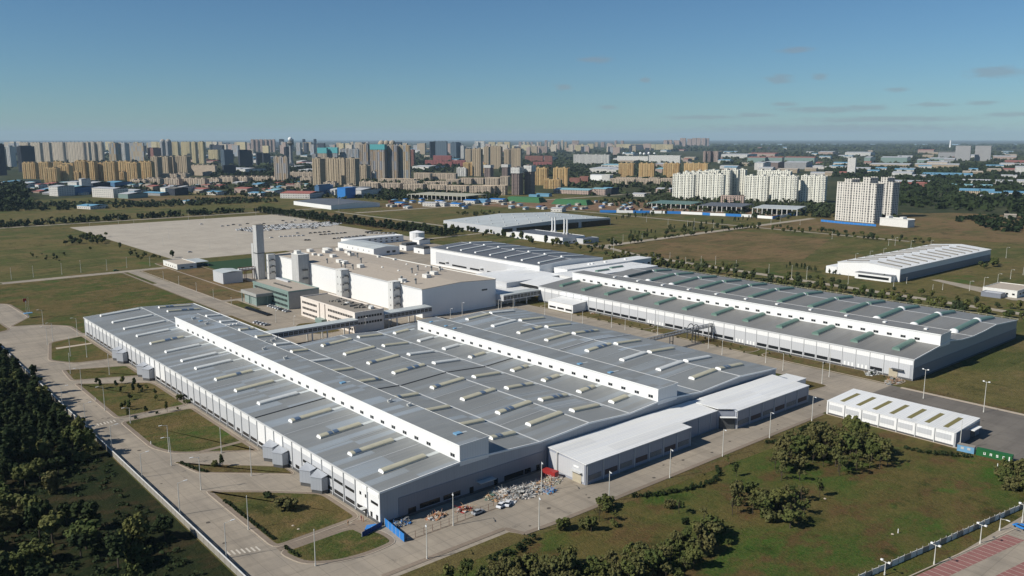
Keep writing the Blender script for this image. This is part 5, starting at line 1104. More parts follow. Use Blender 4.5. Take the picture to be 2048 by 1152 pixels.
MB().prism([(123.4,213.6),(126.8,213.4),(128.4,214.8),(125.6,216)],.05,.55).build('blue_tarp',mt('blue_sheet')); tag(bpy.data.objects['blue_tarp'],'blue tarpaulin heap on the terrace at the near hall corner','tarpaulin')
r=empty('wire_fence',(130,200,0),0,'wire fence on thin dark posts along the front road by the scrap yard','fence')
for i in range(13): x=130+i*3.2; y=200.2 if i<11 else 200.2+(i-10)*1.2; MB().box(x-.05,x+.05,y-.05,y+.05,0,2.1).build('post',mt('rust'),r)
MB().box(130,164,200.18,200.22,1.95,2.0).box(130,164,200.18,200.22,1.0,1.04).build('rail',mt('dark_steel'),r)
sheet('terrace',P((695,1055),(710,1040),(745,1044),(758,1058),(732,1073)),.17,mt('pavement')); sheet('footpath',P((552,1096),(697,1047),(704,1052),(560,1103)),.16,mt('pavement'))
sheet('footpath',P((390,905),(489,880),(494,883),(400,907)),.165,mt('pavement')); sheet('footpath',P((111,696),(182,686),(184,688),(113,699)),.165,mt('kerb'))
# flag sign
x,y=at(57,636); r=empty('flag_stand',(x,y,0),0,'flag poles with a red flag above a flat blue platform on the left lawn','flag')
MB().tube((x,y,0),(x,y,3.2),.25,.2,8).build('post',mt('trim_white'),r); MB().box(x-2.6,x+2.6,y-1.6,y+1.6,3.2,3.6).build('platform',mt('blue_paint'),r)
for k in (-.9,0,.9): MB().tube((x+k,y,3.6),(x+k,y,13.6+k),.07,.05,6).build('flag_pole',mt('steel'),r)
m=MB(); m.box(x-2.2,x-.2,y-.1,y+.1,11.4,13.6); m.build('flag',mt('red_paint'),r); MB().box(x-1.0,x-.5,y-.14,y-.1,11.0,11.9).build('flag_mark',mt('trim_white'),r)
# small low clutter on lawns
for i,(a,b,lb) in enumerate([(1785,1069,'pale stone on the meadow near the white marker post'),(1650,998,'white stone at the foot of the lone small tree'),(586,1052,'flat stone on the lawn beside the footpath'),(597,1059,'second flat stone on the lawn, nearer the footpath')]):
    x,y=at(a,b); tag(MB().dome((x,y,.1),.5,.25,7,3).build('stone',mt('kerb')),lb,'stone')
for i,(a,b,lb) in enumerate([(1796,1066,'short white marker post on the lower meadow'),(1995,934,'short white marker post below the green container'),(191,801,'short white marker post on the lawn near the tree-dotted one'),(302,889,'short white marker post on the plain lawn by the road')]):
    x,y=at(a,b); tag(MB().tube((x,y,0),(x,y,1.3),.16,.14,6).dome((x,y,1.3),.14,.1,6,2).build('marker_post',mt('trim_white')),lb,'post')
# ------------------------------------------------------------ cars
def carmesh():
    out={}
    body=[(-2.3,.35),(-2.3,.85),(-1.9,1.0),(-1.2,1.03),(1.25,1.0),(2.1,.85),(2.3,.6),(2.3,.35)]
    cab=[(-1.75,1.0),(-1.2,1.42),(.35,1.45),(1.2,1.0)]
    return body,cab
def car(x,y,rz,mat,label,group=None,parts=True,name='parked_car'):
    key=('car',mat,parts)
    if key not in LM:
        b,c=carmesh(); m=MB(); m.ext(b,-.88,.88); g=MB(); g.ext(c,-.76,.76); rf=MB().box(-1.15,.3,-.7,.7,1.42,1.49)
        w_=[MB().tube((wx,wy-.1,.33),(wx,wy+.1,.33),.33,.33,10) for wx in (-1.45,1.45) for wy in (-.82,.82)]
        me=[]
        if parts:
            for mb,n_,mm_ in [(m,'body',mat),(g,'glasshouse','car_glass'),(rf,'roof_panel',mat)]+[(q,'wheel','tyre') for q in w_]:
                k=bpy.data.meshes.new(n_); k.from_pydata(mb.v,[],mb.f); k.materials.append(mt(mm_)); me.append((k,n_))
        else:
            a=MB()
            for mb,mi in [(m,0),(g,1),(rf,0)]+[(q,2) for q in w_]: a.add(mb.v,mb.f,mi)
            k=bpy.data.meshes.new(name); k.from_pydata(a.v,[],a.f)
            for q in (mat,'car_glass','tyre'): k.materials.append(mt(q))
            k.polygons.foreach_set('material_index',a.m); me.append((k,name))
        LM[key]=me
    if parts:
        r=empty(name,(x,y,.02),rz,label,'car',group)
        for k,n_ in LM[key]: link(bpy.data.objects.new(n_,k)).parent=r
        return r
    o=link(bpy.data.objects.new(name,LM[key][0][0])); o.location=(x,y,.04); o.rotation_euler=(0,0,rz); return tag(o,label,'car',group)
# near office car park: two rows
a=at(496,617);b=at(538,631)
for i in range(11):
    t=i/10; car(a[0]+(b[0]-a[0])*t,a[1]+(b[1]-a[1])*t,R(3),'black_car','black car in the tight row in front of the glass pavilion','row of black cars by the glass pavilion')
a=at(541,613);b=at(576,624)
for i in range(8): t=i/7; car(a[0]+(b[0]-a[0])*t,a[1]+(b[1]-a[1])*t,R(4),['white_car','silver_car','white_car','white_car','silver_car','black_car'][i%6],'car parked at the foot of the green-glazed office','cars parked by the green-glazed office')
a=at(513,646);b=at(534,651)
for i in range(4): t=i/3; car(a[0]+(b[0]-a[0])*t,a[1]+(b[1]-a[1])*t,R(5),['white_car','silver_car'][i%2],'light car beside the roof edge of the nearest hall','light cars beside the nearest hall')
x,y=at(232,542); car(x,y,R(0),'green_paint','small green vehicle on the side road above the left lawn',None,True,'parked_vehicle')
x,y=at(2042,1057); car(x,y,R(75),'blue_sheet','blue car at the right edge above the car park',None,True)
band=P((466,461),(476,457),(560,449),(640,443),(690,447),(664,452),(600,457),(512,465))
xs=[p[0] for p in band]; ys=[p[1] for p in band]; n_=0
yy=min(ys)
while yy<max(ys):
    xx=min(xs)
    while xx<max(xs):
        if inpoly((xx,yy),band) and rnd.random()<.86 and n_<230:
            car(xx,yy,R(90)+rnd.uniform(-.05,.05),rnd.choice(['white_car','white_car','white_car','silver_car','black_car']),'car in the long packed band of mostly white cars on the paved lot','packed band of cars on the paved lot',False); n_+=1
        xx+=3.4
    yy+=9.5
def strip(p0,p1,n,mats,label,group):
    a=at(*p0);b=at(*p1)
    for i in range(n): t=i/max(1,n-1); car(a[0]+(b[0]-a[0])*t,a[1]+(b[1]-a[1])*t,R(0),mats[i%len(mats)],label,group,False)
strip((562,474),(606,472),6,['white_car'],'white car in the short row of six in the middle of the paved lot','short white row on the paved lot')
strip((621,467),(658,464),5,['black_car'],'dark car in the upper row near the lot centre','upper dark row on the paved lot'); strip((642,470),(690,466.5),7,['black_car','black_car','silver_car'],'dark car in the second row near the lot centre','second dark row on the paved lot')
strip((669,478),(728,472),9,['black_car','silver_car'],'dark car in the row closest to the long two-storey building','dark row by the long two-storey building')
strip((733,465),(762,462),8,['black_car'],'black car in the packed group at the right end of the lot','black car group at the right end of the lot'); strip((737,467),(792,467),13,['black_car','white_car'],'car in the lower row of the packed group at the right end','lower row at the right end of the lot')
for i,(a,b,m_) in enumerate([(403,449,'white_car'),(445,453,'silver_car'),(456,452,'silver_car'),(467,450,'black_car'),(480,451,'silver_car'),(495,448,'black_car'),(520,449,'silver_car'),(528,448,'black_car'),(566,442,'black_car'),(572,446,'silver_car'),(584,445,'black_car'),(590,441,'white_car'),(606,443,'silver_car'),(613,441,'black_car'),(626,442,'black_car'),(595,467,'silver_car'),(543,476,'white_car'),(625,458,'silver_car'),(632,457,'silver_car'),(612,481,'black_car'),(618,481,'black_car'),(380,505,'silver_car')]):
    x,y=at(a,b); car(x,y,R(5),m_,'lone car standing apart on the paved lot, %s of 22'%ordw(i,22),'scattered cars on the paved lot',False)
strip((560,394.8),(545,396),0,['white_car'],'','')
# ------------------------------------------------------------ scrap yard
def heap(name,cx,cy,rx,ry,n,mats,label,h=1.6,seed=1):
    rs=random.Random(seed); r=empty(name,(cx,cy,0),0,label,'scrap heap'); 
    for mi,mn in enumerate(mats):
        m=MB()
        for _ in range(int(n*1.7)//len(mats)):
            a=rs.uniform(0,6.28); q=rs.random()**.6; x=cx+rx*q*math.cos(a); y=cy+ry*q*math.sin(a); z=max(0,h*(1-q)*rs.random())
            t=rs.random(); s=rs.uniform(.15,.7)
            if t<.45:
                an=rs.uniform(0,3.1); c_,s_=math.cos(an)*s,math.sin(an)*s; k=rs.uniform(.15,.7)*s
                m.prism([(x-c_+s_*.6,y-s_-c_*.6),(x+c_+s_*.6,y+s_-c_*.6),(x+c_-s_*.6,y+s_+c_*.6),(x-c_-s_*.6,y-s_+c_*.6)],z,z+k)
            elif t<.8: m.tube((x,y,z+.1),(x+rs.uniform(-1.6,1.6),y+rs.uniform(-1.6,1.6),z+rs.uniform(.1,1.5)),.06,.06,4)
            else: m.dome((x,y,z),s*.6,s*.5,6,2)
        o=m.build('scrap_pieces',mt(mn),r); o['kind']='stuff'
z7=lambda a,b:(920+a/7.2,900+b/7.2)
def hp(a,b,rx,ry,n,mats,label,h,seed): x,y=at(*z7(a,b)); heap('scrap_heap',x,y,rx,ry,n,mats,label,h,seed)
hp(640,660,4.5,5.5,240,['white_plastic','scrap_grey','stone_pink','steel','cardboard'],'pile of whitish crates and broken metal frames, left part of the scrap heap',2.4,1); hp(880,620,5.5,5.5,300,['scrap_grey','white_plastic','steel','dark_steel','stone_pink'],'large grey pile of metal racks in the middle of the scrap heap',2.4,2)
hp(1100,560,4.5,5,220,['scrap_grey','steel','white_plastic','cardboard'],'pile of pale racks right of the middle of the scrap heap',2.2,3); hp(1300,450,5,3.5,200,['stone_pink','cardboard','scrap_grey','ivory'],'low pile of beige timber beside the dark red container',1.3,4)
hp(480,690,3,3,90,['cardboard','teal_vault','scrap_grey','ivory'],'small teal and beige pile at the left end of the scrap heap',1.4,5); hp(1300,600,2.4,1.5,80,['blue_sheet','blue_paint','orange','white_plastic'],'blue and orange drums and sacks at the right end of the scrap heap',1.2,6)
hp(700,770,3.4,1.6,60,['white_plastic','trim_white'],'white sheet scraps by the roadside in front of the heap',.8,7)
x,y=at(873,1034); heap('crate_pile',x,y,3.6,1.8,70,['cardboard','orange','white_plastic'],'pile of brown cardboard boxes in the fenced yard beside the big hall',1.8,8)
x,y=at(928,1020); heap('crate_pile',x,y,3.2,1.6,60,['cardboard','orange','red_paint','white_plastic'],'orange-brown box pile at the sunlit edge of the big hall shadow',1.6,9)
x,y=at(803,1048); heap('scrap_heap',x,y,3.8,1.6,90,['white_plastic','blue_sheet','scrap_grey','dark_steel'],'heap of white and blue rubbish next to the bright blue sheet fence',1.5,10)
c8=lambda a,b:(1536+a/4,560+b/4)
x,y=at(*c8(840,750)); heap('scrap_heap',x,y,6,3,160,['scrap_grey','steel','trim_white','dark_steel'],'grey metal scrap pile left of the doorway of the green-skylight hall',1.8,11)
x,y=at(*c8(1000,815)); heap('scrap_heap',x,y,7,3,180,['ivory','scrap_grey','cardboard','steel','orange'],'yellowish scrap pile right of the doorway of the green-skylight hall',2.4,12)
x,y=at(*c8(650,270)); x,y=at(1185,627); heap('crate_pile',x,y,1.6,1.2,24,['orange','white_plastic'],'small orange and white pile by the low white annex',1,13)
for i,(a,b,an) in enumerate(((600,815,20),(690,790,35))): x,y=at(*z7(a,b)); r_=car(x,y,R(an),'white_car',('left' if i==0 else 'right')+' stripped white car shell at the roadside edge of the scrap heap',None,True,'car_shell')
x,y=at(*z7(260,915)); car(x,y,R(5),'silver_car','silver and black car shell standing by the wire fence',None,True,'car_shell')
# ------------------------------------------------------------ people (tiny at this distance)
def person(x,y,z,rz,top,label,bend=0):
    V=[(0,0,.95),(0,.0,1.2),(0,.02+bend*.1,1.42),(0,.02+bend*.15,1.53),(0,.03+bend*.18,1.68),(.1,0,.9),(.12,.05,.5),(.11,0,.06),(-.1,0,.9),(-.12,-.03,.5),(-.11,-.02,.06),(.2,0+bend*.1,1.4),(.26,.03,1.13),(.24,.15,.9),(-.2,bend*.1,1.4),(-.26,.02,1.13),(-.24,.12,.9),(.11,.14,.04),(-.11,.12,.04)]
    Ed=[(0,1),(1,2),(2,3),(3,4),(0,5),(5,6),(6,7),(0,8),(8,9),(9,10),(2,11),(11,12),(12,13),(2,14),(14,15),(15,16),(7,17),(10,18)]
    Rr=[.15,.15,.15,.055,.1,.1,.07,.05,.1,.07,.05,.07,.045,.035,.07,.045,.035,.045,.045]
    me=bpy.data.meshes.new('person'); me.from_pydata(V,Ed,[]); o=link(bpy.data.objects.new('person',me)); o.location=(x,y,z); o.rotation_euler=(0,0,rz)
    md=o.modifiers.new('skin','SKIN'); md.use_smooth_shade=True
    for v,r_ in zip(me.skin_vertices[0].data,Rr): v.radius=(r_,r_)
    me.skin_vertices[0].data[0].use_root=True; s=o.modifiers.new('sub','SUBSURF'); s.levels=s.render_levels=1
    me.materials.append(mt(top)); tag(o,label,'person')
    MB().dome((x,y+.03,z+1.62),.125,.15,10,4,full=True).build('hard_hat',mt('orange'),o,off=(x,y,z))
for a,b,t_,lb in ((727,1043,'orange','person in orange work clothes by the door at the near hall corner'),(723,1041,'red_paint','person in red beside the person in orange at the near hall door'),(696,1051,'cardboard','person in tan clothes at the edge of the terrace, left of the others')):
    x,y=at(a,b,.17); person(x,y,.17,rnd.uniform(0,6),t_,lb,1)
# ------------------------------------------------------------ city
CN=0
def tower(px0,px1,yt,yb,fr,mat,psi,label,group=None,name='apartment_tower',ribs=True,cap=True,D=None,cat='tower block',heads=2,top=None,topmat=None):
    w_=px1-px0; pc=(px0+px1)/2; x,y=at(pc,yb); d=x*math.cos(HEAD)+y*math.sin(HEAD); u=d/F_*math.cos(PIT)*1.0
    tocam=math.atan2(-y,-x); delta=abs((tocam-psi+math.pi)%(2*math.pi)-math.pi)
    W=fr*w_*u/max(.3,math.cos(delta)); Dd=D or min(60,max(9,(1-fr)*w_*u/max(.25,math.sin(delta)))) 
    W=max(W,6); H=hgt(pc,yt,x,y); H=max(H,4)
    # centre shifted back so the front face sits at the base row
    cx=x-math.cos(psi)*Dd/2; cy=y-math.sin(psi)*Dd/2
    r=empty(name,(cx,cy,0),psi+math.pi/2,label,cat,group)   # local -y axis points along psi
    m=MB().box(-W/2,W/2,-Dd/2,Dd/2,-1,H)
    if ribs and W>12:
        n_=max(2,round(W/7.5)); s=W/n_
        for i in range(n_):
            a=-W/2+i*s; m.box(a+s*.08,a+s*.50,-Dd/2-1.3,-Dd/2+.05,-1,H-.8)
            if i%2==0: m.box(a+s*.62,a+s*.9,-Dd/2-.7,-Dd/2+.04,-1,H-1.6)
    m.build('wall',mt(mat),r,off=(0,0,0))
    if cap:
        n_=max(1,min(4,round(W/18)))*(1 if heads else 0)
        for i in range(n_):
            a=-W/2+(i+.5)*W/n_; MB().box(a-2.6,a+2.6,-Dd/2+.8,Dd/2-1.5 if Dd<16 else Dd/2-6,H,H+3.4).build('roof_house',mt(mat),r,off=(0,0,0))
        MB().box(-W/2-.2,W/2+.2,-Dd/2-.25,-Dd/2+.15,H-.2,H+.9).box(-W/2-.2,W/2+.2,Dd/2-.2,Dd/2+.2,H-.2,H+.9).build('parapet',mt(mat),r,off=(0,0,0))
    if topmat: MB().box(-W/2-1.6,W/2+1.6,-Dd/2-1.7,Dd/2+.6,H-H*top,H+1.5).build('safety_net',mt(topmat),r,off=(0,0,0))
    return r
def block(ox,oy,s,rows,mat,psi,what,group,name='apartment_tower',**k):
    rows=sorted(rows)
    for i,q in enumerate(rows):
        tower(ox+q[0]/s,ox+q[1]/s,oy+q[2]/s,oy+q[3]/s,q[4],q[5] if len(q)>5 else mat,R(psi),(what+', '+ordw(i,len(rows))).rstrip(', '),group,name,**k)
Z=7.877
block(0,270,Z,[(330,480,122,440,.8),(480,690,122,470,.6),(670,830,122,460,.55),(810,1030,118,440,.78),(1030,1090,118,420,.6),(1080,1350,118,470,.83),(1350,1430,113,440,.6),(1430,1520,113,430,.65),(1520,1650,113,430,.55),(20,100,210,470,.75)],'f_beige',212,'tall beige tower of the skyline row behind the orange blocks','beige skyline towers at the left',D=16)
block(0,270,Z,[(90,215,178,500,.36,'f_white'),(195,470,182,580,.2,'f_dark')],'f_white',212,'pale slab with broad dark glazed side near the left edge','dark-sided slabs at the left edge')
rs=random.Random(77); CB={'f_beige':'beige','f_pink':'pinkish','f_tan':'tan','f_slate':'grey','f_yellow':'pale yellow','f_dark':'dark'}
for i in range(150):
    px=rs.uniform(-5,1330); wd=rs.uniform(6,20); yt=rs.uniform(283,292)+(4 if px>900 else 0); yb=yt+rs.uniform(9,26)*(1 if px<900 else .6); mm_=rs.choice(list(CB))
    tower(px,px+wd,yt,max(yb,294),rs.uniform(.5,.95),mm_,R(207),'distant '+CB[mm_]+' block in the dense background of the skyline','distant %s blocks in the skyline background'%CB[mm_],'distant_block',ribs=False,cap=False,D=20)
block(0,270,Z,[(-140,20,150,640,.1)],'f_dark',212,'very dark tower cut by the left picture edge',None)
block(0,270,Z,[(1700,1880,132,500,.55,'f_rainbow'),(1880,2015,132,450,.5,'f_white')],'f_white',212,'red-banded or plain cream tower right of the beige skyline row',None)
block(0,270,Z,[(360,575,440,690,.78),(630,790,435,700,.85),(700,915,520,760,.82),(850,1010,425,640,.8),(935,1110,485,755,.85),(1000,1180,450,700,.85),(1100,1250,580,720,.92),(1200,1360,410,720,.9),(1350,1500,425,720,.92),(1440,1660,445,715,.76),(1625,1850,425,730,.7),(1820,1960,590,700,.85),(1860,2040,420,690,.92)],'f_orange',214,'orange ribbed tower block behind the low factories at the left','orange tower blocks at the left',D=15)
block(240,270,Z,[(60,130,415,640,.95),(110,300,440,740,.8),(285,385,425,715,.85),(375,505,425,720,.95)],'f_orange',212,'orange ribbed tower next to the greyish tan towers','second group of orange tower blocks',D=15)
block(240,270,Z,[(495,620,345,700,.78),(610,785,345,650,.8),(770,875,345,640,.5),(870,1085,335,650,.75)],'f_tan',210,'greyish tan tower with white window frames right of the orange blocks','greyish tan towers',D=20)
block(240,270,Z,[(145,380,125,420,.94,'f_rainbow')],'f_rainbow',214,'wide tower with diagonal orange and blue colour bands',None,ribs=False)
block(240,270,Z,[(360,620,208,420,.33,'f_brick')],'f_brick',212,'brick red tower with a dark shaded side',None,ribs=False)
block(240,270,Z,[(420,520,125,260,.8),(585,675,115,370,.9),(670,810,110,380,.5),(800,945,112,360,.65),(945,1145,112,390,.66),(1130,1215,112,440,.7),(1210,1365,112,450,.45)],'f_yellow',210,'cream yellow tower on the skyline behind the greyish tan towers','cream yellow skyline towers',D=18)
for i,a in enumerate((695,780)):
    x,y=at(240+a/Z,320); d=hgt(0,270+62/Z,x,y); q=empty('dome_tower',(x,y,0),0,('left' if i==0 else 'right')+' of two grey domed towers on the left skyline','tower'); MB().tube((x,y,0),(x,y,d-18),17,17,10).build('shaft',mt('f_grey'),q); MB().dome((x,y,d-18),17,18,10,4).build('dome',mt('f_grey'),q)
block(240,270,Z,[(1350,1500,155,300,.1,'f_dark'),(1700,2048,145,250,.93),(1500,1690,148,260,.93)],'f_pink',205,'pinkish wide block on the horizon left of the observation tower','pinkish horizon blocks')
block(240,270,Z,[(1360,1590,240,420,.62,'f_yellow'),(1525,1725,240,490,.25,'f_glass'),(1720,2046,245,520,.08,'f_dark')],'f_dark',208,'mid-distance block between the yellow skyline towers and the observation tower','mid-distance office blocks')
block(240,270,Z,[(1105,1215,480,635,.8),(1200,1500,478,640,.97)],'f_lowtan',205,'low grey-tan office block in front of the dark glazed slab','low grey-tan offices',ribs=False,cat='building'); block(240,270,Z,[(1490,1770,490,640,.04,'f_dark')],'f_dark',208,'long dark low block beside the low grey-tan offices',None,cat='building')
lowr=[(610,910,625,715,.86),(690,950,690,815,.8),(870,1060,610,700,.75),(400,640,690,775,.85),(175,400,712,780,.97),(950,1350,690,815,.92),(1400,1560,690,775,.9),(1560,1790,662,765,.92),(1790,2010,667,765,.92),(1310,1420,772,820,.95)]
block(240,270,Z,lowr,'f_lowtan',205,'low six-storey tan apartment row in front of the greyish tan towers','six-storey tan rows at the left',name='apartment_block',ribs=True,cat='apartment block',D=14)
lowr=[(0,135,665,750,.85),(140,460,662,750,.93),(458,795,667,755,.93),(870,1135,672,760,.93),(790,1145,590,700,.97),(860,960,770,860,.9),(1310,1510,750,845,.92),(1630,1780,790,860,.9),(1878,2100,742,870,.95)]
block(480,270,Z,lowr,'f_lowtan',205,'low six-storey tan apartment row around the multicoloured tower','six-storey tan rows in the centre left',name='apartment_block',cat='apartment block',D=14)
block(480,270,Z,[(170,230,72,270,.65),(230,295,72,270,.65),(295,370,72,270,.65),(370,440,72,270,.65),(440,500,74,270,.65),(500,560,70,270,.6)],'f_pink',205,'greyish pink tower in the row left of the observation tower','even skyline row left of the observation tower',D=16)
block(480,270,Z,[(560,730,68,240,.25),(722,900,68,240,.08),(902,1090,68,240,.08),(1088,1255,68,250,.08)],'f_dark',222,'dark tower with white edge on the skyline around the observation tower','dark skyline towers around the observation tower')
block(480,270,Z,[(540,895,195,420,.1,'f_dark'),(975,1070,122,280,.6,'f_tan'),(-20,145,250,500,.05,'f_dark'),(148,200,300,460,.8,'f_white'),(190,335,290,470,.1,'f_dark'),(300,430,300,470,.15,'f_dark'),(140,220,228,330,.7,'f_beige'),(1095,1240,300,400,.4,'f_grey')],'f_dark',212,'mid-distance office block near the foot of the observation tower','office blocks near the observation tower')
block(480,270,Z,[(545,765,348,760,.93,'f_mixed')],'f_mixed',205,'tower with orange and grey vertical colour stripes',None); 
block(480,270,Z,[(1130,1300,372,815,.72),(1320,1650,372,780,.82),(1575,1680,378,800,.5),(1640,1860,372,810,.62),(1838,2012,482,720,.82)],'f_tan',206,'tan tower of the group behind the blue and white factory','tan towers behind the blue and white factory',D=22)
block(480,270,Z,[(1230,1375,205,500,.93,'f_lowtan'),(1375,1545,200,500,.93,'f_slate')],'f_slate',206,'grey tower under construction topped with a teal safety net','teal-topped towers',top=.28,topmat='teal_net',cap=False); block(480,270,Z,[(1560,1890,222,500,.88,'f_slate'),(1885,2050,152,620,.82,'f_mixed')],'f_slate',206,'broad grey-green gridded tower right of the teal-topped pair','broad gridded towers')
# observation tower
x,y=at(583,336); q=empty('observation_tower',(x,y,0),0,'slender concrete observation tower with round pod and white ball on the skyline','tower'); h0=hgt(583,274,x,y)
MB().tube((x,y,0),(x,y,h0*.25),13,7,12).tube((x,y,h0*.25),(x,y,h0*.82),7,5.5,12).build('shaft',mt('f_grey'),q); MB().tube((x,y,h0*.74),(x,y,h0*.80),8,15,14).tube((x,y,h0*.80),(x,y,h0*.86),15,11,14).build('pod',mt('roof_clutter'),q); MB().dome((x,y,h0*.93),9,9,12,4,full=True).build('ball',mt('trim_white'),q)
for k in range(4): a=k*1.57+.6; MB().tube((x+26*math.cos(a),y+26*math.sin(a),0),(x+5*math.cos(a),y+5*math.sin(a),h0*.2),2,2,5).build('buttress',mt('f_grey'),q)
block(720,270,Z,[(-10,150,150,710,.78,'f_mixed')],'f_mixed',206,'grey and tan patterned tower left of the teal-and-orange tower',None); block(720,270,Z,[(150,412,155,690,.87,'f_mixed')],'f_mixed',206,'orange-grey tower topped by a teal safety net',None,top=.14,topmat='teal_net',cap=False)
block(720,270,Z,[(410,600,165,690,.95,'f_mixed'),(580,795,165,690,.9,'f_rainbow')],'f_mixed',206,'broad patterned tower with grey, tan and violet panels',None)
for i,a in enumerate((350,428,515)):
    x,y=at(720+a/Z,330); h0=hgt(0,270+80/Z,x,y); q=empty('arched_tower',(x,y,0),0,ORD[i]+' of three round-topped pinkish towers behind the patterned towers','tower'); MB().tube((x,y,0),(x,y,h0-20),17,17,10).build('shaft',mt('f_tan'),q); MB().dome((x,y,h0-20),17,20,10,4).build('round_top',mt('f_tan'),q)
block(720,270,Z,[(780,862,235,500,.75,'f_brick')],'f_brick',206,'reddish brown slab beside the patterned towers',None); block(720,270,Z,[(165,252,582,710,.65,'f_white')],'f_white',206,'small white block at the foot of the teal-topped orange-grey tower',None)
block(720,270,Z,[(1040,1170,112,390,.1,'f_dark'),(1150,1375,100,350,.93,'f_glass'),(1380,1565,122,400,.5,'f_glass'),(1570,1655,172,400,.6,'f_white'),(1805,1865,100,260,.9,'f_white'),(1865,1965,102,260,.93,'f_white')],'f_glass',206,'blue-grey glazed or white tower behind the red-fronted complex','glazed towers behind the red complex')
block(720,270,Z,[(1145,1440,325,430,.95),(1020,1300,400,490,.96),(1290,1450,420,500,.95),(1440,1660,400,500,.95)],'f_red',206,'block of the red-fronted complex in the middle distance','red-fronted complex',ribs=True,cat='building',heads=0)
block(720,270,Z,[(1650,1755,225,460,.9),(1745,1925,222,650,.74)],'f_tan',206,'tall tan tower of the central tan group, left side','central tan towers',D=18); block(720,270,Z,[(1620,1720,440,650,.92),(1705,1870,438,640,.75),(1890,1990,450,600,.9)],'f_orange',206,'shorter tan-orange tower in front of the central tan towers','shorter towers before the central tan group')
block(720,270,Z,[(1500,1695,520,650,.78,'f_white')],'f_white',206,'stone-coloured block with white top beside the central tan towers',None)
rows=[(0,300,750,880,.87),(305,650,760,885,.87),(650,1020,770,895,.84),(1050,1340,790,900,.95),(1340,1690,800,915,.93),(1700,2080,805,945,.9),(830,1130,600,700,.87),(1130,1510,605,700,.96),(1340,1570,700,785,.87),(1570,1760,682,775,.95),(1750,1955,682,775,.85),(1960,2200,680,790,.87),(280,560,692,745,.95),(540,860,692,750,.93),(640,900,720,790,.95),(1000,1200,740,800,.95),(1180,1400,730,800,.95)]
block(720,270,Z,rows,'f_lowtan',206,'low brown-tan apartment row of the dense central quarter','low brown-tan rows of the central quarter',name='apartment_block',cat='apartment block',D=14,heads=0)
block(960,270,Z,[(0,240,800,945,.95),(262,405,795,945,.88),(310,450,652,800,.9),(75,280,672,770,.93)],'f_lowtan',206,'low brown-tan apartment row beside the white-topped brown towers','low rows beside the white-topped towers',name='apartment_block',cat='apartment block',D=14,heads=0)
block(960,270,Z,[(55,145,188,500,.9),(145,350,183,530,.8),(372,470,230,520,.9),(460,662,215,530,.76)],'f_tan',206,'tall tan tower of the central tan group, right side','central tan towers',D=18)
block(960,270,Z,[(15,215,480,660,.5,'f_brown'),(325,455,470,660,.7,'f_brown'),(440,672,520,945,.5,'f_brown'),(645,855,490,935,.5,'f_brown')],'f_brown',206,'dark brown tower with white upper floors','white-topped dark brown towers',top=.2,topmat='f_white',D=24)
block(960,270,Z,[(850,1062,522,790,.92),(1132,1395,522,800,.88),(990,1275,702,845,.93),(845,952,692,775,.92)],'f_orange',206,'orange-yellow tower block right of the white-topped brown towers','orange-yellow towers in the centre',D=14)
block(960,270,Z,[(700,1000,330,430,.96,'f_brick'),(1005,1140,330,440,.93,'f_brick'),(830,1140,425,495,.96,'f_red')],'f_brick',206,'long brownish red block right of the central tan group','brownish red long blocks',ribs=True,cat='building',heads=0)
block(960,270,Z,[(1400,1575,680,765,.93),(1565,1705,655,760,.93)],'f_brick',206,'small brick building with white-framed windows','small brick buildings',ribs=False,cat='building',heads=0)
block(960,270,Z,[(1460,2040,312,470,.97,'f_white')],'f_white',206,'large symmetrical white institutional building',None,ribs=True,cat='building')
far=[(600,660,110,200,.7),(660,715,108,200,.7),(725,780,112,200,.8),(790,835,112,200,.7),(890,925,112,210,.8),(930,965,112,210,.7),(1010,1060,85,220,.7),(1065,1105,112,230,.6),(1110,1160,85,230,.7),(1210,1260,108,240,.7),(1270,1310,85,230,.7),(1320,1375,112,250,.6),(1440,1560,88,210,.85),(1380,1480,155,260,.7),(1800,1860,115,200,.8),(1895,1960,115,200,.8),(2000,2048,135,200,.9),(760,900,180,290,.95),(925,1060,180,290,.95)]
block(960,270,Z,[(a,b,c,d,e,['f_pink','f_beige','f_tan'][i%3]) for i,(a,b,c,d,e) in enumerate(far)],'f_pink',206,'pinkish tower of the hazy skyline cluster right of centre','hazy skyline cluster right of centre',D=18)
block(960,270,Z,[(1490,1700,160,255,.96),(1690,1790,140,230,.95),(130,240,112,230,.9),(270,360,115,250,.9),(370,475,112,250,.85),(0,75,100,260,.95)],'f_yellow',206,'pale yellow slab of the hazy skyline right of the central group','pale yellow slabs of the hazy skyline',ribs=True)
block(1200,270,Z,[(250,560,145,215,.97),(560,870,148,230,.97),(870,1150,148,245,.97)],'f_yellow',200,'long yellow slab near the horizon left of the pinkish cluster','long yellow slabs near the horizon',heads=0)
block(1200,270,Z,[(995,1060,82,190,.85),(1060,1130,80,190,.85),(1150,1250,85,190,.85),(1250,1350,50,190,.85),(1365,1440,60,185,.85),(1440,1515,50,180,.85),(1515,1585,50,185,.85),(1590,1660,50,180,.85),(1660,1712,52,180,.85),(20,70,115,190,.8),(110,190,130,190,.8),(225,260,90,190,.8),(320,370,92,190,.8)],'f_pink',200,'greyish pink tower of the cluster on the right skyline','pinkish cluster on the right skyline',D=30,heads=1)
block(1200,270,Z,[(1610,1670,262,425,.6,'f_pink'),(1665,1760,262,425,.5,'f_brown'),(1760,1880,262,425,.6,'f_pink'),(1880,1930,350,425,.9,'f_pink')],'f_pink',200,'block of the pinkish brown institution with blue dome','pinkish brown institution',cat='building')
block(1200,270,Z,[(282,532,452,670,.95),(600,852,452,690,.95),(985,1250,450,680,.95),(1312,1690,450,650,.97)],'f_orange',202,'peach-coloured tower block with orange window bands behind the cream towers','peach towers behind the cream towers',D=13)
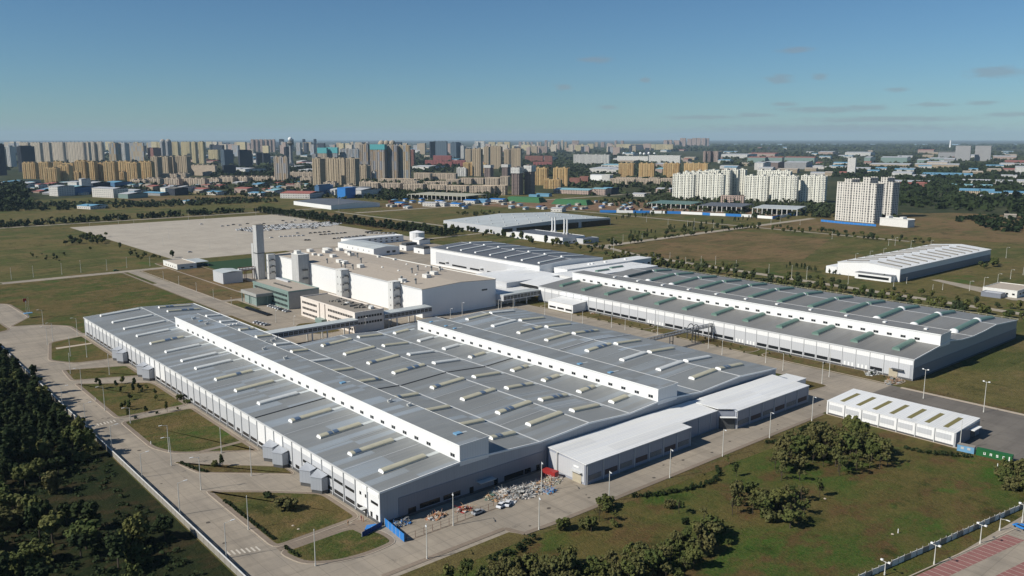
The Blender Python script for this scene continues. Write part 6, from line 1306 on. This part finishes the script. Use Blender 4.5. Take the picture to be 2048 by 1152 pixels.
block(1200,270,Z,[(150,540,692,775,.97),(540,950,692,775,.97),(950,1135,685,790,.97),(230,560,672,720,.97),(560,920,672,720,.97)],'f_lowtan',200,'low tan terrace at the foot of the peach towers','low tan terraces',name='apartment_block',cat='apartment block',D=14,heads=0)
block(1200,270,Z,[(260,760,335,420,.97,'f_white'),(760,1260,322,440,.97,'f_white'),(-20,150,325,450,.9,'f_grey'),(0,180,632,730,.7,'f_white')],'f_white',200,'long white building below the row of spherical tanks','long white buildings by the spherical tanks',cat='building',ribs=False,heads=0)
for i,(a,b) in enumerate(((372,292),(398,298),(505,290),(533,302),(636,290),(695,298),(768,288),(856,296))):
    x,y=at(1200+a/Z,270+325/Z); h0=hgt(0,270+b/Z,x,y); rr=20/Z*(x*math.cos(HEAD)+y*math.sin(HEAD))/F_; q=empty('spherical_tank',(x,y,0),0,'white spherical gas tank near the horizon, '+ordw(i,8),'tank','spherical gas tanks'); MB().dome((x,y,h0),rr,rr,12,4,full=True).build('sphere',mt('trim_white'),q,smooth=True)
    for k in range(4): MB().tube((x+rr*.7*math.cos(k*1.57),y+rr*.7*math.sin(k*1.57),0),(x+rr*.7*math.cos(k*1.57),y+rr*.7*math.sin(k*1.57),h0-rr*.5),1,1,5).build('leg',mt('steel'),q)
Y=6.827
block(1200,270,Z,[(1130,1470,622,1010,.97),(1570,1935,625,1020,.98)],'f_cream',200,'front cream tower block with small dark windows, left pair','cream tower blocks',D=13); block(1200,270,Z,[(1465,1580,610,970,.93),(1930,2050,560,960,.95),(1290,1500,585,940,.97),(1680,1850,560,950,.97),(1500,1700,575,940,.97)],'f_cream',200,'rear cream tower block, left cluster','cream tower blocks',D=13)
block(1440,270,Y,[(0,130,480,840,.93),(132,235,475,830,.9),(232,332,475,815,.9)],'f_cream',196,'cream tower block stepping back behind the low brick school','cream tower blocks',D=13)
block(1440,270,Y,[(330,638,562,900,.98),(700,1032,562,915,.98),(1090,1418,562,918,.98)],'f_cream',196,'front cream tower block of the right cluster','cream tower blocks',D=13); block(1440,270,Y,[(632,705,565,880,.95),(1030,1092,640,900,.95),(490,940,492,840,.98),(640,900,560,860,.98)],'f_cream',196,'rear cream tower block of the right cluster','cream tower blocks',D=13)
block(1440,270,Y,[(0,325,835,925,.95)],'f_pink',200,'low pinkish school building in front of the cream towers',None,cat='building',heads=0)
# big white hotel-like tower
block(1620,340,7.877,[(385,1000,205,815,.95)],'f_tower',172.6,'tall white slab block at right, front wing',None,D=17,heads=0,ribs=False); block(1620,340,7.877,[(1000,1270,190,745,.93)],'f_tower',172.6,'tall white slab block at right, rear wing',None,D=17,heads=0,ribs=False)
for i,(a,b,yt,yb) in enumerate(((505,620,145,803),(790,905,120,829),(1075,1180,120,745))):
    tower(1620+a/Z,1620+b/Z,340+yt/Z,340+yb/Z+.12,.95,'f_tower',R(172.6),ORD[i]+' projecting lift tower from the left on the tall white slab block',None,'lift_tower',ribs=False,D=18.4,cat='tower',heads=0)
x,y=at(1752,447); panels('blue_hoarding',[at(1642,443),at(1690,448),at(1752,453)],3,['blue_sheet'],'blue hoarding around the foot of the tall white slab block',6); 
tower(1759,1814,432+6,453,.95,'stone_white',R(172.6),'white two-storey house with stepped roof beside the tall white slab block',None,'house',ribs=False,cat='house',heads=1,D=16)
block(1740,270,6.649,[(1130,1318,145,345,.95,'f_grey'),(1392,1588,145,345,.95,'f_grey')],'f_grey',190,'massive plain grey tower block on the right horizon','plain grey tower blocks',ribs=False,heads=0)
x,y=at(1740+1062/6.649,299); h0=hgt(0,280.5,x,y); q=empty('chimney',(x,y,0),0,'slim white chimney on the right horizon beside the plain grey blocks','chimney'); MB().tube((x,y,0),(x,y,h0),10,6,10).build('shaft',mt('trim_white'),q); MB().tube((x,y,h0),(x,y,h0*1.01),6.4,6.4,10).build('rim',mt('steel'),q)
block(1440,270,Y,[(1730,1840,315,545,.93)],'f_white',190,'isolated slim white tower among the right factories',None,ribs=False)
# ---- low factory buildings   (x0,x1, back-roof row, front-eave row, base row, roof, wall)
def hallpx(x0,x1,yk,yf,yb,roof,wall,label,psi=200,group=None,name='factory_building',pitched=True,cat='factory'):
    pc=(x0+x1)/2; x,y=at(pc,yb); d=x*math.cos(HEAD)+y*math.sin(HEAD); H=max(3.5,hgt(pc,yf,x,y)); xk,yk_=at(pc,yk,H); dp=min(260,max(8,math.hypot(xk-x,yk_-y)*.9)); W=(x1-x0)*d/F_*.95
    if wall=='stone_white': wall='f_hall'
    ps=R(psi); cx=x-math.cos(ps)*dp/2; cy=y-math.sin(ps)*dp/2
    r=empty(name,(cx,cy,0),ps+math.pi/2,label,cat,group); MB().box(-W/2,W/2,-dp/2,dp/2,-1,H).build('wall',mt(wall),r,off=(0,0,0))
    k=min(3,dp*.05) if pitched else .3
    m=MB(); V=[(-dp/2-.4,H+.02),(0,H+k),(dp/2+.4,H+.02),(dp/2+.4,H+.4),(0,H+k+.4),(-dp/2-.4,H+.4)]
    m.add([(-W/2-.4,a,b) for a,b in V]+[(W/2+.4,a,b) for a,b in V],[tuple(range(6)),tuple(range(11,5,-1))]+[((i+1)%6,i,6+i,6+(i+1)%6) for i in range(6)]); m.build('roof',mt(roof),r,off=(0,0,0)); return r
plain('roof_blue',(.15,.33,.46),.5,var=.2,sc_=.05); plain('roof_cyan',(.25,.45,.50),.5,var=.2,sc_=.05); plain('roof_red',(.36,.13,.10),.6,var=.2,sc_=.05); plain('roof_lightgrey',(.48,.49,.50),.6,var=.3,sc_=.05)
FB=[ # left low factories
(0,30,'370','372','383','roof_lightgrey','stone_white','long low grey shed at the far left above the dark grove'),(20,62,'365','367','372','roof_lightgrey','f_factory','low sheds left of the white gabled works'),(68,80,'368','369','379','roof_red','f_white','small white house with red roof edge at left'),
(92,123,'371','373','392','roof_lightgrey','stone_white','white works building with sloping roof at left'),(108,150,'372','375','390','roof_cyan','f_blue','teal-roofed works behind the white sloping building'),(130,160,'363','364','376','roof_lightgrey','f_white','white office wing left of the white panel works'),
(158,166,'357','358','382','roof_lightgrey','f_white','narrow white stair block of the white panel works'),(165,192,'364','366','380','roof_lightgrey','f_dark','dark glazed block behind the white panel works'),(171,241,'375','377','395','roof_lightgrey','f_factory','white panel works with long dark window slits'),
(203,236,'363','365','374','roof_blue','f_blue','light blue block behind the white panel works'),(231,262,'385','388','397','roof_lightgrey','glass_green','low glazed showroom right of the white panel works'),(240,275,'379','381','388','roof_lightgrey','stone_white','long white shed behind the glazed showroom'),
(276,330,'384','386','391','roof_blue','f_grey','low blue-grey workshop with sloping roof'),(288,310,'371','373','382','roof_red','f_tan','small house with red tent-like roof'),(318,334,'374','376','388','roof_lightgrey','f_cream','cream works block left of a dark one'),(332,354,'375','377','391','roof_clutter','f_dark','dark block next to the cream works block'),
(354,366,'372','374','386','roof_lightgrey','stone_white','white house with stepped front'),(368,415,'376','378','385','roof_red','f_grey','low shed with red fascia band'),(408,440,'382','384','390','roof_blue','stone_white','low blue-roofed shed near the centre left'),(463,500,'375','377','386','roof_red','f_pink','pink low factory with a red roof edge'),
(490,528,'384','386','393','roof_blue','stone_white','blue-roofed long shed next to the red-roofed white hall'),(528,552,'378','381','388','roof_cyan','stone_white','teal-roofed white shed, the left one of two'),(548,576,'379','381','386','roof_cyan','f_white','second teal-roofed shed, to the right'),
(145,190,'409','412','418','roof_blue','stone_white','long blue-roofed shed standing in the belt of trees above the left field'),(362,374,'400','402','407','roof_blue','stone_white','tiny pale blue hut by the tree belt'),
(440,500,'336','338','346','roof_lightgrey','f_white','long white low building left of the multicoloured tower'),(578,592,'331','333','338','roof_lightgrey','stone_white','small white house at the foot of the observation tower'),(592,624,'338','340','345','roof_lightgrey','stone_white','flat white shed behind the tan apartment rows'),
(820,862,'331','333','339','roof_lightgrey','stone_white','long white shed beside the patterned towers'),(820,845,'300','301','305','roof_lightgrey','stone_white','white domed hall far behind the patterned towers'),
(645,666,'380','381','391','roof_lightgrey','stone_white','stepped white factory wing, left of the bright blue block'),(655,673,'372','379','391','roof_lightgrey','f_white','white factory wing joined to the bright blue block'),(693,727,'376','380','394','roof_lightgrey','f_white','white factory wing right of the bright blue block'),
# centre right
(1146,1186,'314','316','324','roof_red','f_white','long low shed with red roof before the white institution'),(1176,1222,'333','337','345','roof_lightgrey','stone_white','white hall with curved roof'),(1178,1216,'349','350','361','roof_lightgrey','trim_white','white box hall right of the small brick buildings'),
(1101,1182,'377','380','388','roof_cyan','f_pink','long pink factory with pale blue roof'),(1182,1212,'376','378','390','roof_cyan','f_pink','second pink factory with pale blue roof, right'),(1070,1100,'387','388','393','roof_blue','roof_blue','low bright blue shed behind the green netted mounds'),(1056,1075,'389','390','394','roof_blue','roof_blue','smaller bright blue shed left of the other'),
(1200,1240,'328','330','336','roof_cyan','f_factory','teal-roofed long shed left of the peach towers'),(1210,1240,'336','339','346','roof_lightgrey','stone_white','pale curved shed left of the peach towers'),(1196,1215,'375','379','389','roof_blue','f_dark','blue-roofed hall at the edge of the trees'),
(1262,1290,'386','388','393','roof_lightgrey','stone_white','small white house among the trees'),(1310,1342,'376','378','384','roof_lightgrey','f_pink','low pinkish shed before the cream towers'),
(1310,1325,'336','338','346','roof_cyan','f_pink','pink and grey house between peach towers'),(1308,1330,'326','328','334','roof_lightgrey','f_pink','low block between the peach towers'),
# right far
(1494,1530,'314','315','325','roof_red','glass_green','pale green factory, left of three in a row'),(1531,1564,'314','315','325','roof_red','glass_green','pale green factory, middle of three in a row'),(1568,1628,'314','315','326','roof_red','glass_green','pale green factory, right of three in a row'),
(1495,1550,'305','307','314','roof_red','f_pink','long factory with orange-brown window band'),(1508,1526,'324','326','340','roof_lightgrey','stone_white','white works block left of the grey long building'),(1526,1556,'323','325','337','roof_lightgrey','f_brown','grey-brown block right of the white works block'),(1568,1612,'323','325','338','roof_lightgrey','f_grey','grey long building with white roof edge'),
(1600,1690,'331','333','338','roof_lightgrey','stone_white','very long white shed with pale blue roof'),(1636,1665,'302','304','311','roof_lightgrey','f_pink','pinkish block near the right horizon'),(1690,1740,'303','305','312','roof_lightgrey','f_white','white slab near the right horizon'),
(1440,1495,'306','309','316','roof_lightgrey','f_white','white factory group right of the pinkish institution'),(1728,1740,'313','315','328','roof_lightgrey','glass_green','pale green block behind the slim white tower'),(1762,1812,'313','315','327','roof_lightgrey','glass_green','pale green works with stepped roof'),
(1740,1816,'326','329','336','roof_lightgrey','f_tan','long beige factory with domed roof'),(1831,1914,'327','329','337','roof_lightgrey','f_tan','beige symmetrical works building'),(1854,1892,'323','325','336','roof_lightgrey','f_orange','raised middle of the beige symmetrical works'),(1860,1888,'315','317','323','roof_lightgrey','glass_green','green glazed hall behind the beige works'),
(1834,1856,'318','320','326','roof_lightgrey','glass_green','smaller green glazed hall'),(1888,1908,'316','318','326','roof_lightgrey','f_grey','grey stepped block behind the beige works'),(1836,1866,'299','300','307','roof_red','f_pink','pinkish factory near the horizon'),(1877,1910,'303','305','316','roof_clutter','f_grey','grey works left of the plain grey towers'),
(1784,1822,'343','346','354','roof_lightgrey','f_white','grey-white office among the trees'),(1798,1828,'336','338','343','roof_lightgrey','f_tan','tan fan-shaped hall among the trees'),(1845,1940,'345','350','355','roof_blue','f_factory','big blue-roofed hall among the trees'),(1824,1850,'350','352','356','roof_lightgrey','f_tan','low office beside the big blue-roofed hall'),
(1780,1862,'361','364','368','roof_lightgrey','brick_red','low white-roofed shed with red brick walls behind the tall white slab'),(1832,1852,'365','367','375','roof_red','f_brick','red brick house behind the tall white slab'),(1899,1980,'369','371','376','roof_cyan','f_white','teal-striped low hall at right among trees'),(1928,2020,'360','362','367','roof_lightgrey','stone_white','long white low hall at right'),
(1920,1985,'378','382','391','roof_blue','f_tan','tan hall with bright blue roof at right'),(1978,2010,'384','386','393','roof_blue','f_factory','middle blue-roofed hall at right'),(2008,2060,'383','386','394','roof_blue','f_factory','blue-roofed hall at the right edge'),(1960,1973,'391','394','401','roof_lightgrey','f_tan','small beige house among trees at right'),
(2031,2060,'333','334','350','roof_lightgrey','f_white','white office block at the right edge'),(2003,2032,'350','351','358','roof_lightgrey','f_white','white house before the white office block at the right edge'),(2035,2060,'360','362','370','roof_lightgrey','stone_white','white house cut by the right edge'),(1940,1955,'310','311','316','roof_lightgrey','stone_white','white shed between the plain grey towers'),
(1988,2030,'311','313','319','roof_lightgrey','f_pink','low works right of the plain grey towers'),(2012,2055,'321','323','330','roof_red','f_brick','reddish low works near the right edge'),(2009,2031,'428','430','437','roof_tan','fence_concrete','pale tent-roofed shed on the right field')]
for x0,x1,a,b,c,rf,wl,lb in FB: hallpx(x0,x1,float(a),float(b),float(c),rf,wl,lb)
hallpx(556,624,383,387,397,'roof_red','stone_white','white hall with red roof beside the dark blue glass block',psi=215)
hallpx(672,694,374,376,397,'blue_sheet','blue_sheet','bright blue block between white factory wings',pitched=False); block(480,270,Z,[(1045,1385,810,965,.2,'f_blue')],'f_blue',212,'blue glazed slab block left of the white factory wings',None,ribs=True)
gw=empty('warehouse',(700,1280,0),0,'dark-roofed white warehouse beyond the poplar belt','warehouse'); gable(gw,[(701,7),(750,9.5),(798,7)],1290,1430,'wall_white','roof_dark',trim=False)
# ---- random distant houses filling the far town
WN=[('stone_white','roof_lightgrey','white'),('f_factory','roof_blue','blue-roofed'),('f_pink','roof_red','pinkish'),('f_tan','roof_tan','tan')]
rs=random.Random(99)
for i in range(190):
    if i<70: px=rs.uniform(1380,2060); py=rs.uniform(299,352)
    elif i<120: px=rs.uniform(0,1350); py=rs.uniform(292,305)
    elif i<160: px=rs.uniform(640,1400); py=rs.uniform(300,330)
    else: px=rs.uniform(0,640); py=rs.uniform(306,335)
    wl,rf,cn=rs.choice(WN); sc_=max(.25,(py-277)/60); w_=rs.uniform(10,34)*(.5+sc_*.6); h_=rs.uniform(2,5)*(.4+sc_)
    hallpx(px,px+w_,py-h_-1.2*sc_,py-h_,py,rf,wl,'one of many tiny '+cn+' buildings in the far town',204,'tiny %s buildings in the far town'%cn,'distant_building',True,'building')
rs=random.Random(5)
for i in range(95):
    px=rs.uniform(-10,600); py=rs.uniform(366,390); 
    if 165<px<245 and py>372: continue
    wl,rf,cn=rs.choice(WN+[('f_white','roof_cyan','teal-roofed'),('f_grey','roof_lightgrey','grey')]); hallpx(px,px+rs.uniform(7,22),py-rs.uniform(4,7),py-rs.uniform(2.5,5),py,rf,wl,'small '+cn+' workshop in the crowded belt in front of the orange towers',212,'small %s workshops in front of the orange towers'%cn,'workshop',True,'building')
for i in range(70):
    px=rs.uniform(760,1340); py=rs.uniform(400,417)+(px-760)*.012
    rf,cn=rs.choice([('roof_blue','blue'),('stone_white','white'),('blue_sheet','deep blue'),('rust','rusty'),('ivory','pale')]); hallpx(px,px+rs.uniform(2,8),py-2.4,py-1.6,py,rf,'stone_white' if rf!='rust' else 'rust','small '+cn+' stack or hut among the clutter of the building site',204,'small %s huts and stacks on the building site'%cn,'site_hut',False,'hut')
# ---- construction sites
def frame(x0,x1,yk,yf,yb,roof,label,n=9):
    pc=(x0+x1)/2; x,y=at(pc,yb); d=x*math.cos(HEAD)+y*math.sin(HEAD); H=hgt(pc,yf,x,y); xk,yk_=at(pc,yk,H); dp=math.hypot(xk-x,yk_-y); W=(x1-x0)*d/F_; ps=R(200)
    r=empty('building_frame',(x-math.cos(ps)*dp/2,y-math.sin(ps)*dp/2,0),ps+math.pi/2,label,'building site')
    MB().box(-W/2,W/2,-dp/2,dp/2,H,H+.8).build('roof_deck',mt(roof),r,off=(0,0,0))
    for j in (-1,1):
        for i in range(n+1): a=-W/2+W*i/n; MB().box(a-.5,a+.5,j*dp/2-.5,j*dp/2+.5,0,H).build('column',mt('stone_white'),r,off=(0,0,0))
    MB().box(-W/2+1,W/2-1,-dp/2+1,dp/2-1,0,.6).build('floor_slab',mt('roof_tan_dark'),r,off=(0,0,0))
frame(1292,1382,402,408,417,'teal_vault','unfinished hall with greenish roof deck on columns, left of three'); frame(1395,1482,406,413,424,'roof_dark','unfinished hall with dark roof deck on white columns, middle of three'); frame(1505,1592,411,418,430,'roof_pale','unfinished hall with patchy grey roof deck, right of three'); frame(802,942,386,391,400,'ivory','unfinished hall with pale lattice roof on many columns, left of the blue site huts',14)
panels('site_hoarding',[at(1200,425),at(1300,426.5),at(1362,428),at(1405,430),at(1420,431),at(1515,435)],4.2,['blue_sheet','trim_white'],'hoarding of alternating blue and white panels in front of the unfinished halls',22,t=.6)
panels('site_hoarding',[at(1515,436),at(1545,438),at(1590,431)],4.2,['trim_white','blue_sheet'],'right end of the blue and white hoarding, turning back towards the trees',20,t=.6)
for i,(a,b,yt,yb) in enumerate(((1008,1088,394,404),(1102,1182,399,409))):
    x,y=at((a+b)/2,yb); d=x*math.cos(HEAD)+y*math.sin(HEAD); W=(b-a)*d/F_; H=hgt(0,yt,x,y); r=empty('netted_mound',(x,y,0),R(200)+math.pi/2,('left' if i==0 else 'right')+' long mound under bright green netting on the building site','mound')
    MB().add([(-W/2,-9,0),(W/2,-9,0),(W/2,25,0),(-W/2,25,0),(-W/2+6,-2,H),(W/2-6,-2,H*.95),(W/2-6,15,H),(-W/2+6,15,H*.97)],[(4,5,6,7),(0,1,5,4),(1,2,6,5),(2,3,7,6),(3,0,4,7)]).build('net',mt('green_net') if 'green_net' in MAT else plain('green_net',(.04,.13,.055),.9),r,off=(0,0,0))
for i,(a,b,c,yt,yb) in enumerate(((786,806,'blue_sheet',406,410),(842,874,'stone_white',406,413),(874,890,'stone_white',406,413),(898,920,'blue_sheet',408,413),(925,950,'blue_sheet',401,407),(952,972,'blue_paint',400,406),(975,1008,'blue_sheet',399,404),(1100,1125,'stone_white',417,424))):
    hallpx(a,b,yt-2,yt,yb,c if c!='stone_white' else 'roof_lightgrey','stone_white' if c!='blue_paint' else 'blue_paint',('blue-roofed' if 'blue' in c else 'white')+' site cabin row on the building site, %s'%ordw(i,8),204,None,'site_cabin',cat='cabin')
sheet('road',P((1352,314),(1357,313),(1386,326),(1378,327)),.5,mt('far_road'))
# ------------------------------------------------------------ haze
hz=MB().box(-30000,42000,-30000,42000,-2,400)
hm=bpy.data.materials.new('haze'); hm.use_nodes=True; t_=hm.node_tree; t_.nodes.remove(t_.nodes['Principled BSDF']); pv=t_.nodes.new('ShaderNodeVolumePrincipled'); pv.inputs['Color'].default_value=(.60,.80,.97,1); pv.inputs['Density'].default_value=HAZE; pv.inputs['Anisotropy'].default_value=0.0
t_.links.new(pv.outputs[0],t_.nodes['Material Output'].inputs['Volume'])
if HAZE>0: tag(hz.build('haze',hm),kind='stuff')
